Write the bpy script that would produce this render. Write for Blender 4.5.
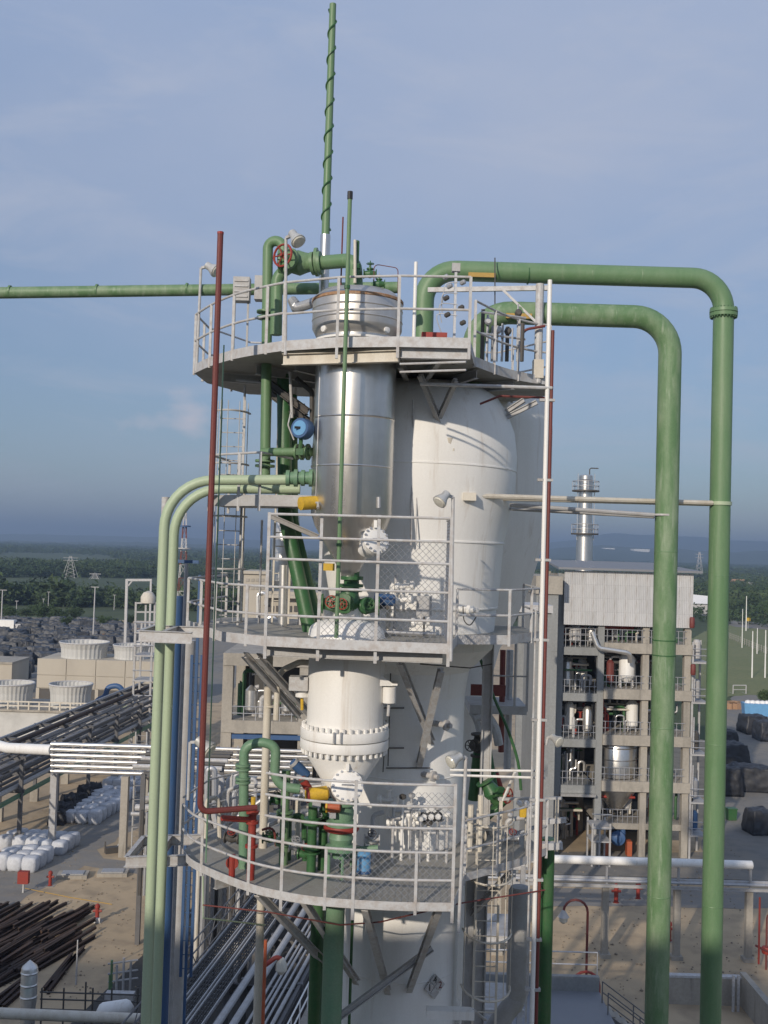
import bpy, math, random
from mathutils import Vector as V, Matrix, noise as mnoise
rad = math.radians
random.seed(7)
scene = bpy.context.scene
for o in list(bpy.data.objects): bpy.data.objects.remove(o)
COL = scene.collection

# ---------------------------------------------------------------- camera
CAM = V((0, 0, 25.0)); FPX = 1050.0
PITCH = math.atan(36 / FPX); ROLL = rad(1.7)
fw = V((0, math.cos(PITCH), math.sin(PITCH)))
r0 = V((1, 0, 0)); u0 = V((0, -math.sin(PITCH), math.cos(PITCH)))
RT = r0 * math.cos(ROLL) + u0 * math.sin(ROLL)
UP = u0 * math.cos(ROLL) - r0 * math.sin(ROLL)
cd = bpy.data.cameras.new('camera'); cam = bpy.data.objects.new('camera', cd); COL.objects.link(cam)
cam.matrix_world = Matrix(((RT.x, UP.x, -fw.x, CAM.x), (RT.y, UP.y, -fw.y, CAM.y), (RT.z, UP.z, -fw.z, CAM.z), (0, 0, 0, 1)))
cd.sensor_fit = 'VERTICAL'; cd.sensor_height = 36.0; cd.lens = 36.0 * FPX / 1024
cd.clip_start = 0.1; cd.clip_end = 60000
scene.camera = cam

def ray(px, py): return fw + RT * ((px - 384) / FPX) + UP * ((512 - py) / FPX)
def at(px, py, Y):
    d = ray(px, py); return CAM + d * (Y / d.y)
def atz(px, py, z):
    d = ray(px, py); return CAM + d * ((z - CAM.z) / d.z)
def g(px, py, z=0.0): return atz(px, py, z)

# ---------------------------------------------------------------- sky, sun, exposure
SUN_EL = rad(20.5); SUN_AZ = rad(25)            # shadows run to the right and away
w = bpy.data.worlds.new('World'); scene.world = w; w.use_nodes = True
nt = w.node_tree; N = nt.nodes; L = nt.links; N.clear()
wo = N.new('ShaderNodeOutputWorld'); bg = N.new('ShaderNodeBackground')
sky = N.new('ShaderNodeTexSky'); sky.sky_type = 'NISHITA'; sky.sun_disc = False
sky.sun_elevation = SUN_EL; sky.sun_rotation = math.pi + SUN_AZ
sky.altitude = 0; sky.air_density = 1.0; sky.dust_density = 0.6; sky.ozone_density = 3.0
tc = N.new('ShaderNodeTexCoord')
mp = N.new('ShaderNodeMapping'); mp.inputs['Scale'].default_value = (1.0, 1.0, 2.2); mp.inputs['Location'].default_value = (-3.75, 4.28, -0.47)
nz = N.new('ShaderNodeTexNoise'); nz.inputs['Scale'].default_value = 0.8; nz.inputs['Detail'].default_value = 6; nz.inputs['Roughness'].default_value = 0.55
rp = N.new('ShaderNodeValToRGB'); rp.color_ramp.elements[0].position = 0.40; rp.color_ramp.elements[1].position = 0.66
rp.color_ramp.elements[0].color = (0, 0, 0, 1); rp.color_ramp.elements[1].color = (1, 1, 1, 1)
fac = N.new('ShaderNodeMath'); fac.operation = 'MULTIPLY_ADD'; fac.inputs[1].default_value = 0.85; fac.inputs[2].default_value = 0.0
veil = N.new('ShaderNodeMix'); veil.data_type = 'RGBA'; veil.inputs[7].default_value = (3.1, 3.5, 4.5, 1)
L.new(tc.outputs['Generated'], mp.inputs['Vector']); L.new(mp.outputs[0], nz.inputs['Vector']); L.new(nz.outputs[0], rp.inputs[0])
L.new(rp.outputs[0], fac.inputs[0]); L.new(fac.outputs[0], veil.inputs[0]); L.new(sky.outputs[0], veil.inputs[6])
sx_ = N.new('ShaderNodeSeparateXYZ'); L.new(tc.outputs['Generated'], sx_.inputs[0])
vr = N.new('ShaderNodeValToRGB'); cr = vr.color_ramp; cr.elements[0].position = .02; cr.elements[1].position = .46
cr.elements[0].color = (.112, .138, .20, 1); cr.elements[1].color = (.255, .325, .48, 1)
vg = N.new('ShaderNodeVectorMath'); vg.operation = 'SCALE'; vg.inputs['Scale'].default_value = 10.0
L.new(sx_.outputs[2], vr.inputs[0]); L.new(vr.outputs[0], vg.inputs[0]); base = N.new('ShaderNodeMix'); base.data_type = 'RGBA'; base.inputs[0].default_value = .62; L.new(sky.outputs[0], base.inputs[6]); L.new(vg.outputs[0], base.inputs[7]); L.new(base.outputs[2], veil.inputs[6])
mpw = N.new('ShaderNodeMapping'); mpw.inputs['Scale'].default_value = (2.0, 2.0, 7.0); mpw.inputs['Rotation'].default_value = (.25, .35, .2)
nw = N.new('ShaderNodeTexNoise'); nw.inputs['Scale'].default_value = 2.4; nw.inputs['Detail'].default_value = 9; nw.inputs['Roughness'].default_value = .62; nw.inputs['Distortion'].default_value = .6
rw = N.new('ShaderNodeMapRange'); rw.inputs[1].default_value = .48; rw.inputs[2].default_value = .80; rw.inputs[4].default_value = .55
wisp = N.new('ShaderNodeMix'); wisp.data_type = 'RGBA'; wisp.inputs[7].default_value = (3.6, 3.85, 4.6, 1)
L.new(tc.outputs['Generated'], mpw.inputs['Vector']); L.new(mpw.outputs[0], nw.inputs['Vector']); L.new(nw.outputs[0], rw.inputs[0]); L.new(rw.outputs[0], wisp.inputs[0]); L.new(veil.outputs[2], wisp.inputs[6])
# small bank of cumulus low over the horizon (noise in direction space)
cdir = ray(184, 418).normalized()
mp2 = N.new('ShaderNodeMapping'); mp2.inputs['Scale'].default_value = (9, 9, 15)
nz2 = N.new('ShaderNodeTexNoise'); nz2.inputs['Scale'].default_value = 2.6; nz2.inputs['Detail'].default_value = 7
sub = N.new('ShaderNodeVectorMath'); sub.operation = 'SUBTRACT'; sub.inputs[1].default_value = cdir
scl = N.new('ShaderNodeVectorMath'); scl.operation = 'MULTIPLY'; scl.inputs[1].default_value = (13, 13, 27)
ln = N.new('ShaderNodeVectorMath'); ln.operation = 'LENGTH'
mr = N.new('ShaderNodeMapRange'); mr.inputs[1].default_value = 1.0; mr.inputs[2].default_value = 0.0; mr.inputs[3].default_value = 0.0; mr.inputs[4].default_value = 0.55
ad = N.new('ShaderNodeMath'); ad.operation = 'ADD'
mr2 = N.new('ShaderNodeMapRange'); mr2.inputs[1].default_value = 0.72; mr2.inputs[2].default_value = 1.1; mr2.inputs[3].default_value = 0; mr2.inputs[4].default_value = 0.8
cum = N.new('ShaderNodeMix'); cum.data_type = 'RGBA'; cum.inputs[7].default_value = (4.6, 4.3, 4.7, 1)
L.new(tc.outputs['Generated'], sub.inputs[0]); L.new(sub.outputs[0], scl.inputs[0]); L.new(scl.outputs[0], ln.inputs[0]); L.new(ln.outputs['Value'], mr.inputs[0])
L.new(tc.outputs['Generated'], mp2.inputs['Vector']); L.new(mp2.outputs[0], nz2.inputs['Vector'])
L.new(mr.outputs[0], ad.inputs[0]); L.new(nz2.outputs[0], ad.inputs[1]); L.new(ad.outputs[0], mr2.inputs[0])
L.new(mr2.outputs[0], cum.inputs[0]); L.new(wisp.outputs[2], cum.inputs[6])
L.new(cum.outputs[2], bg.inputs[0]); bg.inputs[1].default_value = 0.14
L.new(bg.outputs[0], wo.inputs[0])
sd = bpy.data.lights.new('sun', 'SUN'); sd.energy = 3.5; sd.angle = rad(0.8); sd.color = (1.0, 0.885, 0.74)
so = bpy.data.objects.new('sun', sd); COL.objects.link(so)
SD = V((math.sin(SUN_AZ) * math.cos(SUN_EL), math.cos(SUN_AZ) * math.cos(SUN_EL), -math.sin(SUN_EL)))
so.rotation_euler = SD.to_track_quat('-Z', 'Y').to_euler()
so.location = (-30, -40, 60)
scene.view_settings.view_transform = 'Standard'; scene.view_settings.look = 'None'
scene.view_settings.exposure = 0.0; scene.view_settings.gamma = 1.0
scene.render.engine = 'CYCLES'

# ---------------------------------------------------------------- materials
def mat(name, col, rough=0.6, metal=0.0, dirt=None, damt=0.5, dscale=1.0, streak=1.0, var=0.12, bump=0.1, bscale=30, rnd=0.0, rust=None, ramt=.5, rsc=5.0, rstr=.05):
    m = bpy.data.materials.new(name); m.use_nodes = True
    t = m.node_tree; n = t.nodes; l = t.links
    b = n['Principled BSDF']; b.inputs['Roughness'].default_value = rough; b.inputs['Metallic'].default_value = metal
    co = n.new('ShaderNodeTexCoord')
    mpn = n.new('ShaderNodeMapping'); mpn.inputs['Scale'].default_value = (1, 1, streak)
    l.new(co.outputs['Object'], mpn.inputs['Vector'])
    n1 = n.new('ShaderNodeTexNoise'); n1.inputs['Scale'].default_value = dscale; n1.inputs['Detail'].default_value = 8; n1.inputs['Roughness'].default_value = 0.65
    l.new(mpn.outputs[0], n1.inputs['Vector'])
    r = n.new('ShaderNodeMapRange'); r.inputs[1].default_value = 0.42; r.inputs[2].default_value = 0.78; r.inputs[3].default_value = 0; r.inputs[4].default_value = damt
    l.new(n1.outputs[0], r.inputs[0])
    mx = n.new('ShaderNodeMix'); mx.data_type = 'RGBA'
    dc = dirt if dirt else [c * 0.55 for c in col]
    mx.inputs[6].default_value = (*col, 1); mx.inputs[7].default_value = (*dc, 1)
    l.new(r.outputs[0], mx.inputs[0])
    n2 = n.new('ShaderNodeTexNoise'); n2.inputs['Scale'].default_value = bscale; n2.inputs['Detail'].default_value = 4
    l.new(co.outputs['Object'], n2.inputs['Vector'])
    csrc = mx.outputs[2]
    if rust:                                   # thin vertical run-off streaks
        m3 = n.new('ShaderNodeMapping'); m3.inputs['Scale'].default_value = (1, 1, rstr); l.new(co.outputs['Object'], m3.inputs['Vector'])
        n3 = n.new('ShaderNodeTexNoise'); n3.inputs['Scale'].default_value = rsc; n3.inputs['Detail'].default_value = 5; n3.inputs['Roughness'].default_value = .7; l.new(m3.outputs[0], n3.inputs['Vector'])
        r3 = n.new('ShaderNodeMapRange'); r3.inputs[1].default_value = .56; r3.inputs[2].default_value = .74; r3.inputs[4].default_value = ramt; l.new(n3.outputs[0], r3.inputs[0])
        mx3 = n.new('ShaderNodeMix'); mx3.data_type = 'RGBA'; mx3.inputs[7].default_value = (*rust, 1); l.new(mx.outputs[2], mx3.inputs[6]); l.new(r3.outputs[0], mx3.inputs[0]); csrc = mx3.outputs[2]
    hs = n.new('ShaderNodeHueSaturation'); l.new(csrc, hs.inputs['Color'])
    v = n.new('ShaderNodeMapRange'); v.inputs[1].default_value = 0.25; v.inputs[2].default_value = 0.75; v.inputs[3].default_value = 1 - var; v.inputs[4].default_value = 1 + var
    l.new(n2.outputs[0], v.inputs[0])
    if rnd:
        oi = n.new('ShaderNodeObjectInfo'); rr = n.new('ShaderNodeMapRange'); rr.inputs[3].default_value = 1 - rnd; rr.inputs[4].default_value = 1 + rnd
        l.new(oi.outputs['Random'], rr.inputs[0]); mu = n.new('ShaderNodeMath'); mu.operation = 'MULTIPLY'
        l.new(v.outputs[0], mu.inputs[0]); l.new(rr.outputs[0], mu.inputs[1]); l.new(mu.outputs[0], hs.inputs['Value'])
    else: l.new(v.outputs[0], hs.inputs['Value'])
    l.new(hs.outputs[0], b.inputs['Base Color'])
    rg = n.new('ShaderNodeMapRange'); rg.inputs[3].default_value = max(rough - 0.12, 0.05); rg.inputs[4].default_value = min(rough + 0.2, 1)
    l.new(n1.outputs[0], rg.inputs[0]); l.new(rg.outputs[0], b.inputs['Roughness'])
    if bump:
        bp = n.new('ShaderNodeBump'); bp.inputs['Strength'].default_value = bump; bp.inputs['Distance'].default_value = 0.02
        l.new(n2.outputs[0], bp.inputs['Height']); l.new(bp.outputs[0], b.inputs['Normal'])
    return m
M = {}
M['white'] = mat('white_paint', (.82, .81, .78), .5, dirt=(.58, .55, .50), damt=.35, dscale=2.0, streak=.12, var=.03, bump=.05, rust=(.40, .30, .20), ramt=.38, rsc=4.5, rstr=.06)
M['cream'] = mat('aged_white_paint', (.62, .58, .50), .6, dirt=(.32, .24, .15), damt=.5, dscale=3, streak=.3, var=.07)
M['grey'] = mat('grey_steel_paint', (.42, .42, .42), .55, dirt=(.24, .19, .14), damt=.45, dscale=3, var=.08)
M['lgrey'] = mat('light_grey_steel_paint', (.50, .505, .51), .55, dirt=(.27, .19, .13), damt=.6, dscale=7, var=.07)
M['galv'] = mat('galvanised_steel', (.46, .47, .49), .48, .55, dirt=(.28, .26, .24), damt=.5, dscale=5, var=.1)
M['steel'] = mat('stainless_cladding', (.70, .68, .65), .27, .95, dirt=(.48, .46, .42), damt=.7, dscale=2.2, streak=.12, var=.05, bump=.06, bscale=6)
M['dullsteel'] = mat('dull_stainless', (.60, .58, .55), .42, .8, dirt=(.42, .39, .35), damt=.7, dscale=3, streak=.3, var=.08, bump=.1, bscale=5)
M['alu'] = mat('aluminium_cladding', (.74, .73, .71), .34, .85, dirt=(.5, .48, .44), damt=.6, dscale=2, var=.08, bump=.12, bscale=5)
M['green'] = mat('green_pipe_paint', (.118, .218, .105), .45, dirt=(.24, .31, .20), damt=.45, dscale=2.2, streak=.25, var=.06, bump=.04, rust=(.30, .36, .25), ramt=.4, rsc=9, rstr=.06)
M['greenw'] = mat('weathered_green_pipe_paint', (.112, .208, .095), .5, dirt=(.38, .43, .32), damt=.6, dscale=3.2, streak=.3, var=.08, bump=.05, rust=(.40, .46, .36), ramt=.6, rsc=8, rstr=.12)
M['dgreen'] = mat('dark_green_paint', (.035, .12, .042), .4, dirt=(.10, .13, .07), damt=.5, dscale=4, var=.12)
M['mgreen'] = mat('sea_green_paint', (.14, .26, .16), .45, dirt=(.24, .28, .2), damt=.4, dscale=3, var=.1)
M['pgreen'] = mat('pale_green_paint', (.40, .49, .33), .45, dirt=(.33, .38, .28), damt=.5, dscale=2, streak=.3, var=.05)
M['red'] = mat('red_paint', (.30, .035, .025), .5, dirt=(.16, .05, .03), damt=.6, dscale=4, var=.12)
M['dred'] = mat('dark_red_primer', (.16, .035, .03), .55, dirt=(.10, .05, .04), damt=.5, dscale=3, var=.12)
M['orange'] = mat('orange_red_paint', (.42, .10, .04), .5, dirt=(.2, .08, .04), damt=.5, dscale=4)
M['blue'] = mat('blue_paint', (.04, .10, .23), .45, dirt=(.06, .10, .18), damt=.5, dscale=3, var=.1)
M['lblue'] = mat('light_blue_paint', (.14, .34, .58), .4, var=.06)
M['yellow'] = mat('yellow_paint', (.60, .38, .03), .5, dirt=(.35, .22, .05), damt=.6, dscale=6)
M['ochre'] = mat('ochre_marking', (.44, .28, .07), .6)
M['black'] = mat('black_paint', (.02, .02, .022), .5)
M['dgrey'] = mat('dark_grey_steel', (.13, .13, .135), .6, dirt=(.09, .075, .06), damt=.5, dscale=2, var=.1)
M['rackshade'] = mat('rack_shade_ground', (.06, .058, .055), .9, dscale=.4, damt=.5, var=.2)  # dark tone is painted shade for the ground below the rack
M['dconc'] = mat('shade_dark_concrete', (.09, .088, .085), .9, dscale=.4, damt=.5, var=.15)  # near black puts the shade of the open bays into the walls
M['dark'] = mat('dark_steel', (.07, .068, .065), .55, dirt=(.12, .09, .07), damt=.5, dscale=3)
M['rust'] = mat('rusty_steel', (.045, .030, .024), .85, dirt=(.10, .055, .035), damt=.6, dscale=1.4, var=.2, rnd=.4)
M['rustb'] = mat('rust_patches', (.32, .17, .08), .8, dirt=(.5, .45, .4), damt=.6, dscale=14)
M['deck'] = mat('deck_plate', (.33, .32, .29), .6, dirt=(.22, .19, .15), damt=.6, dscale=2.2, var=.12, bump=.2, bscale=25)
M['conc'] = mat('concrete', (.38, .35, .30), .85, dirt=(.20, .185, .16), damt=.7, dscale=.7, streak=.35, var=.1, bump=.2, bscale=6, rust=(.13, .12, .105), ramt=.7, rsc=1.6, rstr=.12)
M['concg'] = mat('grey_concrete', (.27, .28, .28), .85, dirt=(.18, .18, .17), damt=.6, dscale=.5, streak=.4, var=.1, bump=.2, bscale=6)
M['beige'] = mat('beige_render', (.46, .42, .35), .85, dirt=(.33, .30, .26), damt=.5, dscale=.35, streak=.3, var=.06)
M['fanw'] = mat('white_fibreglass', (.52, .52, .50), .55, dirt=(.36, .35, .32), damt=.5, dscale=.8, streak=.3, var=.05)
M['wall'] = mat('white_wash_wall', (.55, .55, .53), .8, dirt=(.30, .30, .29), damt=.55, dscale=.5, var=.06)
M['bag'] = mat('woven_bag', (.56, .58, .62), .7, dirt=(.34, .36, .40), damt=.5, dscale=2, var=.1, bump=.5, bscale=6, rnd=.12)
M['tarp'] = mat('black_tarpaulin', (.022, .024, .03), .5, dirt=(.05, .05, .055), damt=.6, dscale=1.2, var=.2, bump=.8, bscale=3, rnd=.3)
M['dtarp'] = mat('grey_tarpaulin', (.035, .04, .05), .5, dirt=(.075, .078, .088), damt=.7, dscale=.6, var=.25, bump=.8, bscale=2, rnd=.5)
M['teal'] = mat('teal_roof', (.12, .27, .24), .6, var=.08)
M['roofb'] = mat('grey_roof_sheet', (.20, .21, .23), .55, dirt=(.28, .28, .28), damt=.4, dscale=.6, var=.06)
M['clad'] = mat('zinc_cladding_sheet', (.60, .60, .60), .42, .25, dirt=(.42, .42, .42), damt=.6, dscale=.9, streak=.3, var=.06, rnd=.05, rust=(.33, .29, .25), ramt=.5, rsc=2.5, rstr=.15)
M['leaf'] = mat('tree_foliage', (.040, .075, .022), .8, dirt=(.075, .10, .032), damt=.8, dscale=.35, var=.25, bump=0, bscale=3, rnd=.25)
M['leaf2'] = mat('forest_foliage', (.030, .058, .020), .85, dirt=(.085, .115, .038), damt=1.0, dscale=.02, var=.35, bump=0, bscale=.25)
M['bark'] = mat('bark', (.10, .08, .06), .9)
M['wood'] = mat('stacked_timber', (.40, .24, .13), .8, var=.2, rnd=.2)
M['stone'] = mat('yard_stone', (.24, .20, .15), .9)
M['sign'] = mat('white_sign', (.7, .7, .7), .5)
M['lamp'] = mat('floodlight_housing', (.55, .55, .53), .4, .3)
M['glass'] = mat('lamp_glass', (.65, .63, .55), .15)
def ground_mat(name, c1, c2, s1, s2, c3=None, rough=.95):
    m = bpy.data.materials.new(name); m.use_nodes = True; t = m.node_tree; n = t.nodes; l = t.links
    b = n['Principled BSDF']; b.inputs['Roughness'].default_value = rough
    co = n.new('ShaderNodeTexCoord'); a = n.new('ShaderNodeTexNoise'); a.inputs['Scale'].default_value = s1; a.inputs['Detail'].default_value = 9; a.inputs['Roughness'].default_value = .65
    d = n.new('ShaderNodeTexNoise'); d.inputs['Scale'].default_value = s2; d.inputs['Detail'].default_value = 6
    l.new(co.outputs['Object'], a.inputs['Vector']); l.new(co.outputs['Object'], d.inputs['Vector'])
    r1 = n.new('ShaderNodeMapRange'); r1.inputs[1].default_value = .38; r1.inputs[2].default_value = .66; l.new(a.outputs[0], r1.inputs[0])
    m1 = n.new('ShaderNodeMix'); m1.data_type = 'RGBA'; m1.inputs[6].default_value = (*c1, 1); m1.inputs[7].default_value = (*c2, 1); l.new(r1.outputs[0], m1.inputs[0])
    r2 = n.new('ShaderNodeMapRange'); r2.inputs[1].default_value = .47; r2.inputs[2].default_value = .7; r2.inputs[4].default_value = .75; l.new(d.outputs[0], r2.inputs[0])
    m2 = n.new('ShaderNodeMix'); m2.data_type = 'RGBA'; m2.inputs[7].default_value = (*(c3 or c2), 1); l.new(m1.outputs[2], m2.inputs[6]); l.new(r2.outputs[0], m2.inputs[0])
    l.new(m2.outputs[2], b.inputs['Base Color'])
    bp = n.new('ShaderNodeBump'); bp.inputs['Strength'].default_value = .4; bp.inputs['Distance'].default_value = .15; l.new(d.outputs[0], bp.inputs['Height']); l.new(bp.outputs[0], b.inputs['Normal'])
    return m
M['scrub'] = ground_mat('scrubland', (.045, .070, .026), (.075, .095, .036), .006, .06, (.03, .05, .02))
M['field'] = ground_mat('field_grass', (.12, .165, .055), (.16, .19, .07), .03, .5, (.09, .12, .045))
M['grass'] = ground_mat('lawn_grass', (.165, .185, .075), (.20, .205, .09), .12, 1.2, (.12, .14, .06))
M['sand'] = ground_mat('sandy_yard', (.48, .37, .24), (.38, .30, .20), .09, .55, (.26, .205, .145))
M['road'] = ground_mat('concrete_road', (.235, .225, .21), (.20, .19, .175), .15, 1.2, (.27, .24, .20))
M['apron'] = ground_mat('grey_apron', (.20, .195, .185), (.255, .225, .18), .08, .8, (.165, .16, .15))
M['hill'] = ground_mat('wooded_hill', (.035, .06, .022), (.06, .08, .032), .0012, .012, (.025, .045, .018))

# ---------------------------------------------------------------- mesh helpers
def orth(d):
    d = d.normalized(); a = V((0, 0, 1)) if abs(d.z) < .9 else V((1, 0, 0))
    x = d.cross(a).normalized(); return x, x.cross(d).normalized()
def fillet(pts, R, k=6):
    pts = [V(p) for p in pts]; out = [pts[0]]
    for i in range(1, len(pts) - 1):
        a, b, c = pts[i - 1], pts[i], pts[i + 1]
        d1 = (a - b); d2 = (c - b); l1, l2 = d1.length, d2.length; d1.normalize(); d2.normalize()
        ang = d1.angle(d2)
        if ang > 3.1: out.append(b); continue
        t = min(R / math.tan(ang / 2), l1 * .49 if i > 1 else l1 * .95, l2 * .49 if i < len(pts) - 2 else l2 * .95)
        Rr = t * math.tan(ang / 2); bis = (d1 + d2).normalized(); cen = b + bis * (Rr / math.sin(ang / 2))
        p1 = b + d1 * t; p2 = b + d2 * t; v1 = p1 - cen; v2 = p2 - cen; th = v1.angle(v2)
        for j in range(k + 1):
            s = j / k
            out.append(cen + (v1 * math.sin((1 - s) * th) + v2 * math.sin(s * th)) / math.sin(th))
    out.append(pts[-1]); return out
def smooth_path(pts, k=5, closed=False):
    pts = [V(p) for p in pts]; n = len(pts); out = []
    for i in range(n - 1):
        p0 = pts[max(i - 1, 0)]; p1 = pts[i]; p2 = pts[i + 1]; p3 = pts[min(i + 2, n - 1)]
        for j in range(k):
            t = j / k
            out.append(.5 * ((2 * p1) + (p2 - p0) * t + (2 * p0 - 5 * p1 + 4 * p2 - p3) * t * t + (3 * p1 - p0 - 3 * p2 + p3) * t ** 3))
    out.append(pts[-1]); return out
LABELS = {}
def tag(o, label, cat, group=None):
    o['label'] = label; o['category'] = cat
    if group: o['group'] = group
def wloc(o):
    l = V((0, 0, 0))
    while o is not None: l += o.location; o = o.parent
    return l
def T(name, label, cat, loc=(0, 0, 0), group=None):
    o = bpy.data.objects.new(name, None); COL.objects.link(o); o.location = V(loc); o.empty_display_size = .2
    tag(o, label, cat, group); return o
class MB:
    def __init__(s): s.v = []; s.f = []
    def add(s, vs, fs):
        b = len(s.v); s.v += [V(p) for p in vs]; s.f += [tuple(i + b for i in q) for q in fs]; return s
    def box(s, c, d, rz=0, taper=1.0):
        x, y, z = d[0] / 2, d[1] / 2, d[2] / 2; cs, sn = math.cos(rz), math.sin(rz); vs = []
        for k in (-1, 1):
            q = taper if k > 0 else 1
            for (i, j) in ((-1, -1), (1, -1), (1, 1), (-1, 1)):
                a, b_ = i * x * q, j * y * q
                vs.append((c[0] + a * cs - b_ * sn, c[1] + a * sn + b_ * cs, c[2] + k * z))
        return s.add(vs, [(3, 2, 1, 0), (4, 5, 6, 7), (0, 1, 5, 4), (1, 2, 6, 5), (2, 3, 7, 6), (3, 0, 4, 7)])
    def b2(s, x0, x1, y0, y1, z0, z1): return s.box(((x0 + x1) / 2, (y0 + y1) / 2, (z0 + z1) / 2), (x1 - x0, y1 - y0, z1 - z0))
    def beam(s, p, q, w_, h):
        p, q = V(p), V(q); x, y = orth(q - p); x *= w_ / 2; y *= h / 2
        vs = [p - x - y, p + x - y, p + x + y, p - x + y, q - x - y, q + x - y, q + x + y, q - x + y]
        return s.add(vs, [(3, 2, 1, 0), (4, 5, 6, 7), (0, 1, 5, 4), (1, 2, 6, 5), (2, 3, 7, 6), (3, 0, 4, 7)])
    def chan(s, p, q, w_, h, t=.012):                      # I-section
        p, q = V(p), V(q); x, y = orth(q - p)
        for a in (-1, 1): s.beam(p + y * a * (h / 2), q + y * a * (h / 2), w_, t)
        return s.beam(p, q, t, h - t * 1.2)
    def tube(s, pts, r, n=8, cap=True):
        pts = [V(p) for p in pts]; m = len(pts); rs = r if isinstance(r, (list, tuple)) else [r] * m
        tan = [(pts[min(i + 1, m - 1)] - pts[max(i - 1, 0)]).normalized() for i in range(m)]
        x, y = orth(tan[0]); vs = []; fs = []
        for i in range(m):
            if i:
                x = x - tan[i] * x.dot(tan[i])
                x = x.normalized() if x.length > 1e-6 else orth(tan[i])[0]
            y = tan[i].cross(x)
            for k in range(n):
                a = 2 * math.pi * k / n; vs.append(pts[i] + (x * math.cos(a) + y * math.sin(a)) * rs[i])
        for i in range(m - 1):
            for k in range(n):
                k2 = (k + 1) % n; fs.append((i * n + k, i * n + k2, (i + 1) * n + k2, (i + 1) * n + k))
        if cap: fs.append(tuple(range(n - 1, -1, -1))); fs.append(tuple((m - 1) * n + k for k in range(n)))
        return s.add(vs, fs)
    def lathe(s, prof, p=(0, 0, 0), d=(0, 0, 1), n=24, star=0):
        p, d = V(p), V(d).normalized(); x, y = orth(d); vs = []; fs = []; m = len(prof)
        for (r, t) in prof:
            for k in range(n):
                a = 2 * math.pi * k / n; q = r * (1 + (star if k % 2 else 0)); vs.append(p + d * t + (x * math.cos(a) + y * math.sin(a)) * q)
        for i in range(m - 1):
            for k in range(n):
                k2 = (k + 1) % n; fs.append((i * n + k2, i * n + k, (i + 1) * n + k, (i + 1) * n + k2))
        if prof[0][0] > 1e-5: fs.append(tuple(range(n)))
        if prof[-1][0] > 1e-5: fs.append(tuple((m - 1) * n + k for k in range(n - 1, -1, -1)))
        return s.add(vs, fs)
    def prism(s, poly, z0, z1):
        n = len(poly); vs = [(p[0], p[1], z0) for p in poly] + [(p[0], p[1], z1) for p in poly]
        return s.add(vs, [tuple(range(n - 1, -1, -1)), tuple(range(n, 2 * n))] + [(i, (i + 1) % n, n + (i + 1) % n, n + i) for i in range(n)])
    def ring(s, c, d, R, r, n=20, k=6):
        x, y = orth(V(d)); c = V(c)
        pts = [c + (x * math.cos(2 * math.pi * i / n) + y * math.sin(2 * math.pi * i / n)) * R for i in range(n + 1)]
        return s.tube(pts, r, k, cap=False)
    def build(s, name, m, parent=None, smooth=True, ang=.6, kind=None):
        me = bpy.data.meshes.new(name); org = wloc(parent) if parent else V((0, 0, 0))
        loc = V((0, 0, 0))
        if parent is None and s.v:
            xs = [p.x for p in s.v]; ys = [p.y for p in s.v]; zs = [p.z for p in s.v]
            loc = V(((min(xs) + max(xs)) / 2, (min(ys) + max(ys)) / 2, min(zs))); org = loc
        me.from_pydata([tuple(p - org) for p in s.v], [], s.f)
        if smooth:
            me.polygons.foreach_set('use_smooth', [True] * len(me.polygons)); me.set_sharp_from_angle(angle=ang)
        me.materials.append(M[m] if isinstance(m, str) else m); me.update()
        o = bpy.data.objects.new(name, me); COL.objects.link(o); o.location = loc
        if parent: o.parent = parent
        if kind: o['kind'] = kind
        return o
    def thing(s, name, m, label, cat, group=None, smooth=True):
        o = s.build(name, m, None, smooth); tag(o, label, cat, group); return o
def struct(name, mb, m, smooth=False):
    o = mb.build(name, m, None, smooth); o['kind'] = 'structure'; return o
def dup(root, loc, rz=0, label=None, group=None, scale=None):
    def cp(o, par):
        c = o.copy(); COL.objects.link(c)
        if par: c.parent = par
        for ch in kids.get(o.name, []): cp(ch, c)
        return c
    kids = {}
    def walk(o):
        kids[o.name] = list(o.children)
        for c in o.children: walk(c)
    walk(root)
    r = cp(root, None); r.location = V(loc); r.rotation_euler = (0, 0, rz)
    if scale: r.scale = scale
    if label: r['label'] = label
    if group: r['group'] = group
    return r
def up(p, h): return V((p[0], p[1], p[2] + h))
def along(pts, spacing):
    out = [V(pts[0])]; acc = 0
    for a, b in zip(pts[:-1], pts[1:]):
        a, b = V(a), V(b); l = (b - a).length; pos = 0
        while acc + l - pos >= spacing:
            pos += spacing - acc; acc = 0; out.append(a + (b - a) * (pos / l))
        acc += l - pos
    if (out[-1] - V(pts[-1])).length > spacing * .35: out.append(V(pts[-1]))
    else: out[-1] = V(pts[-1])
    return out
def railing(root, pts, levels=(.55, 1.1), spacing=1.3, r=.024, mt='lgrey', drop=.12, pr=.026, skip=0, skipl=0):
    pts = [V(p) for p in pts]
    for h in levels: MB().tube([up(p, h) for p in pts], r, 7).build('rail', mt, root)
    ps = along(pts, spacing); ps = ps[skip:len(ps) - skipl]
    for p in ps: MB().beam(up(p, -drop), up(p, max(levels) + .0), pr * 2, pr * 2).build('post', mt, root, smooth=False)
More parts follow.
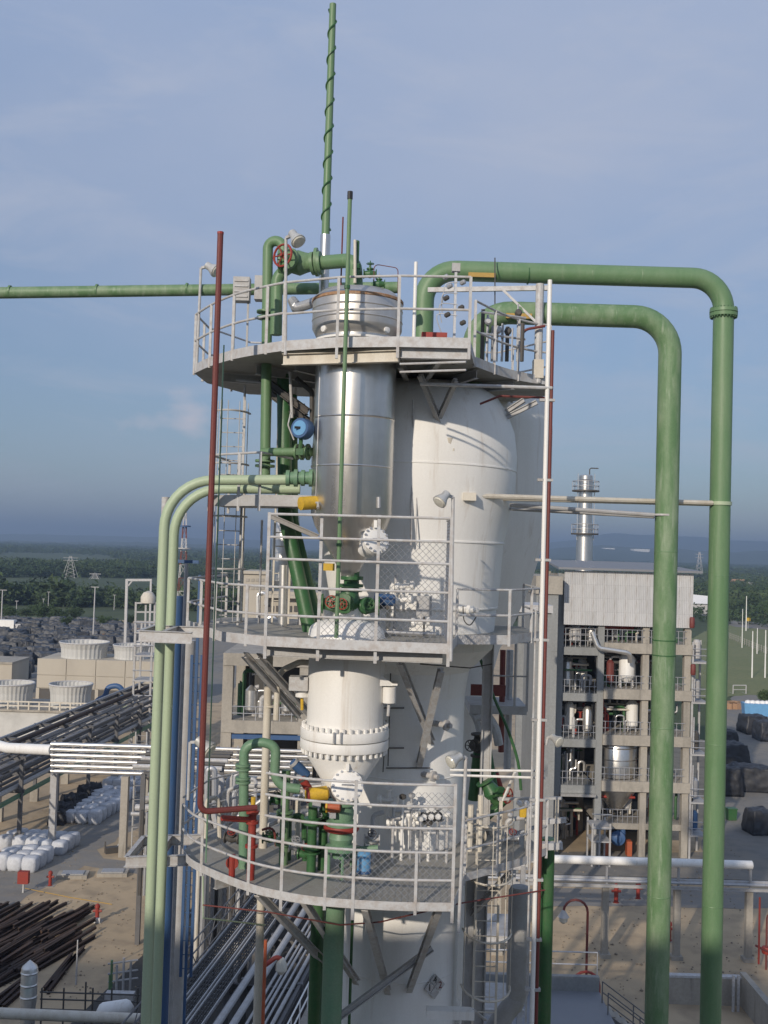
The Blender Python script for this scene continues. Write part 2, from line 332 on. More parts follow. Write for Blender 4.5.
def toe(root, pts, h0=-.06, h1=.14, t=.012, mt='lgrey'):
    pts = [V(p) for p in pts]
    for i in range(len(pts) - 1): pass
    n = len(pts); vs = []; fs = []
    for i, p in enumerate(pts):
        d = (pts[min(i + 1, n - 1)] - pts[max(i - 1, 0)]); nn = V((d.y, -d.x, 0)).normalized()
        for q, z in ((0, h0), (t, h0), (t, h1), (0, h1)): vs.append(up(p + nn * (.004 + q), z))
    for i in range(n - 1):
        for k in range(4): fs.append((i * 4 + k, i * 4 + (k + 1) % 4, i * 4 + 4 + (k + 1) % 4, i * 4 + 4 + k))
    fs += [(0, 1, 2, 3), tuple((n - 1) * 4 + k for k in (3, 2, 1, 0))]
    MB().add(vs, fs).build('toe_board', mt, root, smooth=True)
def mesh_panel(root, p, q, z0, z1, s=.085, r=.0045, mt='galv'):
    p, q = V((p[0], p[1], 0)), V((q[0], q[1], 0)); l = (q - p).length; d = (q - p) / l; h = z1 - z0; mb = MB()
    for sg in (1, -1):
        k = -h
        while k < l:
            a0 = max(k, 0); a1 = min(k + h, l)
            if a1 > a0:
                u0_, u1_ = a0 - k, a1 - k
                if sg < 0: u0_, u1_ = h - u0_, h - u1_
                mb.tube([p + d * a0 + V((0, 0, z0 + u0_)), p + d * a1 + V((0, 0, z0 + u1_))], r, 3, cap=False)
            k += s * 1.41
    return mb.build('wire_mesh', mt, root, kind='stuff')
def valve(label, p, d, r, mt='dgreen', wd=(0, 0, 1), wr=.18, wm='red', name='gate_valve', stem=.45):
    p, d, wd = V(p), V(d).normalized(), V(wd).normalized(); R = T(name, label, 'valve', p - V((0, 0, r * 2)))
    b = MB().lathe([(r * 1.9, -r * 2.6), (r * 1.9, -r * 2.2), (r * 1.1, -r * 2.1), (r * 1.35, -r), (r * 1.7, 0), (r * 1.35, r), (r * 1.1, r * 2.1), (r * 1.9, r * 2.2), (r * 1.9, r * 2.6)], p, d, 16)
    b.build('body', mt, R)
    MB().lathe([(r * .9, 0), (r * .9, r * 1.7), (r * 1.4, r * 1.75), (r * 1.4, r * 2.2), (r * .45, r * 2.3), (r * .35, stem)], p, wd, 12).build('bonnet', mt, R)
    c = p + wd * stem; wb = MB().ring(c, wd, wr, wr * .11, 18, 6); x, y = orth(wd)
    for a in range(3):
        e = x * math.cos(a * 1.047) + y * math.sin(a * 1.047); wb.tube([c - e * wr, c + e * wr], wr * .07, 5)
    wb.tube([c - wd * .05, c + wd * .06], wr * .16, 6)
    wb.build('handwheel', wm, R)
    return R
def flange(mb, p, d, r, t=.05): return mb.lathe([(r, -t), (r, t)], p, d, 18)
def pipe(name, label, pts, r, mt, R=None, n=12, flanges=(), cat='pipe', group=None, k=6):
    pts = [V(p) for p in pts]; path = fillet(pts, R, k) if R else pts
    lo = min(path, key=lambda p: p.z); root = T(name, label, cat, lo, group)
    MB().tube(path, r, n).build('run', mt, root)
    for (p, d, f) in flanges:
        mb = flange(MB(), p, d, f, r * .22); x, y = orth(V(d))
        mb.build('flange', mt, root)
    return root
def floodlight(label, base, top, hd, mt='lgrey', r=.03, s=1.0):
    base, top, hd = V(base), V(top), V(hd).normalized(); R = T('floodlight', label, 'floodlight', base)
    MB().tube([base, top], r, 8).build('pole', mt, R)
    h = V((hd.x, hd.y, 0)).normalized() if abs(hd.z) < .99 else V((1, 0, 0))
    MB().beam(top + h * .02, top + h * .22 * s + V((0, 0, .03)), .06, .05).build('bracket', mt, R, smooth=False)
    c = top + h * .24 * s
    hb = MB().lathe([(.05 * s, -.12 * s), (.085 * s, -.10 * s), (.09 * s, .02 * s), (.15 * s, .15 * s), (.155 * s, .19 * s)], c, hd, 14).build('housing', 'lamp', R)
    MB().lathe([(.14 * s, .185 * s), (.12 * s, .215 * s), (.02 * s, .23 * s)], c, hd, 14).build('lens', 'glass', hb)
    return R
# ================================================================ SETTING
def sheet(name, pts, z, m, jit=0):
    if jit:
        out = []; n = len(pts)
        for i in range(n):
            p, q = V((pts[i][0], pts[i][1], 0)), V((pts[(i + 1) % n][0], pts[(i + 1) % n][1], 0)); l = (q - p).length; k = max(1, min(40, int(l / 1.2))); nn = V((q.y - p.y, p.x - q.x, 0)).normalized()
            for j in range(k): c_ = p.lerp(q, j / k); out.append(c_ + nn * (mnoise.noise(c_ * .35) + .5 * mnoise.noise(c_ * 1.1)) * jit)
        pts = out
    n = len(pts); mb = MB(); mb.add([(p[0], p[1], z) for p in pts], [tuple(range(n))])
    o = mb.build(name, m, None, False); o['kind'] = 'structure'
    if o.data.polygons[0].normal.z < 0: o.data.flip_normals()
    return o
# ground: one sheet to beyond the hills
gm = MB(); gm.add([(-16000, -3000, 0), (16000, -3000, 0), (16000, 16000, 0), (-16000, 16000, 0)], [(0, 1, 2, 3)])
struct('ground', gm, 'scrub')
sheet('yard', [(-130, -40), (75, -40), (75, 112), (40, 150), (40, 330), (-150, 330), (-150, 150)], .02, 'sand')
sheet('storage_yard', [(-140, 165), (-25, 165), (-25, 318), (-140, 318)], .04, 'apron')
lp = [(-60, 905), (0, 868), (60, 832), (120, 803), (165, 772), (260, 752), (300, 775), (190, 800), (120, 838), (97, 850), (105, 858), (140, 864), (170, 868), (170, 880), (120, 872), (85, 866), (40, 890), (0, 918), (-60, 955)]
sheet('road', [g(*p) for p in lp], .03, 'road', .55)
sheet('apron', [g(*p) for p in ((530, 852), (700, 852), (712, 760), (726, 712), (735, 690), (850, 690), (1000, 886), (530, 876))], .03, 'apron', .6)
sheet('road', [g(*p) for p in ((520, 888), (1000, 896), (1000, 912), (520, 906))], .036, 'road', .45)
sheet('rack_shade_sheet', [(-19, 34), (-1.5, 34), (1.5, 80), (-11, 80)], .045, 'rackshade')  # dark sheet standing for the shade under the pipe rack
sheet('lawn', [g(*p) for p in ((690, 700), (690, 640), (722, 622), (1100, 660), (1100, 720), (768, 694))], .05, 'grass', 1.2)
sheet('country_road', [g(*p) for p in ((560, 608), (700, 610), (735, 621), (1100, 650), (1100, 658), (735, 627), (700, 615), (560, 612))], .07, 'apron')
sheet('field', [g(*p) for p in ((-200, 586), (-200, 596), (160, 607), (160, 594))], .06, 'field')

rs0 = random.Random(2); gv = MB()
for i in range(1600):
    p = g(rs0.uniform(-20, 760), rs0.uniform(850, 1000)); s = rs0.uniform(.02, .08) * (1.6 if rs0.random() < .08 else 1)
    gv.lathe([(s, 0), (s * .8, s * .6), (s * .1, s)], (p.x, p.y, .03), n=4)
o = gv.build('gravel', 'stone', None, False); o['kind'] = 'stuff'; tag(o, 'loose stones scattered over the sandy yard', 'gravel')
# hills: far ridge, low on the left, higher on the right
def ridge(name, Y, prof, m, depth=1500, seed=0):
    mb = MB(); xs = []; n = 260; x0, x1 = -700, 1500
    for i in range(n + 1):
        px = x0 + (x1 - x0) * i / n
        for (a, ya_), (b, yb_) in zip(prof[:-1], prof[1:]):
            if a <= px <= b:
                t = (px - a) / (b - a); t = t * t * (3 - 2 * t); py = ya_ + (yb_ - ya_) * t; break
        p = at(px, py, Y); z = max(p.z, 2) + 7 * mnoise.noise(V((px * .02 + seed, 3.3, seed))) + 4 * mnoise.noise(V((px * .09, seed, 1.7)))
        xs.append((p.x, max(z, 3)))
    rows = [(-1.0, 0), (-.75, .18), (-.5, .45), (-.28, .72), (-.1, .93), (0, 1), (.3, .8), (1.0, 0)]
    for (dy, f) in rows:
        for i, (x, z) in enumerate(xs):
            k = (Y + dy * depth) / Y if dy < 0 else 1
            zz = z * f + (z * .16 * mnoise.noise(V((x * .0022, dy * 4 + seed, seed))) if 0 < f < 1 else 0)
            mb.v.append(V((x * k, Y + dy * depth, max(zz, -1 if f == 0 else .5))))
    w_ = len(xs)
    for r in range(len(rows) - 1):
        for i in range(w_ - 1): mb.f.append((r * w_ + i, r * w_ + i + 1, (r + 1) * w_ + i + 1, (r + 1) * w_ + i))
    return struct(name, mb, m, True)
ridge('hills', 7500, [(-700, 520), (-200, 531), (0, 534), (80, 535), (150, 537), (260, 540), (330, 541), (450, 544), (540, 543), (575, 540), (615, 535), (650, 535), (690, 537), (735, 541), (790, 542), (900, 538), (1100, 545), (1500, 560)], 'hill')
ridge('hills', 4800, [(-700, 545), (0, 541), (150, 543), (300, 549), (520, 551), (600, 546), (660, 549), (730, 552), (800, 550), (1000, 556), (1500, 570)], 'hill', 1200, 5)

# forest beyond the plant: a mass of crowns
def crown_mesh(seed):
    import bmesh
    bm = bmesh.new(); bmesh.ops.create_icosphere(bm, subdivisions=2, radius=1)
    for v in bm.verts:
        k = 1 + .55 * mnoise.noise(v.co * 1.7 + V((seed, seed, 0))) + .25 * mnoise.noise(v.co * 4 + V((0, seed, 2)))
        v.co *= k; v.co.z *= .8
    vs = [v.co.copy() for v in bm.verts]; fs = [tuple(v.index for v in f.verts) for f in bm.faces]; bm.free(); return vs, fs
CR = [crown_mesh(s * 3.1) for s in range(8)]
import numpy as np
rs = random.Random(3)
def leafy(mb, c, rx, rz, n, size, rs):
    for _ in range(n):
        while True:
            d = V((rs.uniform(-1, 1), rs.uniform(-1, 1), rs.uniform(-1, 1)))
            if .25 < d.length < 1: break
        lump = 1 + .28 * mnoise.noise(d * 2.4 + V(c) * .37)
        p = V(c) + V((d.x * rx, d.y * rx, d.z * rz)) * lump
        a = V((rs.gauss(0, 1), rs.gauss(0, 1), rs.gauss(0, 1))).normalized(); x, y = orth(a); s = size * rs.uniform(.6, 1.3)
        b = len(mb.v); mb.v += [p - x * s, p - y * s * .7, p + x * s, p + y * s * .7 + a * s * .3]; mb.f.append((b, b + 1, b + 2, b + 3))
# each crown of the far forest is a loose clump of leaf sized triangles round a small core
NPR = np.random.default_rng(5)
def clump(n, size):
    d = NPR.normal(size=(n, 3)); d /= np.linalg.norm(d, axis=1)[:, None]; r = NPR.uniform(.55, 1.05, (n, 1))
    lob = 1 + .3 * np.sin(d[:, :1] * 5 + NPR.uniform(0, 6)) * np.cos(d[:, 1:2] * 4 + NPR.uniform(0, 6))
    c = d * r * lob; t = NPR.normal(size=(n, 3, 3)) * size
    return (c[:, None, :] + t).reshape(-1, 3)
PN = [clump(150, .16) for _ in range(5)]; PF = [clump(64, .24) for _ in range(6)]
VS = []
for i in range(26000):
    t = rs.random(); Y = 380 * (4300 / 380) ** (t ** .8); X = rs.uniform(-.46, .46) * Y
    px = 384 + X / Y * FPX
    if px < 210 and 415 < Y < 560 and rs.random() < .94: continue
    if px > 690 and Y < 520 and rs.random() < .8: continue
    if mnoise.noise(V((X * .0035, Y * .0022, 9.1))) > .24: continue
    h = rs.uniform(3.0, 8.0) * (1 + .4 * mnoise.noise(V((X * .01, Y * .006, 1)))); r = h * rs.uniform(.5, .8) * (1 if Y < 1800 else 1.5)
    cl = PN[rs.randrange(5)] if Y < 900 else PF[rs.randrange(6)]
    a = rs.uniform(0, 6.28); ca, sa = math.cos(a), math.sin(a); R3_ = np.array(((ca, sa, 0), (-sa, ca, 0), (0, 0, 1)))
    VS.append((cl @ R3_) * np.array((r, r, h * .55)) + np.array((X, Y, h * .55)))
VS = np.concatenate(VS); nv = len(VS); me = bpy.data.meshes.new('forest'); me.vertices.add(nv); me.vertices.foreach_set('co', VS.astype(np.float32).ravel())
me.loops.add(nv); me.loops.foreach_set('vertex_index', np.arange(nv, dtype=np.int32)); me.polygons.add(nv // 3)
me.polygons.foreach_set('loop_start', np.arange(0, nv, 3, dtype=np.int32)); me.update(calc_edges=True); me.materials.append(M['leaf2'])
o = bpy.data.objects.new('forest', me); COL.objects.link(o)
o['kind'] = 'stuff'; tag(o, 'dense green scrub forest stretching from the plant to the hills', 'forest')
# single trees near the yard
def tree_proto(seed, h=8.0, r=3.6):
    rs_ = random.Random(seed); R = T('broadleaf_tree', 'x', 'tree')
    tr = MB(); tr.tube([(0, 0, 0), (.1, .05, h * .25), (.05, -.1, h * .5), (.2, .1, h * .75)], [.28, .2, .14, .05], 7)
    for k in range(5):
        a = k * 1.26 + rs_.random(); z = h * (.28 + .07 * k); tr.tube([(0, 0, z), (math.cos(a) * r * .4, math.sin(a) * r * .4, z + h * .16), (math.cos(a) * r * .7, math.sin(a) * r * .7, z + h * .22)], [.12, .08, .03], 5)
    tr.build('trunk', 'bark', R)
    cm = MB()
    for k in range(11):
        a = rs_.uniform(0, 6.28); q = r * rs_.uniform(.1, .72); c = V((math.cos(a) * q, math.sin(a) * q, h * rs_.uniform(.42, .85)))
        leafy(cm, c, r * .48, h * .2, 170, .26, rs_)
    cm.build('crown', 'leaf', R, False)
    return R
GT = 'trees between storage yard and field'
tp = tree_proto(1); tp2 = tree_proto(2, 6.5, 3.8); first = {1: True, 2: True}
spots = [(8, 622, 1.2), (26, 619, 1.1), (43, 623, 1.3), (58, 624, 1.25), (74, 622, 1.15), (90, 626, 1.0), (104, 628, .9), (116, 628, .8), (66, 630, .8), (0, 616, 1.0), (130, 627, .8), (35, 614, 1.0)]
for i, (px, py, s) in enumerate(spots):
    src, k = (tp, 1) if i % 2 == 0 else (tp2, 2); p = g(px, py)
    if first[k]: o = src; first[k] = False; o.location = p; o.rotation_euler.z = i
    else: o = dup(src, p, i * 1.7)
    s *= .72; o.scale = (s, s, s * rs.uniform(.6, .85)); o['group'] = GT; o['label'] = 'broadleaf tree behind the tarp covered stacks, %s from left frame edge' % ('second', 'third', 'fifth', 'sixth', 'eighth', 'ninth', 'tenth', 'eleventh', 'seventh', 'first', 'twelfth', 'fourth')[i]
def dup1(px, py, s, label, src=tp, rz=0): return dup(src, g(px, py), rz, label, 'single trees by the lawn', (s, s, s))
dup1(764, 705, .42, 'low round bush beside the blue container at right edge', tp2, 1.0)['group'] = 'bushes'
for i, (px, py, s, lb) in enumerate(((735, 612, 1.0, 'broad tree beyond the country road, left of the tall white poles'), (752, 614, 1.2, 'broad tree beyond the country road, just behind the tallest white pole'), (765, 618, 1.1, 'broad tree beyond the country road at the right frame edge'), (707, 604, .9, 'broad tree beside the white roofed shed'))):
    dup1(px, py, s, lb, tp if i % 2 else tp2, i * 2.0)
# ================================================================ THE TOWER
ZB, ZM, ZT = 18.72, 23.27, 28.66
ZP = {18.72: 18.62, 23.27: 23.12, 28.66: 28.64}
AX = at(350, 560, 20.3); MC = at(411, 560, 23.2)
def zv(py): return at(352, py, 20.3).z
def zm(py): return at(411, py, 23.2).z

# --- steel clad drum (upper front)
r_ = T('clad_drum', 'stainless clad cylindrical drum with cone bottom, front of tower', 'vessel', (AX.x, AX.y, zv(575)))
ax = (AX.x, AX.y, 0)
MB().lathe([(.775, zv(517)), (.783, zv(515)), (.783, zv(362)), (.77, zv(350)), (.77, zv(338))], ax, n=56).build('shell', 'steel', r_)
MB().lathe([(.16, zv(580)), (.17, zv(573)), (.70, zv(527)), (.765, zv(517))], ax, n=48).build('cone', 'steel', r_)
hd = MB().lathe([(.74, zv(341)), (.80, zv(338)), (.872, zv(331)), (.875, zv(329)), (.875, zv(302)), (.86, zv(300)), (.70, zv(293.5)), (.4, zv(290)), (.1, zv(288.5))], ax, n=56).build('head', 'dullsteel', r_)
for py in (312, 323): MB().lathe([(.876, zv(py) - .02), (.886, zv(py)), (.876, zv(py) + .02)], ax, n=56).build('band', 'dullsteel', hd)
MB().lathe([(.88, zv(304.5)), (.89, zv(304)), (.89, zv(301.8)), (.88, zv(301.3))], ax, n=56).build('rusty_band', 'rustb', hd)
for py in (420, 468): MB().lathe([(.784, zv(py) - .018), (.792, zv(py)), (.784, zv(py) + .018)], ax, n=56).build('seam', 'steel', r_)
for a in (-2.6, .4):
    p = V((AX.x + .787 * math.cos(a), AX.y + .787 * math.sin(a), 0)); MB().beam(up(p, zv(515)), up(p, zv(362)), .012, .012).build('seam', 'steel', r_)
MB().lathe([(.70, zv(345)), (.82, zv(344)), (.82, zv(342)), (.7, zv(341.5))], ax, n=40).build('support_ring', 'white', r_)
for a in (-2.4, -.8):
    p = V((AX.x + .8 * math.cos(a), AX.y + .8 * math.sin(a), zv(335))); MB().lathe([(.05, 0), (.07, .02), (.07, .05), (.03, .06)], p, (math.cos(a), math.sin(a), 0), 12).build('lifting_lug', 'white', hd)
def manway(label, c, d, r, mt='white'):
    c, d = V(c), V(d).normalized(); R = T('manway', label, 'manway', c - V((0, 0, r)))
    MB().lathe([(r * .8, -.35), (r * .8, -.05)], c, d, 24).build('neck', mt, R)
    MB().lathe([(r, -.07), (r, -.012)], c, d, 24).build('neck_flange', mt, R)
    cv = MB().lathe([(r, .0), (r, .05), (r * .9, .065), (.02, .075)], c, d, 24).build('cover', mt, R)
    x, y = orth(d); b = MB()
    for k in range(16):
        a = 2 * math.pi * k / 16; q = c + (x * math.cos(a) + y * math.sin(a)) * r * .9; b.lathe([(.022, -.1), (.022, .095)], q, d, 6)
    b.build('bolts', 'galv', R, kind='stuff')
    MB().tube([c + d * .07 + V((-.1, 0, 0)), c + d * .13 + V((-.1, 0, 0)), c + d * .13 + V((.1, 0, 0)), c + d * .07 + V((.1, 0, 0))], .012, 6).build('handle', 'galv', cv)
    MB().box(c + V((0, 0, r + .05)) + d * .0, (.06, .1, .14)).build('davit_lug', mt, R)
    return R
manway('white bolted manway on the cone of the steel drum', at(375, 541, 19.75), (.45, -.8, .35), .27)
# nozzles / fittings on the drum
pipe('instrument_nozzle', 'tiny capped nozzle low on the steel drum shell', [at(379, 508, 19.7), at(379, 497, 19.7)], .035, 'galv', n=8)

# --- white lower vessel with bolted girth flange
r_ = T('bolted_vessel', 'white vessel with bolted girth flange below the middle platform', 'vessel', (AX.x, AX.y, zv(806)))
MB().lathe([(.735, zv(731)), (.735, zv(640)), (.70, zv(630)), (.55, zv(622)), (.3, zv(618)), (.28, zv(606))], ax, n=56).build('shell', 'white', r_)
MB().lathe([(.14, zv(812)), (.16, zv(802)), (.70, zv(757)), (.74, zv(748))], ax, n=48).build('cone', 'white', r_)
for a, b in ((727, 736.5), (737.5, 747)): MB().lathe([(.70, zv(b)), (.845, zv(b)), (.85, zv(b) + .01), (.85, zv(a) - .01), (.845, zv(a)), (.7, zv(a))], ax, n=56).build('girth_flange', 'white', r_)
for py, nm in ((725, 'bolts'), (749.5, 'bolts')):
    b = MB()
    for k in range(36):
        a = 2 * math.pi * k / 36; b.lathe([(.034, -.045), (.034, .045)], (AX.x + .80 * math.cos(a), AX.y + .80 * math.sin(a), zv(py)), (0, 0, 1), 6)
    b.build(nm, 'white', r_, kind='stuff')
for k, pxx in enumerate((334, 341)): MB().lathe([(.02, -.1), (.02, .1)], at(pxx, 738, 19.42), (0, 0, 1), 8).build('guide_pin', 'galv', r_)
MB().prism([(AX.x + .66, AX.y - .25), (AX.x + .98, AX.y - .35), (AX.x + .98, AX.y + .05), (AX.x + .66, AX.y + .1)], zv(682), zv(682) + .03).build('support_lug', 'white', r_)
MB().add([at(377, 672, 19.95), at(377, 686, 19.95), at(396, 686, 20.0), at(377, 672, 20.1), at(377, 686, 20.1), at(396, 686, 20.15)], [(0, 1, 2), (5, 4, 3), (0, 2, 5, 3), (1, 4, 5, 2), (0, 3, 4, 1)]).build('lug_gusset', 'white', r_, smooth=False)
MB().box(at(299, 683, 20.2), (.36, .3, .26)).build('lug_box', 'lgrey', r_, smooth=False)
r2 = T('spring_can', 'short white spring can hanging right of bolted vessel', 'spring support', at(389, 715, 20.1))
MB().lathe([(.12, 0), (.13, .01), (.13, .3), (.12, .31)], at(389, 703, 20.1), (0, 0, 1), 16).build('can', 'white', r2)
MB().tube([at(389, 703, 20.1), at(388, 716, 20.1)], .03, 8).build('tail', 'lgrey', r2)
r2 = T('spring_can', 'short white spring can hanging left of bolted vessel', 'spring support', at(302, 712, 20.3))
MB().lathe([(.12, 0), (.13, .01), (.13, .3), (.12, .31)], at(302, 697, 20.3), (0, 0, 1), 16).build('can', 'white', r2)
MB().tube([at(302, 697, 20.3), at(302, 710, 20.3)], .03, 8).build('tail', 'yellow', r2)
manway('white bolted manway on the cone of the bolted vessel', at(347, 786, 19.62), (.12, -.9, .4), .3)

# --- main column
r_ = T('main_column', 'huge white column with bulged upper body behind front vessels', 'column', (MC.x, MC.y, 0))
mx_ = (MC.x, MC.y, 0)
MB().lathe([(1.93, zm(604)), (2.02, zm(541)), (2.12, zm(520)), (2.2, zm(500)), (2.25, zm(480)), (2.27, zm(455)), (2.2, zm(432)), (2.03, zm(412)), (1.82, zm(398)), (1.5, zm(389)), (1.0, 28.55), (.1, 28.6)], mx_, n=72).build('bulged_body', 'white', r_)
MB().lathe([(1.255, zm(694)), (1.34, zm(668)), (1.84, zm(645)), (1.85, zm(635)), (1.9, zm(606)), (1.88, zm(603))], mx_, n=64).build('transition', 'white', r_)
MB().lathe([(1.36, 0), (1.36, zm(1010)), (1.34, zm(1002)), (1.26, zm(996)), (1.26, zm(688))], mx_, n=64).build('lower_shell', 'white', r_)
for py, rr in ((541, 2.03), (470, 2.262), (604, 1.93)): MB().lathe([(rr - .02, zm(py) - .03), (rr + .012, zm(py) - .015), (rr + .012, zm(py) + .015), (rr - .02, zm(py) + .03)], mx_, n=72).build('weld_band', 'white', r_)
for py in (768, 880, 960): MB().lathe([(1.26, zm(py) - .02), (1.272, zm(py)), (1.26, zm(py) + .02)], mx_, n=64).build('weld_band', 'white', r_)
for py, pxx in ((700, 392), (740, 392), (760, 418)):
    a = at(pxx - 32, py + 8, 21.93); b = at(pxx + 12, py + 8, 21.93)
    MB().beam(a, b, .03, .02).build('insulation_strip', 'dark', r_, smooth=False)
for (pxx, y0, y1) in ((391, 660, 766), (386, 720, 772)): MB().tube([at(pxx, y0, 21.9), at(pxx - 3, y1, 21.9)], .013, 6).build('guide_wire', 'dark', r_)
# conduits on the column
MB().tube([at(413, 400, 21.0), at(411, 545, 21.0)], .02, 6).build('conduit', 'lgrey', r_)
MB().tube([at(417, 470, 21.02), at(416, 545, 21.02)], .012, 6).build('conduit', 'lgrey', r_)
# lifting lug boxes on the body
nb = MB().lathe([(.12, -.1), (.12, .1)], at(448, 443, 21.15), (0, 0, 1), 14).build('nozzle_cap', 'cream', r_)
MB().box(at(445, 450, 21.2), (.36, .3, .05)).build('nozzle_shelf', 'cream', r_)
# hazard diamond: 4 quadrant sign with numbers
dsg = MB(); c = at(439, 989, 21.985); dd = V((.62, -.78, 0)).normalized(); dd = (c - V((MC.x, MC.y, c.z))).normalized(); c = V((MC.x, MC.y, c.z)) + dd * 1.30; tx = V((-dd.y, dd.x, 0))
DR = T('hazard_sign', 'small square hazard diamond sign with numbers on white column', 'sign', c - V((0, 0, .28)))
q = .27
for (sx, sz, mt) in ((0, 1, 'grey'), (-1, 0, 'lgrey'), (1, 0, 'lgrey'), (0, -1, 'lgrey')):
    cc = c + tx * sx * q * .5 + V((0, 0, sz * q * .5)); e = q * .46
    vs = [cc + tx * e, cc + V((0, 0, e)), cc - tx * e, cc - V((0, 0, e))]; vs2 = [p + dd * .012 for p in vs]
    MB().add(vs + vs2, [(3, 2, 1, 0), (4, 5, 6, 7), (0, 1, 5, 4), (1, 2, 6, 5), (2, 3, 7, 6), (3, 0, 4, 7)]).build('diamond_field', mt, DR, smooth=False)
def text(s_, p, xdir, zdir, size, mt, parent, name='lettering'):
    cu = bpy.data.curves.new(name, 'FONT'); cu.body = s_; cu.size = size; cu.align_x = 'CENTER'; cu.align_y = 'CENTER'; cu.extrude = .003
    ob = bpy.data.objects.new('tmp', cu); COL.objects.link(ob)
    dg = bpy.context.evaluated_depsgraph_get(); me = bpy.data.meshes.new_from_object(ob.evaluated_get(dg)); bpy.data.objects.remove(ob)
    xd = V(xdir).normalized(); zd = V(zdir).normalized(); n_ = xd.cross(zd)
    mt_ = Matrix(((xd.x, zd.x, n_.x, p[0]), (xd.y, zd.y, n_.y, p[1]), (xd.z, zd.z, n_.z, p[2]), (0, 0, 0, 1)))
    me.transform(Matrix.Translation(-wloc(parent)) @ mt_); me.materials.clear(); me.materials.append(M[mt])
    o = bpy.data.objects.new(name, me); COL.objects.link(o); o.parent = parent; return o
for s_, sx, sz, mt in (('4', 0, 1, 'black'), ('1', -1, 0, 'black'), ('2', 1, 0, 'dred')):
    text(s_, c + tx * sx * q * .5 + V((0, 0, sz * q * .5)) + dd * .016, tx, (0, 0, 1), .2, mt, DR)

# --- second vessel behind
SV2 = at(470, 480, 27.5)
def zs(py): return at(540, py, 27.5).z
MB().lathe([(0.621, 0), (0.621, zs(690)), (0.887, zs(650)), (1.286, zs(620)), (1.650, zs(585)), (1.996, zs(535)), (2.111, zs(500)), (2.111, zs(430)), (2.022, zs(408)), (1.685, zs(392)), (0.887, zs(382)), (0.089, zs(380))], (SV2.x, SV2.y, 0), n=64).thing('white_silo', 'white', 'white domed vessel peeking out behind the right side of main column', 'vessel')

# ---------------------------------------------------------------- platforms
def P2(px, py, z): p = atz(px, py, ZP.get(z, z)); return V((p.x, p.y, z))
# bottom platform
fl = smooth_path([P2(181.5, 857, ZB), P2(190, 868, ZB), P2(204, 876, ZB), P2(240, 891, ZB), P2(271, 900, ZB), P2(317, 908, ZB), P2(390, 913, ZB), P2(452, 914, ZB)], 4)
fr = smooth_path([P2(464, 884, ZB), P2(499, 874, ZB), P2(523, 867, ZB), P2(546, 857, ZB)], 4)
bl = [V((fl[0].x + .25, 23.2, ZB)), V((fl[0].x + 1.2, 24.6, ZB)), V((fl[0].x + 2.6, 25.6, ZB))]
back = [V((fr[-1].x - .3, 23.8, ZB)), V((fr[-1].x - 1.5, 25.6, ZB))]
R1 = T('access_platform', 'lowest and widest platform ringing the column below the bolted vessel', 'platform', (AX.x, AX.y, ZB - .1))
poly = fl + fr + back + list(reversed(bl))
MB().prism(poly, ZB - .06, ZB).build('deck', 'deck', R1, smooth=False)
toe(R1, fl, -.05, .1); toe(R1, [fl[-1], fr[0]], -.05, .1); toe(R1, fr, -.05, .1)
i2 = 13
railing(R1, fl[:i2 + 1], (.48, .96), 1.25); railing(R1, fl[i2:], (.48, .96), 1.6, skip=1)
hi = fl[i2 + 2:]
for h in (1.38, 1.76, 2.14): MB().tube([up(p, h) for p in hi], .024, 7).build('rail', 'lgrey', R1)
for pxx in (284, 353, 450):
    p = min(hi, key=lambda q_: abs((q_ - at(pxx, 900, q_.y)).x)); MB().beam(up(p, -.25), up(p, 2.17), .055, .055).build('post', 'lgrey', R1, smooth=False)
railing(R1, [V((fl[0].x, fl[0].y, ZB))] + bl, (.55, 1.1), 1.2, skip=1)
railing(R1, fr, (.55, 1.1), .95)
mesh_panel(R1, hi[-4] + V((0, .03, 0)), hi[-1] + V((0, .03, 0)), ZB + .1, ZB + 2.0)
mesh_panel(R1, hi[-8] + V((0, .03, 0)), hi[-4] + V((0, .03, 0)), ZB + .1, ZB + .98)
def brace(root, a, b, w_=.12, h=.10, mt='lgrey'): MB().chan(a, b, w_, h, .02).build('brace', mt, root, smooth=False)
brace(R1, P2(258, 893, ZB - .1), at(328, 966, 21.4), .12, .12); brace(R1, P2(300, 895, ZB - .1), at(357, 982, 21.9))
brace(R1, P2(365, 908, ZB - .1), at(388, 992, 21.95)); brace(R1, P2(440, 905, ZB - .1), at(409, 990, 21.9)); brace(R1, P2(512, 872, ZB - .1), at(470, 915, 22.6))
for pxx in (215, 270, 330, 400): MB().chan(P2(pxx, 884, ZB - .17), V((MC.x - .6, MC.y, ZB - .17)), .1, .18).build('beam', 'lgrey', R1, smooth=False)
# outrigger frame that carries the pale pipes
def outrigger(root, z, pA, pB, dep):
    a = P2(*pA, z); b = P2(*pB, z); off = V((0, dep, 0))
    MB().chan(a, b, .09, .2).build('outrigger', 'lgrey', root, smooth=False); MB().chan(a + off, b + off, .09, .2).build('outrigger', 'lgrey', root, smooth=False)
    MB().chan(a, a + off, .09, .2).build('outrigger', 'lgrey', root, smooth=False); m_ = a.lerp(b, .45); MB().chan(m_, m_ + off, .09, .2).build('outrigger', 'lgrey', root, smooth=False)
outrigger(R1, ZB - .05, (126, 862), (190, 860), 1.5)

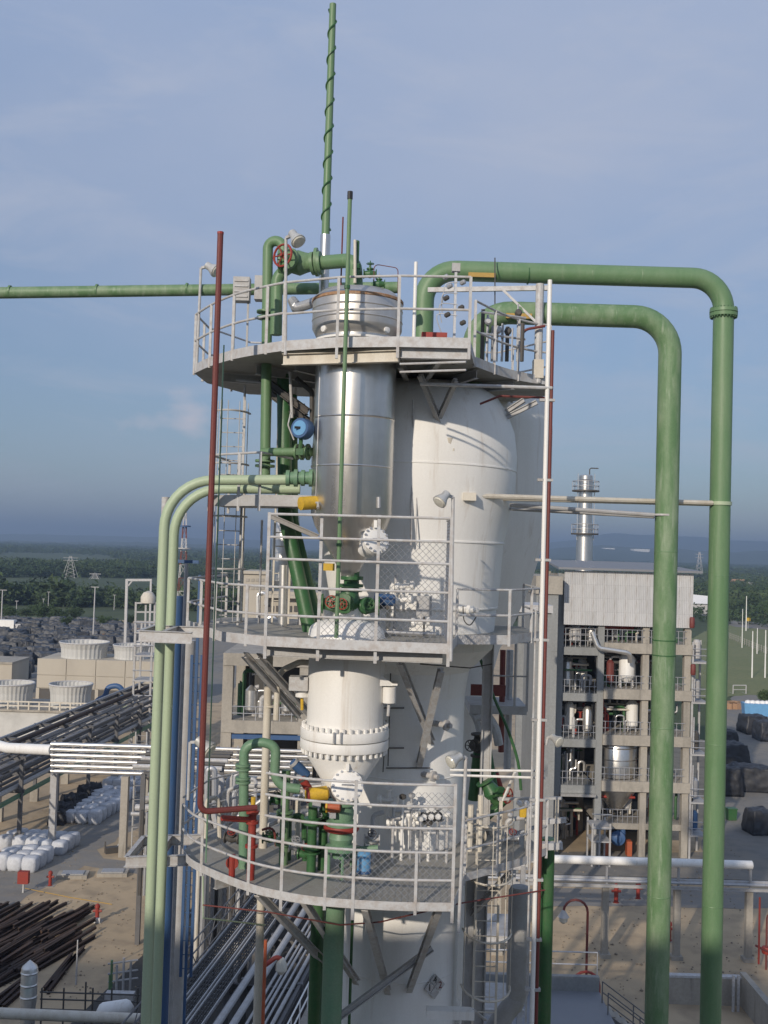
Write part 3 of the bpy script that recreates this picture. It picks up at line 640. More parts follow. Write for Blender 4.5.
# middle platform
ml = [P2(187, 632, ZM), P2(221, 645, ZM)]; mf = [P2(221, 645, ZM), P2(265, 650, ZM), P2(320, 653, ZM), P2(449, 658, ZM)]
mr_ = [P2(456, 648, ZM), P2(510, 648, ZM), P2(539, 643, ZM)]
R2 = T('access_platform', 'middle platform around the joint of steel drum and bolted vessel', 'platform', (AX.x, AX.y, ZM - .1))
mb_ = [V((mr_[-1].x, 24.5, ZM)), V((ml[0].x + .4, 24.8, ZM))]
MB().prism([ml[0]] + mf + mr_ + mb_, ZM - .06, ZM).build('deck', 'deck', R2, smooth=False)
toe(R2, [ml[0]] + mf, -.08, .1); toe(R2, mr_, -.08, .1); toe(R2, [mf[-1], mr_[0]], -.08, .1)
railing(R2, [ml[0]] + mf[:2], (.48, .98), 1.15, skipl=1)
fp = [mf[1], mf[2], mf[3]]
for h in (.48, .98, 1.48, 1.87, 2.28): MB().tube([up(p, h) for p in fp], .024, 7).build('rail', 'lgrey', R2)
for pxx in (266, 319, 376, 447):
    p = fp[0].lerp(fp[2], max(0, min(1, (pxx - 266) / 182))); MB().beam(up(p, -.3), up(p, 2.31), .055, .055).build('post', 'lgrey', R2, smooth=False)
railing(R2, mr_, (.48, .98), 1.1); railing(R2, [mr_[-1], mb_[0]], (.48, .98), 1.2, skip=1); railing(R2, [ml[0], mb_[1]], (.48, .98), 1.2, skip=1)
sd_ = [mf[-1], V((mf[-1].x, mf[-1].y + 1.6, ZM))]
for h in (.48, .98, 1.48, 1.87, 2.28): MB().tube([up(p, h) for p in sd_], .022, 7).build('rail', 'lgrey', R2)
pm = fp[0].lerp(fp[2], .6)
mesh_panel(R2, pm + V((0, .04, 0)), mf[-1] + V((-.03, .04, 0)), ZM + .1, ZM + 1.85)
mesh_panel(R2, mf[-1] + V((-.04, .06, 0)), sd_[1], ZM + .1, ZM + 2.25)
mesh_panel(R2, mf[2] + V((0, .04, 0)), pm + V((0, .04, 0)), ZM + .08, ZM + .55)
for a, b in (((245, 655), (300, 716)), ((258, 656), (310, 714)), ((400, 662), (432, 742)), ((441, 670), (419, 765))):
    brace(R2, at(a[0], a[1], 20.0 if a[0] < 300 else 19.9), at(b[0], b[1], 21.6 if a[0] < 300 else 21.95))
MB().chan(up(mf[1], -.18) + V((0, .25, 0)), up(mf[3], -.18) + V((-.1, .25, 0)), .12, .18).build('beam', 'grey', R2, smooth=False)  # cream beam given darker grey paint to stand for its shadow
for t_ in (.1, .5, .9):
    p = up(mf[1].lerp(mf[3], t_), -.2); MB().chan(p + V((0, .33, 0)), p + V((0, 2.2, 0)), .1, .16).build('beam', 'cream', R2, smooth=False)
outrigger(R2, ZM - .02, (139, 636), (192, 638), 1.3)

# top platform
tl = smooth_path([P2(194, 374, ZT), P2(209, 367, ZT), P2(231, 360, ZT), P2(256, 355, ZT), P2(283, 351, ZT)], 4); tf = [P2(283, 351, ZT), P2(340, 347.5, ZT), P2(400, 347, ZT), P2(469, 348.5, ZT)]
tr = smooth_path([P2(474, 366, ZT), P2(495, 374, ZT), P2(512, 379, ZT), P2(532, 383, ZT), P2(549, 385, ZT)], 4)
R3 = T('access_platform', 'topmost platform around the head of the steel drum', 'platform', (AX.x, AX.y, ZT - .1))
tb = [V((tr[-1].x + .2, 24.4, ZT)), V((tr[-1].x - .8, 26, ZT)), V((tl[0].x + .8, 25.6, ZT)), V((tl[0].x + .05, 24, ZT))]
MB().prism(tl + tf[1:] + tr + tb, ZT + .0, ZT + .06).build('deck', 'deck', R3, smooth=False)
toe(R3, tl, -.02, .17); toe(R3, tf, -.02, .17); toe(R3, tr, -.02, .17); toe(R3, [tf[-1], tr[0]], -.02, .16)
railing(R3, [up(p, .08) for p in tl], (.62, 1.2), 1.1); railing(R3, [up(p, .08) for p in tf], (.6, 1.2), 1.14, drop=.3, skip=1)
railing(R3, [up(p, .08) for p in tr], (.6, 1.2), .95)
bk = [tr[-1]] + tb + [tl[0]]
railing(R3, [up(p, .08) for p in bk], (.6, 1.2), 1.5, skip=1, skipl=1)
MB().chan(up(tf[0], -.17) + V((0, .1, 0)), up(tf[2], -.17) + V((0, .1, 0)), .14, .2).build('beam', 'cream', R3, smooth=False)
MB().chan(up(tf[2], -.1) + V((.02, .12, 0)), up(tf[3], -.1) + V((0, .12, 0)), .14, .2).build('beam', 'lgrey', R3, smooth=False)
for (pxx, pyy) in ((215, 372), (250, 364), (290, 360), (330, 358), (400, 357), (440, 352), (480, 368), (520, 380)):
    p = up(P2(pxx, pyy, ZT), -.12); q_ = V((MC.x, MC.y + .6, ZT - .12)); MB().chan(p + (q_ - p).normalized() * .15, p.lerp(q_, .7), .1, .17).build('beam', 'grey', R3, smooth=False)
for a, b in (((420, 375), (441, 425)), ((456, 380), (438, 420)), ((537, 402), (507, 417)), ((524, 400), (506, 412))):
    brace(R3, at(*a, 20.4 if a[0] < 500 else 22.2), at(*b, 21.15 if a[0] < 500 else 22.4), .09, .08, 'grey')
for y_ in (362, 370): MB().tube([at(400, y_ + 2, 18.9), at(466, y_, 18.3)], .02, 6).build('cable_tray_rail', 'lgrey', R3)
MB().tube([at(420, 384, 20.2), at(552, 388, 20.6)], .035, 8).build('hanger_rail', 'lgrey', R3)

# small side platform
zS = 26.05
R4 = T('side_platform', 'small bracketed platform left of the steel drum at pale pipe level', 'platform', at(262, 512, 20.6))
sp = [P2(209, 495, zS), P2(257, 495, zS), P2(307, 499, zS)]
sp = [at(209, 503, 21.3), at(259, 507, 20.3), at(312, 507, 20.1)]
sp = [V((p.x, p.y, at(260, 505, 20.4).z)) for p in sp]
MB().prism(sp + [sp[2] + V((0, 1.6, 0)), sp[0] + V((.2, 1.3, 0))], sp[0].z, sp[0].z + .05).build('deck', 'grey', R4, smooth=False)
toe(R4, sp, -.02, .2, .015, 'grey')
zz = sp[0].z
railing(R4, sp[:2], (.55, 1.02), .9); railing(R4, [sp[0], sp[0] + V((.2, 1.3, 0))], (.55, 1.02), 1.2, skip=1)
MB().tube([sp[1] + V((0, 0, 1.02)), sp[1] + V((.5, 1.3, 1.02))], .024, 6).build('rail', 'lgrey', R4)
brace(R4, at(270, 516, 20.6), at(318, 537, 20.9), .09, .08, 'grey')

# ---------------------------------------------------------------- big green overhead pipes
ya = 23.9
A = [at(421, 345, ya), at(424, 275, ya), at(722, 277, ya), at(722 - 15.5, 900, ya)]
A[2] = V((at(722, 400, ya).x, ya, at(560, 274, ya).z)); A[1] = V((at(424, 300, ya).x, ya, A[2].z)); A[0] = V((A[1].x, ya, ZT - .2)); A[3] = V((A[2].x, ya, 0))
pA = pipe('overhead_pipe', 'upper thin green pipe arching over from the top platform to the ground', A, .232, 'green', R=.72, n=20, k=10)
c = V((A[2].x, ya, at(722, 313, ya).z)); mbf = MB().lathe([(.26, -.09), (.31, -.085), (.315, -.01), (.29, -.005), (.29, .005), (.315, .01), (.31, .085), (.26, .09)], c, (0, 0, 1), 28); mbf.build('flange', 'green', pA)
b_ = MB()
for k in range(24): b_.lathe([(.018, -.12), (.018, .12)], c + V((math.cos(k * .2618), math.sin(k * .2618), 0)) * .285, (0, 0, 1), 6)
b_.build('bolts', 'dgreen', pA, kind='stuff')
m0 = at(482, 275, ya - .215); MB().box(m0, (.62, .05, .10)).build('marking_band', 'ochre', pA)
MB().lathe([(.24, -.012), (.24, .012)], at(528, 274, ya), (1, 0, 0), 20).build('clamp_or_shadow', 'dgreen', pA)
yb = 22.9
B = [0] * 4
B[2] = V((at(668, 450, yb).x, yb, at(580, 315, yb).z)); B[1] = V((at(474, 330, yb).x, yb, B[2].z)); B[0] = V((B[1].x, yb, ZT - .1)); B[3] = V((B[2].x, yb, 0))
pB = pipe('overhead_pipe', 'lower thick weathered green pipe dropping nearest the steel mast', B, .25, 'greenw', R=.8, n=20, k=10)
MB().box(at(519, 316, yb - .235), (.56, .05, .11)).build('marking_band', 'ochre', pB)
MB().lathe([(.256, -.02), (.256, .02)], at(664, 515, yb), (0, 0, 1), 20).build('clamp_or_shadow', 'lgrey', pB)
for k, (P_, r_0, x_, y_) in enumerate(((pA, .236, A[2].x, ya), (pB, .254, B[2].x, yb))):
    for z_ in (24.6, 20.8, 17.2, 13.4): MB().lathe([(r_0 - .006, -.018), (r_0, 0), (r_0 - .006, .018)], (x_, y_, z_ + .5 * k), (0, 0, 1), 20).build('weld_band', 'green', P_)
    for px_ in ((590, 640) if k == 0 else (570, 615)): MB().lathe([(r_0 - .006, -.018), (r_0, 0), (r_0 - .006, .018)], V((at(px_, 300, y_).x, y_, (A if k == 0 else B)[2].z)), (1, 0, 0), 20).build('weld_band', 'green', P_)
for py_ in (640, 655): MB().lathe([(.258, -.012), (.258, .012)], V((B[2].x, yb, at(660, py_, yb).z)), (0, 0, 1), 20).build('clamp_or_shadow', 'dgreen', pB)  # these two dark green rings stand for shadows cast on the pipe
# pipe guide struts
S1 = T('pipe_strut', 'long pale strut from main column to the outer green pipe', 'strut', at(470, 497, 21.6))
p0 = at(478, 496, 21.5); p1 = at(712, 503, 23.75)
MB().tube([p0, p1], .055, 8).build('bar', 'cream', S1); MB().tube([p0 + V((0, .35, -.03)), p1 + V((0, .1, -.03))], .04, 8).build('bar', 'cream', S1)
MB().box(at(469, 497, 21.35), (.26, .4, .16)).build('bracket', 'cream', S1)
MB().lathe([(.26, -.04), (.26, .04)], at(720, 503.5, ya), (0, 0, 1), 20).build('clamp_or_shadow', 'pgreen', S1)
S2 = T('pipe_strut', 'short grey strut from white mast to the thicker green pipe', 'strut', at(512, 507, 22.4))
MB().tube([at(510, 505, 22.2), at(654, 515, 22.7)], .045, 8).build('bar', 'grey', S2); MB().tube([at(510, 509, 22.5), at(654, 517, 23)], .035, 8).build('bar', 'grey', S2)

# pale green pair on the left
y1, y2 = 20.2, 21.0
xl1 = at(160, 640, y1).x; zl1 = at(260, 480, y1).z
p1 = pipe('downcomer_pipe', 'front pale green pipe leaving the steel drum nozzle and dropping outermost left', [V((at(288, 479, y1).x, y1, zl1 + .02)), V((xl1, y1, zl1 - .06)), V((xl1, y1, 0))], .098, 'pgreen', R=.95, n=14, k=9)
f_ = MB()
for k, pxx in enumerate((288, 296, 303, 311)): flange(f_, at(pxx, 478, y1), (1, 0, 0), .17 if k % 2 else .155, .035)
f_.tube([at(286, 478, y1), at(318, 478, y1)], .125, 12); f_.build('flange', 'mgreen', p1)
xl2 = at(170, 640, y2).x; zl2 = at(260, 489, y2).z
p2 = pipe('downcomer_pipe', 'rear pale green pipe bending down beside the outermost one', [V((at(300, 489, y2).x, y2, zl2 + .02)), V((xl2, y2, zl2 - .04)), V((xl2, y2, 0))], .098, 'pgreen', R=.95, n=14, k=9)

# horizontal pipe leaving left at the top
yh = 22.6
ph = pipe('horizontal_pipe', 'long horizontal green pipe leaving the frame at upper left', [at(-160, 295, yh), at(245, 289.5, yh), at(400, 287.5, yh)], .125, 'greenw', n=14)
for pxx in (10, 97, 187): MB().lathe([(.14, -.02), (.14, .02)], at(pxx, 292 - (pxx + 160) * .0135 + 2, yh), (1, 0, -.03), 16).build('weld_band', 'green', ph)

# ---------------------------------------------------------------- top mast and poles
R = T('vent_stack', 'tall slim green vent stack with spiral strake rising above everything', 'vent stack', at(323, 300, 21.6))
b0 = at(323.5, 300, 21.6); b1 = V((b0.x, b0.y, at(324, 235, 21.6).z)); b2_ = V((b0.x, b0.y, at(330, 4, 21.6).z))
b2_.x = b1.x + .0
MB().tube([b0, b1], .105, 14).build('steel_sleeve', 'steel', R); MB().tube([b1, b2_], [.085, .07], 12).build('stack_pipe', 'green', R)
hel = []; hh = b2_.z - b1.z
for i in range(170):
    t_ = i / 169; a = t_ * 2 * math.pi * 8.5; rr = .085 - .015 * t_ + .012; hel.append(V((b1.x + rr * math.cos(a), b1.y + rr * math.sin(a), b1.z + .1 + t_ * (hh - .2))))
MB().tube(hel, .018, 5).build('strake', 'dgreen', R)
MB().tube([up(b2_, -.05), up(b2_, .02)], [.05, .02], 8).build('tip', 'dgreen', R)
R = T('thin_pole', 'thin green pole with black cap standing before the steel drum', 'pole', at(336, 605, 18.85))
pt = at(350, 197, 18.85); pb = V((pt.x, pt.y, ZM + .1)); MB().tube([pb, pt], .038, 8).build('shaft', 'green', R); MB().tube([up(pt, -.04), up(pt, .1)], .05, 8).build('cap', 'black', R)
for py in (287, 545): MB().lathe([(.055, -.03), (.055, .03)], V((pt.x, pt.y, at(345, py, 18.85).z)), (0, 0, 1), 8).build('clamp_or_shadow', 'dgreen', R)
p_ = at(343, 217, 21); MB().tube([p_, V((p_.x, p_.y, ZT))], .018, 6).thing('thin_pole', 'dred', 'short dark red rod standing behind the head of the drum', 'pole')
R = T('riser_pipe', 'tall dark red pipe standing left of the platforms', 'pipe', at(200, 815, 18.9))
yt = 18.9; t0 = at(220.5, 233, yt); z0 = at(203, 812, yt).z
MB().tube(fillet([t0, V((t0.x, yt, z0)), V((t0.x + .02, yt, z0)) + V((.95, .35, .02))], .15, 5), .055, 10).build('run', 'dred', R)
MB().tube([up(t0, -.02), up(t0, .02)], .06, 10).build('cap', 'red', R)
p_ = at(224, 345, 19.2); MB().tube([p_, V((p_.x, p_.y, ZB + .5))], .014, 5).thing('hanging_cable', 'mgreen', 'thin green cable hanging beside the dark red pipe', 'cable')
yw = 20.6; wt = at(550, 280, yw)
R = T('conduit_mast', 'slim white mast running full height at right edge of platforms', 'mast', V((wt.x, yw, 0)))
MB().tube([V((wt.x, yw, 0)), wt], .045, 10).build('white_tube', 'white', R)
MB().tube([V((wt.x + .085, yw + .03, 0)), V((wt.x + .085, yw + .03, at(551, 330, yw).z))], .035, 8).build('red_tube', 'dred', R)
MB().tube([V((wt.x - .11, yw + .06, 8)), V((wt.x - .11, yw + .06, zm(600)))], .02, 6).build('grey_tube', 'lgrey', R)
for py in (400, 480, 560, 640, 720, 800, 880, 940, 990): MB().box(V((wt.x + .0, yw + .02, at(545, py, yw).z)), (.3, .1, .05)).build('clamp_or_shadow', 'grey', R)
# thin uprights of the caged ladder region, left
R = T('caged_ladder', 'caged ladder between small side platform and middle platform', 'ladder', at(225, 640, 22.4))
def ladder(R, c, z0, z1, wd, dirx=V((1, 0, 0)), cage=0, cz=None, mt='lgrey', step=.3, rr=.022, out=None):
    c = V((c[0], c[1], 0)); dirx = V(dirx).normalized(); out = out or V((-dirx.y, dirx.x, 0)) * -1
    for s in (-1, 1): MB().beam(up(c + dirx * s * wd / 2, z0), up(c + dirx * s * wd / 2, z1), rr * 2, rr * 2).build('stile', mt, R, smooth=False)
    z = z0 + .2
    while z < z1 - .1: MB().tube([up(c - dirx * wd / 2, z), up(c + dirx * wd / 2, z)], .012, 5).build('rung', mt, R); z += step
    if cage:
        def hoop(z): return [up(c + dirx * cage * math.cos(a) * 1.0 + out * (.1 + cage * 1.6 * math.sin(a)), z) for a in [math.pi * i / 10 for i in range(11)]]
        z = (cz or z0)
        while z < z1: MB().tube(hoop(z), .022, 6).build('cage_hoop', mt, R); z += 1.1
        h0 = hoop(0)
        for i in (1, 3, 5, 7, 9): MB().beam(up(h0[i], cz or z0), up(h0[i], z1 - .1), .04, .012).build('cage_bar', mt, R, smooth=False)
ladder(R, at(228, 560, 22.4), ZM, at(228, 400, 22.4).z, .5, cage=.38, cz=ZM + .1)
R = T('rack_ladder', 'narrow twin rail ladder rising behind the small side platform', 'ladder', at(250, 620, 23))
ladder(R, at(282, 560, 23.2), ZM, ZT, .36, mt='cream')
R = T('caged_ladder', 'caged ladder hanging below right end of lowest platform', 'ladder', at(485, 1000, 20.8))
lc = at(487, 900, 21.3); ladder(R, lc, 13.5, ZB + 1.1, .46, cage=.48, cz=at(485, 998, 20.6).z, mt='cream')
floodlight('floodlight on a tall pole at left end of top platform', up(tl[1], 0), at(201, 268, tl[1].y), (.75, -.3, -.5), s=.95)
floodlight('floodlight on a tall pole over the front of top platform', tf[0] + V((.05, -.03, -.1)), at(286, 238, tf[0].y), (.55, -.5, -.8), s=.95)
floodlight('floodlight on a pole at right front corner of middle platform', mf[-1] + V((.03, -.05, -.2)), at(453, 497, mf[-1].y), (-.6, -.5, -.7), s=.85)
floodlight('floodlight on a pole where lowest platform steps back on the right', fl[-1] + V((.12, -.04, -.4)), at(466, 757, fl[-1].y), (-.7, -.5, -.35), s=.85)
floodlight('small floodlight fixed beside the white mast above lowest platform', at(546, 745, 20.7), at(548, 737, 20.7), (.5, -.7, -.3), s=.75)
floodlight('floodlight hung left of the dark red pipe', at(188, 800, 20.6), at(190, 742, 20.6), (.7, -.3, -.5), s=1.15)
# ================================================================ TOWER DETAILS
def eq(name, label, cat, loc): return T(name, label, cat, loc)
# --- top head pipework
yk = 21.2
pipe('loop_pipe', 'green inverted U pipe left of the red handwheel on top platform', [at(265, 480, yk), V((at(266, 300, yk).x, yk, at(266, 241, yk).z)), at(283, 241, yk - .1), at(284, 262, yk - .15)], .105, 'dgreen' if 0 else 'green', R=.26, n=12, flanges=((at(266, 312, yk), (0, 0, 1), .19), (at(266, 318, yk), (0, 0, 1), .19), (at(265, 461, yk), (0, 0, 1), .2), (at(265, 466, yk), (0, 0, 1), .2)))
valve('large green gate valve with red handwheel above the drum head', at(299, 263, 20.9), (1, -.1, .05), .15, 'green', (-.55, -.83, .05), .22, 'red', stem=.52)
pipe('elbow_pipe', 'short green elbow rising into the large gate valve', [at(276, 335, 20.9), at(277, 276, 20.9), at(292, 266, 20.9)], .12, 'green', R=.3)
pipe('head_pipe', 'green pipe from the large gate valve into the drum head', [at(306, 264, 20.85), at(355, 260, 20.35), at(356, 292, 20.3)], .14, 'green', R=.24, n=14, flanges=((at(313, 263.5, 20.8), (1, -.2, .1), .23), (at(320, 263, 20.7), (1, -.2, .1), .23)))
R = eq('relief_valve', 'slim relief valve with brass spindle on top of drum head', 'valve', at(356, 287, 20.1))
MB().lathe([(.05, 0), (.05, .3), (.08, .32), (.08, .4), (.045, .42), (.045, .85), (.02, .87)], at(356, 285, 20.1), n=10).build('body', 'dgreen', R); MB().tube([at(355, 283, 20.0), at(355, 240, 20.0)], .03, 8).build('spindle', 'cream', R)
valve('small green valve right of the relief valve on drum head', at(370, 274, 20.2), (1, 0, 0), .05, 'dgreen', (0, 0, 1), .07, 'dgreen', stem=.2)
valve('tiny green valve lowest on right of drum head', at(379, 284, 19.9), (1, 0, 0), .045, 'dgreen', (0, 0, 1), .06, 'galv', stem=.16)
MB().tube(fillet([at(374, 283, 20), at(374, 264, 20), at(398, 268, 20), at(398, 330, 20)], .08, 4), .009, 5).thing('impulse_tube', 'dred', 'thin bent impulse tube hooking over right of the drum head', 'tube')
R = eq('electrical_cabinet', 'grey louvred electrical cabinet on legs at left of top platform', 'cabinet', at(244, 345, 21.9))
c = at(242, 290, 21.9); MB().box(c, (.34, .28, .5)).build('box', 'grey', R, False); MB().box(c + V((.42, .05, .05)), (.3, .28, .5)).build('box', 'grey', R, False)
for k in range(4): MB().box(c + V((0, -.15, -.17 + k * .11)), (.28, .025, .03)).build('louvre', 'lgrey', R, False)
for dx in (-.14, .14, .5): MB().beam(c + V((dx, 0, -.25)), V((c.x + dx, c.y, ZT + .06)), .04, .04).build('leg', 'grey', R, False)
R = eq('wrapped_elbow', 'grey foil wrapped elbow left of the drum head', 'pipe', at(305, 315, 20.6))
MB().tube(fillet([at(292, 300, 20.9), at(297, 308, 20.8), at(318, 301, 20.5)], .1, 4), [.1, .12, .13, .12, .12, .1, .1], 10).build('wrap', 'galv', R)
pipe('nozzle_pipe', 'short green pipe with flanges entering upper left of steel drum', [at(262, 452, 20.9), at(312, 452, 20.4)], .085, 'green', n=12, flanges=((at(297, 452, 20.55), (1, -.3, 0), .16), (at(302, 452, 20.5), (1, -.3, 0), .16), (at(308, 452, 20.45), (1, -.3, 0), .16)))
pipe('riser_pipe', 'dark green pipe slanting down behind the side platform to middle platform', [at(284, 375, 21.8), at(285, 515, 21.6), at(312, 640, 21.2)], .15, 'dgreen', R=.6, n=14)
pipe('riser_pipe', 'second dark green pipe slanting close behind the first', [at(292, 395, 22.3), at(293, 520, 22.3), at(322, 640, 22)], .11, 'dgreen', R=.6, n=12)
R = eq('pressure_transmitter', 'round blue faced transmitter at upper left of the steel drum', 'gauge', at(300, 440, 20.0))
c = at(300, 428, 19.95); d_ = V((-.45, -.85, .05)); MB().lathe([(.15, .28), (.2, .2), (.2, 0), (.19, -.02)], c, d_ * -1, 20).build('housing', 'blue', R)
fc = MB().lathe([(.15, .015), (.145, .03), (.01, .031)], c, d_, 20).build('face', 'lblue', R); MB().box(c + d_ * .05, (.16, .02, .045), .3).build('needle', 'black', fc)
MB().tube([c + V((.02, .1, -.15)), c + V((0, .15, -.5))], .04, 8).build('stem', 'dgreen', R); MB().box(c + V((0, .1, -.45)), (.14, .14, .12)).build('block', 'dgreen', R, False)
R = eq('junction_box', 'yellow cylindrical junction box at lower left of steel drum', 'junction box', at(309, 510, 19.9))
MB().lathe([(.05, -.2), (.13, -.18), (.13, .14), (.1, .16)], at(309, 503, 19.85), (.8, .5, .1), 14).build('body', 'yellow', R); MB().tube([at(312, 503, 19.8), at(318, 503, 19.8), at(318, 508, 19.7)], .03, 6).build('bracket', 'grey', R)
for a, b, lb in (((262, 378, 21.8), (308, 412, 21.2), 'upper'), ((268, 392, 22), (312, 424, 21.4), 'lower')):
    MB().chan(at(*a), at(*b), .12, .12, .02).thing('knee_brace', 'dark', 'dark slanting %s knee brace beneath top platform, left of steel drum' % lb, 'brace')
for k, (pxx, y0, y1, yy, mt, lb) in enumerate(((245, 385, 470, 22.6, 'lgrey', 'pale conduit dropping below top platform near the caged ladder'), (271, 390, 470, 22.2, 'lgrey', 'pale conduit dropping just right of the green loop pipe'), (245, 480, 625, 23.4, 'cream', 'cream conduit rising behind left rail of middle platform'), (262, 520, 640, 23.1, 'lgrey', 'grey conduit rising left of the slanting dark green pipes'))):
    MB().tube([at(pxx, y0, yy), at(pxx - (y1 - y0) * .03, y1, yy)], .028, 6).thing('conduit', mt, lb, 'conduit')
# --- top right instruments
R = eq('instrument_stand', 'grey instrument stand with box on top at right of top platform', 'instrument stand', at(455, 345, 20.5))
p = at(456, 268, 20.6); MB().box(p, (.16, .16, .16)).build('box', 'grey', R, False); MB().beam(p, V((p.x, p.y, ZT)), .09, .05).build('upright', 'galv', R, False)
for (dx, dz) in ((-.2, -.2), (-.12, -.38), (.14, -.3), (-.18, -.62), (.12, -.8), (-.15, -.95), (.16, -1.1)): MB().lathe([(.03, -.06), (.05, -.04), (.05, .04), (.03, .06)], p + V((dx, -.06, dz)), (.7, -.6, .3), 8).build('fitting', 'dark' if dz < -.5 else 'galv', R)
for k in range(4): MB().tube(smooth_path([p + V((.05, -.05, -.3 - k * .22)), p + V((-.2 - .05 * k, -.05, -.35 - k * .2)), p + V((-.25, 0, -.7 - k * .2))], 4), .01, 5).build('tubing', 'galv', R)
p = at(416, 262, 20.0); MB().tube([V((p.x, p.y, ZT)), p], .035, 8).thing('vent_pole', 'white', 'short white pole beside the green riser on top platform', 'pole')
R = eq('instrument_manifold', 'cluster of small pipes and valves behind right rail of top platform', 'manifold', at(495, 355, 22.0))
rs = random.Random(5)
for k in range(9):
    p = at(482 + k * 5, 352, 21.6 + rs.random() * .8); h = rs.uniform(.5, 1.05); MB().tube([up(p, -.2), up(p, h)], rs.choice((.02, .03, .045)), 6).build('tube', rs.choice(('galv', 'lgrey', 'dark')), R)
    if k % 2: MB().lathe([(.05, 0), (.08, .03), (.08, .12), (.05, .15)], up(p, h * .8), (0, -1, 0), 8).build('fitting', rs.choice(('galv', 'dark')), R)
for zz_ in (.35, .8): MB().tube([at(480, 350, 21.8) + V((0, 0, zz_)), at(525, 356, 21.9) + V((0, 0, zz_))], .025, 6).build('header', 'galv', R)
R = eq('pipe_support', 'steel post and arms propping the two green overhead pipes', 'support', at(538, 365, 22.2))
p = at(540, 284, 22.6); MB().tube([V((p.x, p.y, ZT)), p], .09, 10).build('post', 'lgrey', R); MB().beam(at(428, 290, 23.2), at(552, 288, 22.6), .08, .1).build('arm', 'lgrey', R, False)
MB().beam(at(503, 290, 22.8), at(536, 322, 22.6), .05, .05).build('stay', 'lgrey', R, False); MB().box(V((p.x, p.y, ZT + .3)), (.22, .22, .4)).build('base', 'cream', R, False); MB().tube([at(495, 258, 23.6), at(495, 345, 22.2)], .015, 5).build('rod', 'dark', R)
pipe('drain_pipe', 'dark red drain pipe hooking behind right rail of top platform', [at(521, 352, 22.4), at(522, 330, 22.4), at(545, 326, 22.4)], .03, 'dred', R=.2, n=8)
pipe('fire_line', 'thin dark red line strung below right end of top platform', [at(480, 404, 21.2), at(500, 396, 21.2), at(552, 398, 20.8)], .025, 'dred', n=6)
MB().box(at(434, 340, 20.6), (.5, .3, .25)).thing('control_box', 'red', 'small red box on deck behind top platform rail', 'box')

# --- middle deck equipment
valve('big green rotary valve with red wheel below the drum cone', at(349, 603, 20.2), (0, 0, 1), .14, 'dgreen', (-.3, -.95, 0), .1, 'red', stem=.4)
valve('green side valve with red wheel left of the rotary valve', at(335, 604, 20.1), (1, 0, 0), .1, 'dgreen', (-.2, -.95, .2), .11, 'red', stem=.3)
valve('green side valve right of the rotary valve', at(366, 606, 20.2), (1, 0, 0), .1, 'dgreen', (.2, -.9, .2), .1, 'dgreen', stem=.28)
pipe('outlet_pipe', 'short green spool between drum cone and rotary valve', [at(352, 570, 20.3), at(351, 594, 20.3)], .15, 'dgreen', n=14, flanges=((at(352, 578, 20.3), (0, 0, 1), .22), (at(351, 590, 20.3), (0, 0, 1), .22)))
R = eq('electric_motor', 'small blue motor beside the rotary valve on middle platform', 'motor', at(385, 606, 20.4))
MB().lathe([(.06, -.22), (.12, -.2), (.12, .16), (.09, .2)], at(385, 600, 20.4), (1, 0, 0), 14).build('casing', 'blue', R); MB().box(at(385, 607, 20.4), (.24, .2, .06)).build('foot', 'dark', R, False)
R = eq('yellow_tag_box', 'yellow box hung on left post above middle platform', 'box', at(328, 572, 19.2)); MB().box(at(329, 567, 19.25), (.2, .14, .13)).build('box', 'yellow', R, False); MB().box(at(338, 567, 19.25), (.06, .16, .08)).build('bracket', 'orange', R, False)
for k, (pxx, pyy) in enumerate(((405, 586), (403, 600), (421, 622))):
    R = eq('sample_valve', ('white sample valve', 'small white drain valve', 'white instrument tee')[k] + (' high behind mesh panel', ' lower behind mesh panel', ' near deck behind mesh panel')[k], 'valve', at(pxx, pyy + 8, 20.6))
    MB().lathe([(.04, -.2), (.09, -.18), (.09, -.12), (.05, -.1), (.05, .1), (.09, .12), (.09, .18), (.04, .2)], at(pxx, pyy, 20.6), (.9, -.2, .1), 10).build('body', 'white', R); MB().tube([at(pxx, pyy, 20.6), at(pxx, pyy - 6, 20.6)], .03, 8).build('stem', 'lgrey', R)
R = eq('nozzle_valve', 'small nozzle with drooping cable low on bulged column right of mesh', 'valve', at(470, 618, 21.2))
MB().lathe([(.06, -.4), (.06, -.05), (.1, -.04), (.1, .05), (.05, .06), (.05, .2)], at(470, 610, 21.3), (.7, -.7, 0), 12).build('nozzle', 'white', R); MB().tube(smooth_path([at(463, 606, 21.2), at(464, 620, 21.1), at(470, 625, 21.1), at(476, 617, 21.1)], 5), .012, 5).build('cable', 'dark', R)
rs = random.Random(8)
for k, (pxx, lb, mt) in enumerate(((282, 'silver', 'alu'), (300, 'grey', 'lgrey'))):
    pipe('service_pipe', '%s service pipe standing behind left rail of middle platform' % lb, [at(pxx, 648, 22.6 + k * .5), at(pxx + 2, 565 + 20 * k, 22.6 + k * .5)], .1 - .03 * k, mt, n=12)
R = eq('silver_vessel', 'slim silver vessel seen left of the drum cone', 'vessel', at(284, 640, 24.5)); MB().lathe([(.2, 0), (.32, .1), (.32, 1.6), (.28, 1.7), (.1, 1.75)], at(284, 585, 24.5), n=18).build('shell', 'alu', R); MB().tube([at(284, 585, 24.5), at(282, 640, 24.5)], .1, 8).build('leg', 'grey', R)

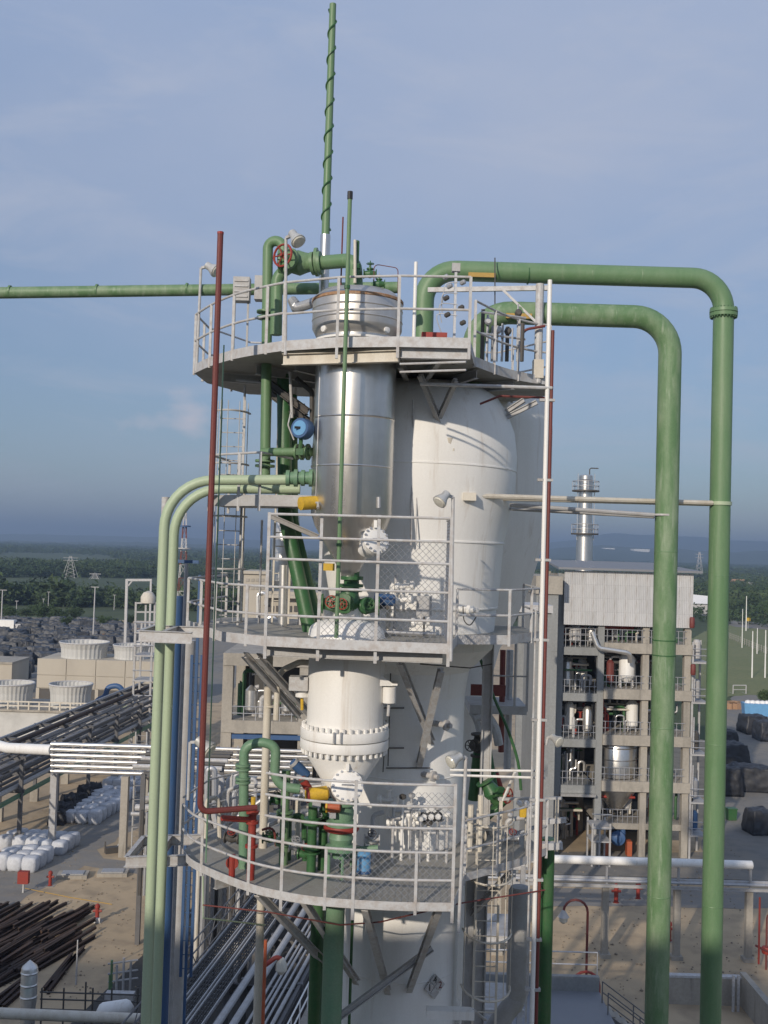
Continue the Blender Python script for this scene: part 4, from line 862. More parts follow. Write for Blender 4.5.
# --- between middle and lowest platforms
yg = 20.6
pipe('gooseneck_pipe', 'green gooseneck pipe looping above left part of lowest platform', [V((at(243, 880, yg).x, yg, ZB)), at(244, 746, yg), at(262, 742, yg), at(276, 746, yg), at(274, 786, yg), at(300, 789, yg)], .095, 'mgreen', R=.33, n=12, flanges=((at(243, 765, yg), (0, 0, 1), .15), (at(243, 769, yg), (0, 0, 1), .15), (at(243, 778, yg), (0, 0, 1), .15), (at(243, 782, yg), (0, 0, 1), .15)))
pipe('service_pipe', 'tall beige standpipe left of the bolted vessel', [V((at(268, 690, 22).x, 22, 2)), V((at(268, 690, 22).x, 22, at(270, 655, 22).z))], .085, 'cream', n=12, flanges=((at(270, 706, 22), (0, 0, 1), .12),))
pipe('loop_pipe', 'cream hooked pipe left of the bolted vessel under middle platform', [at(276, 720, 20.9), at(278, 672, 20.9), at(300, 662, 20.6), at(312, 663, 20.5)], .06, 'cream', R=.35, n=10)
R = eq('fire_hydrant', 'red branched hydrant with brass top on left of lowest platform', 'hydrant', V((at(252, 856, 19.9).x, 19.9, ZB)))
hx = at(252, 830, 19.9); MB().tube([V((hx.x, hx.y, ZB)), at(253, 806, 19.9)], .075, 12).build('standpipe', 'red', R); MB().tube([at(253, 808, 19.9), at(253.5, 797, 19.9)], .045, 10).build('cap', 'yellow', R)
for py in (812, 822, 846): flange(MB(), V((hx.x, hx.y, at(252, py, 19.9).z)), (0, 0, 1), .12, .025).build('flange', 'red', R)
MB().tube([at(252, 820, 19.9), at(222, 818, 19.5)], .055, 10).build('branch', 'red', R)
MB().tube([V((hx.x - .35, hx.y, ZB)), V((hx.x - .35, hx.y, ZB + .45))], .06, 10).build('outlet', 'red', R); MB().lathe([(.12, -.03), (.12, .03)], V((hx.x - .35, hx.y, ZB + .3)), (0, -1, 0), 12).build('outlet_cap', 'red', R)
# valve stack under the cone
sx = at(341, 840, 20.3)
R = eq('rotary_feeder', 'green feeder valve stack with red ring under bolted vessel cone', 'valve', V((sx.x, sx.y, ZB)))
z1_ = zv(812); MB().lathe([(.17, ZB + .35), (.17, zv(852)), (.3, zv(850)), (.3, zv(846)), (.2, zv(844)), (.24, zv(838)), (.2, zv(832)), (.3, zv(830))], (sx.x, sx.y, 0), n=18).build('lower_body', 'mgreen', R)
MB().lathe([(.33, zv(830)), (.34, zv(829)), (.34, zv(826)), (.33, zv(825))], (sx.x, sx.y, 0), n=20).build('ring', 'red', R); MB().lathe([(.3, zv(825)), (.3, zv(822)), (.22, zv(820)), (.24, zv(812)), (.2, zv(806)), (.3, zv(804)), (.3, zv(801))], (sx.x, sx.y, 0), n=18).build('upper_body', 'mgreen', R)
for a in (.5, 1.6, 2.7, 3.8, 4.9, 6.0): MB().tube([(sx.x + .27 * math.cos(a), sx.y + .27 * math.sin(a), ZB), (sx.x + .27 * math.cos(a), sx.y + .27 * math.sin(a), zv(850))], .03, 6).build('leg', 'mgreen' if a < 5 else 'dred', R)
def actuator(label, p, d, r, l, mt, cap='dark'):
    p, d = V(p), V(d).normalized(); R = T('actuator', label, 'actuator', p - V((0, 0, r)))
    MB().lathe([(r * .6, -l / 2), (r, -l * .42), (r, l * .42), (r * .6, l / 2)], p, d, 14).build('cylinder', mt, R); MB().lathe([(r * 1.12, -l * .46), (r * 1.12, -l * .34)], p, d, 14).build('end_cap', cap, R)
    MB().box(p - V((0, 0, r + .05)), (r * 1.2, r * 1.2, .1)).build('mount', 'galv', R, False); return R
actuator('yellow actuator left of the feeder stack', at(317, 794, 19.9), (1, .2, .1), .13, .45, 'yellow', 'red')
actuator('orange actuator tucked under the bolted vessel cone', at(333, 807, 20.0), (1, 0, 0), .1, .3, 'orange', 'yellow')
actuator('blue motor tilted above the yellow actuator', at(300, 769, 20.6), (.7, .2, -.7), .1, .45, 'blue', 'grey')
actuator('red tilted motor right of the gooseneck pipe', at(306, 785, 20.4), (.5, .2, -.8), .08, .35, 'red', 'dark')
actuator('blue upright canister beside the feeder stack', at(364, 862, 20.1), (0, 0, 1), .13, .42, 'lblue', 'blue')
for k, (pxx, pyy, mt, lb) in enumerate(((311, 838, 'dgreen', 'dark green flanged spool left of feeder stack'), (322, 832, 'dgreen', 'dark green flanged riser nearest the feeder stack'), (283, 812, 'green', 'green valve riser right of the gooseneck base'))):
    p = at(pxx, 870, 20.4 + .25 * k); p = V((p.x, p.y, ZB)); t_ = at(pxx, pyy - 42, p.y); t_ = V((p.x, p.y, t_.z)); fl_ = tuple((V((p.x, p.y, ZB + h)), (0, 0, 1), .17) for h in (.4, .48, .95, 1.03))
    pipe('flanged_riser', lb, [p, t_], .09, mt, n=12, flanges=fl_)
for k, (pxx, pyy, lb) in enumerate(((388, 800, 'white valve nearest the bolted vessel'), (397, 822, 'white valve below the nearest one'), (409, 815, 'white branched valve in the middle'), (422, 822, 'white valve left of the three gauges'))):
    R = eq('sample_valve', lb + ' on front of column', 'valve', at(pxx, pyy + 14, 21.6))
    c = at(pxx, pyy, 21.55); MB().lathe([(.04, -.22), (.1, -.2), (.1, -.14), (.05, -.12), (.07, 0), (.05, .12), (.1, .14), (.1, .2), (.04, .22)], c, (.95, -.2, .15 * (k % 2)), 10).build('body', 'white', R); MB().lathe([(.05, 0), (.05, .2), (.08, .22), (.08, .26)], c, (0, -.2, 1), 10).build('bonnet', 'white', R); MB().tube([c, c + V((.02, 0, -.4))], .035, 6).build('drain', 'white', R)
R = eq('gauge_row', 'row of three round black rimmed gauges on the column', 'gauge', at(430, 823, 21.3))
for k, pxx in enumerate((424, 431, 438)):
    c = at(pxx, 817 - k * .3, 21.4); rg_ = MB().ring(c, (0, -1, 0), .075, .028, 16, 6).build('rim', 'black', R); MB().lathe([(.07, 0), (.065, .02), (.01, .021)], c, (0, -1, 0), 14).build('dial', 'sign', R)
MB().tube([at(420, 822, 21.5), at(442, 821, 21.5)], .03, 6).build('header', 'lgrey', R)
for k, (pxx, pyy) in enumerate(((445, 725), (432, 776))):
    R = eq('nozzle_valve', ('small capped nozzle high on shaded column above lowest platform', 'small capped nozzle just above the three gauges')[k], 'valve', at(pxx, pyy + 6, 21.6)); MB().lathe([(.06, -.5), (.06, 0), (.11, .01), (.11, .07), (.05, .08), (.05, .16)], at(pxx, pyy, 21.85), (.75, -.65, 0), 12).build('nozzle', 'lgrey', R)
rs = random.Random(12)
for k in range(7):
    p = V((at(392 + k * 9, 860, 21.4).x, 21.3 + .1 * (k % 3), ZB)); h = rs.uniform(.7, 1.5)
    R = eq('sampling_stand', ('slender grey stand pipe', 'short white stand pipe', 'pale stand pipe with tee', 'grey stand pipe with cap', 'white stand pipe with tee', 'thin grey tubing stand', 'pale grey end stand')[k] + ' on deck at column foot behind mesh, number order from left', 'stand', p)
    R['label'] = ('slender grey stand pipe leftmost on deck before column', 'short white stand pipe second from left before column', 'pale stand pipe with tee third before column', 'grey stand pipe under the white branched valve', 'white stand pipe under the leftmost gauge', 'thin grey tubing stand under the rightmost gauge', 'pale grey stand pipe nearest the right floodlight pole')[k]
    MB().tube([p, up(p, h)], .03, 7).build('standpipe', ('lgrey', 'white', 'galv')[k % 3], R); MB().tube([up(p, h * .8) + V((-.14, 0, 0)), up(p, h * .8) + V((.14, 0, 0))], .025, 6).build('tee', 'lgrey', R); MB().lathe([(.05, 0), (.07, .02), (.07, .08), (.03, .1)], up(p, h), n=8).build('cap', ('white', 'dark', 'galv')[k % 3], R)
# below lowest platform
for k, (pxx, r, mt, lb, yy) in enumerate(((334, .2, 'mgreen', 'thick sea green pipe below front of lowest platform', 20.4), (317, .13, 'dgreen', 'left dark green pipe below lowest platform', 21.2), (327, .12, 'dgreen', 'dark green pipe squeezed behind the thick sea green one', 21.6), (352, .03, 'dgreen', 'thin dark green tube running down white column skirt', 21.7))):
    p = at(pxx, 930, yy); pipe('drop_pipe', lb, [V((p.x, p.y, 0)), V((p.x, p.y, ZB - .1))], r, mt, n=14, flanges=((V((p.x, p.y, 16.2)), (0, 0, 1), r * 1.3),) if k == 2 else ())
pipe('fire_line', 'thin red line strung under lowest platform from left to right', [at(203, 905, 20.2), at(268, 912, 19.6), at(340, 925, 19.4), at(380, 922, 19.4), at(462, 903, 20), at(545, 890, 20.6)], .014, 'dred', n=6)
pipe('cable_line', 'thin yellow green cable strung under left of lowest platform', [at(203, 876, 20.4), at(203, 918, 20.2), at(265, 925, 21.5)], .016, 'pgreen', n=5)
MB().chan(at(335, 1020, 20.8), at(432, 948, 21.2), .1, .1, .02).thing('diagonal_stay', 'grey', 'long grey diagonal bar crossing the foot of white column', 'brace')
R = eq('pipe_bracket', 'white channel bracket at right foot of white column', 'bracket', at(452, 1018, 21.2)); MB().box(at(450, 1013, 21.2), (.95, .25, .16)).build('channel', 'white', R, False); MB().tube([at(473, 1010, 21.2), at(486, 1020, 21.6)], .03, 6).build('arm', 'grey', R)
p = at(548, 850, 23.0); pipe('drop_pipe', 'dark green pipe dropping directly behind the white mast', [V((p.x, 23, 0)), V((p.x, 23, at(548, 838, 23).z))], .145, 'dgreen', n=14)
R = eq('grey_drum', 'dark grey cylinder hanging behind the caged ladder', 'vessel', at(521, 960, 23.8)); p = at(519, 925, 23.8)
MB().lathe([(.1, -1.9), (.25, -1.5), (.25, .75), (.2, .85)], p, n=18).build('shell', 'grey', R); MB().tube([up(p, -1.6), p + V((-.5, 0, -2.3)), p + V((-.7, 0, -3))], .22, 12).build('spout', 'grey', R)
p = at(470, 940, 22.5); MB().chan(V((p.x, p.y, 0)), V((p.x, p.y, ZB - .1)), .22, .22, .03).thing('support_column', 'grey', 'grey steel column right of white column under lowest platform', 'column')
p = at(482, 900, 23.6); MB().chan(V((p.x, p.y, 0)), V((p.x, p.y, ZM - .3)), .2, .2, .03).thing('support_column', 'grey', 'grey steel column behind the caged ladder', 'column')

# --- pipework right of column between platforms (further back)
yq = 24.9
R = eq('access_platform', 'small far grey platform with red beam right of column mid height', 'platform', at(498, 712, yq))
a = at(470, 705, yq); b = at(527, 703, yq); MB().b2(a.x, b.x, yq, yq + 1.5, a.z - .2, a.z).build('deck', 'grey', R, False); railing(R, [V((a.x + .3, yq + .04, a.z)), V((b.x, yq + .04, a.z))], (.7, 1.5), .75, r=.02, mt='grey'); MB().b2(a.x, at(505, 690, yq).x, yq - .12, yq - .04, at(480, 695, yq).z, at(480, 684, yq).z).build('red_beam', 'dred', R, False)
pipe('fire_riser', 'red vertical pipe right of column behind middle platform', [at(501, 752, 25.6), at(503, 650, 25.6)], .07, 'dred', n=8)
pipe('service_pipe', 'silver vertical pipe beside the red one behind right of column', [at(507, 770, 26), at(510, 650, 26)], .09, 'galv', n=10)
MB().tube(smooth_path([at(480, 658, 24), at(493, 695, 24), at(508, 730, 24), at(518, 762, 24), at(521, 790, 24)], 4), .035, 7).thing('hose', 'dgreen', 'dark green stay cable slanting down right of the column', 'hose')
MB().tube(smooth_path([at(474, 718, 25), at(486, 716, 25), at(495, 728, 25), at(499, 745, 25)], 5), .11, 10).thing('hose', 'lgrey', 'fat pale hose curving down right of the column', 'hose')
MB().tube(smooth_path([at(472, 712, 25), at(478, 725, 25), at(482, 750, 25)], 5), .08, 8).thing('hose', 'grey', 'grey hose dropping against the right of the column', 'hose')
pipe('transfer_pipe', 'dark green pipe arch low right of column above lowest platform', [at(473, 800, 24), at(478, 752, 24), at(486, 748, 24), at(494, 795, 24)], .12, 'dgreen', R=.3, n=12)
valve('green valve with red wheel low right of column', at(492, 792, 23.6), (.5, 0, -.8), .12, 'dgreen', (.7, -.7, 0), .16, 'red')
valve('dark valve above the green arch right of column', at(479, 745, 24), (0, 0, 1), .1, 'dark', (-.5, -.8, .1), .12, 'dark')
actuator('red actuator slumped right of the green arch', at(497, 780, 24.2), (.3, 0, -.9), .09, .5, 'red')
for k, (y_, lb) in enumerate(((771, 'upper'), (776, 'lower'))): MB().tube([at(450, y_ - 1, 21.0), at(545, y_ + (2 if k else 0), 20.8)], .025, 6).thing('guide_rod', 'white', '%s white horizontal rod from column to white mast' % lb, 'rod')
MB().tube([at(503, 800, 22), at(515, 772, 21.6)], .03, 6).thing('stay_rod', 'white', 'short slanting white rod above right lowest platform', 'rod')
R = eq('gauge_stand', 'grey frame with gauges and orange part at right of lowest platform', 'instrument frame', V((at(525, 850, 22.4).x, 22.4, ZB)))
for pxx in (501, 527, 557): p = at(pxx, 800, 22.4); MB().beam(V((p.x, p.y, ZB)), V((p.x, p.y, at(530, 798, 22.4).z)), .07, .07).build('leg', 'cream', R, False)
MB().beam(at(498, 799, 22.4), at(562, 798, 22.4), .08, .05).build('beam', 'grey', R, False); MB().beam(at(540, 822, 22.4), at(566, 820, 22.4), .1, .1).build('beam', 'lgrey', R, False); MB().beam(at(538, 846, 22.4), at(562, 845, 22.4), .2, .14).build('beam', 'lgrey', R, False)
MB().box(at(523, 812, 22.2), (.14, .12, .2)).build('orange_part', 'yellow', R, False)
for pxx, pyy in ((519, 803), (526, 803), (530, 806), (510, 815), (536, 812)): MB().lathe([(.06, 0), (.06, .08), (.03, .1)], at(pxx, pyy, 22.2), (0, -1, .1), 10).build('gauge', 'sign' if pxx > 512 else 'galv', R)
for k, (pxx, y0, y1, lb) in enumerate(((471, 805, 868, 'left'), (481, 795, 862, 'right'))): MB().tube([at(pxx, y0, 22.2), at(pxx - 2, y1, 22.2)], .06, 8).thing('stand_pipe', 'cream', '%s cream stub pipe at the step in lowest platform' % lb, 'pipe')

# --- columns and pipes on the left behind the pale pair
yc = 30.0
def vpipe(label, px, py, Y, r, mt, ytop, name='riser_pipe', cat='pipe'):
    p = at(px, py, Y); return pipe(name, label, [V((p.x, Y, 0)), V((p.x, Y, at(px, ytop, Y).z))], r, mt, n=14)
vpipe('dark blue pipe directly behind the pale green pair', 174, 700, 24.5, .13, 'blue', 596)
vpipe('thick blue grey column right of the pale green pair', 183, 800, 29, .2, 'grey', 640, 'pipe_column')
vpipe('slim grey pipe between blue pipe and blue grey column', 178, 800, 27, .05, 'galv', 560)
vpipe('pale stub column standing just behind top bend of the pale pipes', 163.5, 560, 26, .10, 'lgrey', 497)
R = eq('blue_ladder', 'tall blue vertical ladder left of the dark red pipe', 'ladder', V((at(192, 800, 27).x, 27, 8)))
ladder(R, at(192, 800, 27), 14.0, at(194, 655, 27).z, .26, mt='blue', step=.35, rr=.035)
R = eq('gallows_bracket', 'blue steel arm above the pale pipes outrigger', 'frame', at(188, 640, 27)); p = at(199, 600, 27); MB().beam(V((p.x, 27, 8)), V((p.x, 27, at(200, 575, 27).z)), .07, .07).build('upright', 'blue', R, False); MB().beam(at(172, 561, 27), at(199, 562, 27), .1, .08).build('arm', 'blue', R, False)

# --- extra small-bore pipework on the lowest deck
EX = [('cream', 'cream U shaped tube at far left of lowest deck', [(205, 852), (207, 800), (218, 796), (220, 848)], 22.6, .05), ('lgrey', 'pale bent tube behind the red hydrant', [(226, 850), (228, 790), (240, 786), (262, 786)], 22.9, .045), ('galv', 'grey tube slanting behind the gooseneck pipe', [(222, 828), (262, 800), (300, 790)], 23.2, .05), ('lgrey', 'long pale tube sloping low across left of lowest deck', [(235, 842), (290, 815), (330, 812)], 22.4, .05),
      ('dgreen', 'dark green hooked tube between hydrant and risers', [(288, 862), (289, 818), (304, 814), (305, 866)], 21.2, .06), ('cream', 'cream riser right of the green valve riser', [(297, 868), (298, 800), (303, 796)], 21.6, .055), ('dred', 'thin dark red hooked tube beside the green valve riser', [(262, 830), (274, 826), (276, 846)], 20.9, .025), ('galv', 'silver elbow pipe left of the yellow actuator', [(283, 800), (296, 786), (300, 764)], 21.4, .08),
      ('lgrey', 'pale tube running along column right of the feeder', [(372, 872), (373, 815), (384, 812)], 21.3, .05), ('dark', 'dark tube on deck before the three gauges', [(378, 876), (440, 878)], 21.0, .04), ('mgreen', 'sea green bent pipe left of the blue canister', [(352, 880), (353, 850), (378, 848)], 20.9, .06), ('cream', 'cream tube bridging right step of lowest deck', [(468, 872), (470, 830), (492, 826), (493, 858)], 23.4, .05),
      ('lgrey', 'pale tube fan at far right of lowest deck', [(505, 862), (507, 820), (540, 815)], 23.3, .05), ('galv', 'silver tube low at far right of lowest deck', [(500, 840), (540, 826)], 23.6, .06), ('dgreen', 'dark green pipe slanting low right behind the step', [(468, 850), (486, 818), (505, 800)], 25.0, .1)]
for mt, lb, pts, Y_, r in EX: pipe('small_bore_pipe', lb, [at(p[0], p[1], Y_) for p in pts], r, mt, R=.12, n=8, k=4)
EXV = [(232, 838, 22.0, 'dark', 'small dark valve left of the hydrant'), (270, 838, 21.4, 'dgreen', 'small green valve right of the hydrant'), (296, 846, 20.9, 'galv', 'small grey valve by the cream riser'), (306, 854, 20.6, 'dgreen', 'small green valve before the flanged spool'), (372, 840, 21.0, 'lgrey', 'small pale valve right of the red ring'), (478, 836, 22.9, 'cream', 'small cream valve at the deck step'), (512, 838, 22.8, 'galv', 'small grey valve at right end of lowest deck'), (278, 800, 21.6, 'dgreen', 'small green valve below the gooseneck bend'), (318, 822, 20.6, 'galv', 'small grey valve left of the feeder top')]
for k, (px, py, Y_, mt, lb) in enumerate(EXV): valve(lb, at(px, py, Y_), (1, .2 * (k % 3 - 1), 0), .06, mt, (0, -.6, .8), .08, ('red', 'dark', 'galv')[k % 3], stem=.2)
# small pipes under the top platform and on the middle deck
EX2 = [('galv', 'grey tube looping under left of top platform', [(236, 380), (280, 384), (284, 405), (305, 405)], 21.8, .03), ('lgrey', 'pale tube dropping beside upper left of steel drum', [(290, 372), (292, 418)], 21.0, .03), ('dark', 'dark tube bundle under middle of top platform', [(296, 378), (312, 392), (312, 430)], 21.3, .05), ('lgrey', 'pale hooked tube before the blue transmitter', [(291, 412), (288, 425), (294, 440)], 20.2, .015),
       ('cream', 'cream tube behind mesh on middle deck', [(388, 640), (389, 600), (400, 596)], 21.0, .04), ('lgrey', 'pale tube standing right of the blue motor', [(394, 645), (396, 575)], 20.9, .03), ('galv', 'grey tube low behind mesh on middle deck', [(385, 632), (436, 634)], 20.6, .04), ('white', 'white elbow on middle deck left of vessel dome', [(312, 640), (314, 628), (326, 624)], 20.4, .09), ('dark', 'dark drain tube under right of middle platform', [(420, 664), (470, 668), (492, 664)], 21.6, .012)]
for mt, lb, pts, Y_, r in EX2: pipe('small_bore_pipe', lb, [at(p[0], p[1], Y_) for p in pts], r, mt, R=.1, n=8, k=4)
R = eq('tool_rack', 'grey junction box with cables on right column of mesh panel', 'junction box', at(424, 618, 20.9)); MB().box(at(424, 606, 20.9), (.3, .15, .4)).build('box', 'grey', R, False); MB().tube([at(424, 614, 20.9), at(424, 640, 20.9)], .02, 6).build('cable', 'dark', R)
# ================================================================ PLANT BACKGROUND
# ---- open concrete process building on the right
YB = 88.0
def zb(py): return at(625, py, YB).z
def xb(px, py=700): return at(px, py, YB).x
BR = T('process_building', 'tall open concrete process building with zinc clad top on the right', 'building', (xb(625), YB + 4, 0))
rr = random.Random(21)
zs_ = [zb(826), zb(786), zb(740), zb(694), zb(648)]
cols = [559, 600, 645, 687]
for px in cols:
    for dy in (0, 7.5): x = xb(px); MB().b2(x - .27, x + .27, YB + dy, YB + dy + .6, 0, zb(575)).build('column', 'concg' if px < 610 and dy == 0 else 'conc', BR, False)
for k, z in enumerate(zs_):
    if k == 0: MB().b2(xb(603), xb(690), YB + .1, YB + 8, z - .3, z + .2).build('slab', 'conc', BR, False); continue
    MB().b2(xb(603), xb(691), YB - .25, YB + 8, z - .42, z + .42).build('slab', 'conc', BR, False)
    MB().b2(xb(562), xb(597), YB - .05, YB + 8, z - .45 - .25, z + .2 - .25).build('slab', 'concg', BR, False)
MB().b2(xb(562), xb(597), YB - .5, YB - .12, zs_[1] - .9, zs_[1] - .7).build('gutter', 'alu', BR, False)
x0, x1 = xb(561), xb(690)
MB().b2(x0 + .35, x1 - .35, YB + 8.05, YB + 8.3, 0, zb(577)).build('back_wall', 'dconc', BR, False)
# zinc cladding sheets
nx, nz_ = 12, 4; zc0, zc1 = zb(626), zb(572)
sm = MB(); w_ = (x1 - x0) / nx; h_ = (zc1 - zc0) / nz_; q = 24; vs = []
for i in range(q + 1):
    u = i / q; d_ = (.035 if (i % 4) in (0, 1) else -.0)
    vs += [(u * w_ * .995, -d_, 0), (u * w_ * .995, -d_ - .012, h_ * .995)]
sm.add(vs, [(2 * i, 2 * i + 2, 2 * i + 3, 2 * i + 1) for i in range(q)])
proto = None
for i in range(nx):
    for j in range(nz_):
        loc = V((x0 + i * w_, YB - .3, zc0 + j * h_))
        if proto is None:
            proto = sm.build('cladding_sheet', 'clad', None, False); me = proto.data
            bpy.data.objects.remove(proto); me.transform(Matrix.Translation(V((w_ * .4975, -.0235, 0)))); proto = me
        o = bpy.data.objects.new('cladding_sheet', me); COL.objects.link(o); o.parent = BR; o.location = loc - wloc(BR)
MB().b2(x0, x1, YB - .2, YB + 8, zc1 - .6, zc1 - .4).build('eaves_slab', 'conc', BR, False)
rf = MB(); e0 = zb(571); rf.add([(x0 - .6, YB - .9, e0), (x1 + .6, YB - .9, e0), (x1 - .6, YB + 10, e0 + .55), (x0 - .2, YB + 10, e0 + .55), (x0 - .6, YB - .9, e0 + .18), (x1 + .6, YB - .9, e0 + .18), (x1 - .6, YB + 10, e0 + .7), (x0 - .2, YB + 10, e0 + .7)], [(3, 2, 1, 0), (4, 5, 6, 7), (0, 1, 5, 4), (1, 2, 6, 5), (2, 3, 7, 6), (3, 0, 4, 7)]); rf.build('roof', 'roofb', BR, False)
def brail(px0, px1, z, Y, n=7):
    R = bpy.data.objects.new('railing', None); COL.objects.link(R); R.parent = BR; R.location = V((xb(px0), Y, z)) - wloc(BR)
    p, q_ = V((xb(px0), Y, z)), V((xb(px1), Y, z))
    for h in (.55, 1.1): MB().tube([up(p, h), up(q_, h)], .028, 5).build('rail', 'galv', R)
    for i in range(n): t_ = (i + .5) / n; MB().beam(up(p.lerp(q_, t_), 0), up(p.lerp(q_, t_), 1.1), .04, .04).build('post', 'galv', R, False)
for k, z in enumerate(zs_[1:]):
    brail(603, 643, z + .42, YB - .1, 8); brail(647, 685, z + .42, YB - .1, 7)
    brail(562, 597, z - .05, YB + .15, 7)
brail(603, 643, zs_[0] + .2, YB + .2, 8); brail(562, 597, zb(642) - .1, YB + .2, 7)
# equipment standing in the bays
def bay(label, px0, px1, z, h, seed, Y=YB + 2.0):
    r_ = random.Random(seed); R = T('process_piping', label, 'piping', (xb((px0 + px1) / 2), Y, z))
    x0, x1 = xb(px0 + 2), xb(px1 - 2)
    for k in range(r_.randint(16, 20)):
        x = r_.uniform(x0, x1); y = Y + r_.uniform(-1, 3.5); c = V((x, y, z)); mt = r_.choice(('galv', 'alu', 'lgrey', 'cream', 'dark', 'galv', 'alu', 'dgreen', 'red'))
        if k < 2:
            r = r_.uniform(.3, .55); hh = r_.uniform(.5, .8) * h
            MB().lathe([(.1, .25), (r, .5), (r, hh), (r * .6, hh + .25), (.1, hh + .35)], c, n=14).build('small_vessel', r_.choice(('alu', 'alu', 'lgrey', 'white')), R)
            for s in (-1, 1): MB().beam(c + V((s * r * .7, 0, 0)), c + V((s * r * .7, 0, .7)), .08, .08).build('vessel_leg', 'grey', R, False)
        elif k < 13:
            pts = [c, up(c, h * r_.uniform(.3, .7))]; pts.append(pts[-1] + V((r_.uniform(-1, 1) * (x1 - x0) * .45, 0, 0))); pts[-1].x = max(x0, min(x1, pts[-1].x)); pts.append(up(pts[-1], r_.choice((-1, 1)) * h * .25))
            MB().tube(fillet(pts, .2, 3), r_.uniform(.06, .13), 8).build('pipe', mt, R)
        else:
            zz = z + h * r_.uniform(.55, .88); MB().tube([(x0, y, zz), (x1, y, zz)], r_.uniform(.06, .14), 8).build('header', mt, R)
    return R
flo = ['ground', 'second', 'third', 'fourth', 'fifth']
hts = 3.2
for k, z in enumerate(zs_):
    if k: bay('grey piping in left shaded bay, %s opening from the bottom of process building' % ('first', 'second', 'third', 'fourth')[k - 1], 564, 596, z - .05, 3.1 if k < 4 else 2.0, 30 + k)
    if k != 1: bay('tangled piping in middle bay at %s level of process building' % flo[k], 604, 642, z + .42, 3.0 if k < 4 else 1.6, 50 + k)
    bay('narrow pipe cluster behind the green pipes at %s level of process building' % flo[k], 648, 684, z + .42, 3.0 if k < 4 else 1.6, 70 + k)
bay('ground floor machinery in dark left bay of process building', 564, 596, .1, 3.5, 91, YB + 4)
R = T('storage_tank', 'wide shiny steel tank filling middle bay of process building', 'tank', (xb(624), YB + 2.2, zs_[1] + .4))
c = V((xb(623), YB + 1.95, 0)); MB().lathe([(1.7, zs_[1] + .5), (1.7, zb(746)), (1.6, zb(744))], c, n=40).build('shell', 'steel', R)
for py in (776, 762, 750): MB().lathe([(1.71, zb(py) - .05), (1.75, zb(py)), (1.71, zb(py) + .05)], c, n=40).build('band', 'steel', R)
MB().lathe([(.5, zb(815)), (1.2, zb(803)), (1.8, zb(793)), (1.85, zb(791))], c, n=32).build('cone', 'steel', R)
R = T('vertical_vessel', 'white upright vessel with domed ends in fourth level middle bay', 'vessel', (xb(629), YB + .8, zs_[3] + .4)); c = V((xb(629), YB + 1.0, 0)); MB().lathe([(.2, zb(684)), (.62, zb(678)), (.66, zb(676)), (.66, zb(660)), (.5, zb(656)), (.1, zb(654))], c, n=20).build('shell', 'white', R)
for s in (-.5, .5): MB().beam((c.x + s, c.y, zs_[3] + .42), (c.x + s, c.y, zb(674)), .1, .1).build('leg', 'lgrey', R, False)
R = T('vertical_vessel', 'slim red upright vessel in fourth level middle bay', 'vessel', (xb(612), YB + .8, zs_[3] + .4)); c = V((xb(612), YB + 1.0, 0)); MB().lathe([(.1, zb(686)), (.34, zb(683)), (.34, zb(664)), (.1, zb(661))], c, n=16).build('shell', 'dred', R); MB().tube(fillet([c + V((0, 0, zb(662))), c + V((0, 0, zb(658))), c + V((.9, 0, zb(658))), c + V((.9, 0, zb(690)))], .3, 4), .1, 8).build('loop', 'lgrey', R)
pipe('vent_duct', 'bent silver duct slanting across front of process building', [at(592, 632, YB - .8), at(598, 648, YB - .9), at(630, 653, YB - .9), at(630, 662, YB - .5)], .2, 'alu', R=.5, n=12, cat='duct')
R = T('blower', 'blue blower on red feet at ground floor of process building', 'blower', (xb(622), YB + .3, 0)); c = V((xb(622), YB + .4, zb(839)))
MB().lathe([(.3, -.4), (.6, -.32), (.65, 0), (.6, .32), (.3, .4)], c, (.25, 1, 0), 20).build('casing', 'blue', R); MB().lathe([(.3, 0), (.34, .2), (.15, .25)], c + V((-.1, -.35, 0)), (-.2, -1, 0), 14).build('inlet', 'blue', R); MB().tube([c + V((.4, 0, .3)), c + V((.4, 0, 1.0))], .22, 10).build('outlet', 'blue', R)
for s in (-1, 1): MB().b2(c.x + s * .9 - .2, c.x + s * .9 + .2, YB, YB + .7, .05, c.z - .2).build('pedestal', 'orange', R, False)
R = T('steel_frame_stand', 'grey steel stair frame before dark ground bay of process building', 'stair tower', (xb(595), YB - 2, 0))
for dx in (588, 595, 605):
    for dy in (0, 2): MB().beam((xb(dx), YB - 3 + dy, 0), (xb(dx), YB - 3 + dy, zb(815)), .14, .14).build('leg', 'grey', R, False)
for z in (zb(832), zb(818)): MB().b2(xb(587), xb(606), YB - 3.1, YB - .9, z - .1, z).build('landing', 'grey', R, False); MB().tube([(xb(587), YB - 3.1, z + 1), (xb(606), YB - 3.1, z + 1)], .04, 5).build('rail', 'galv', R)
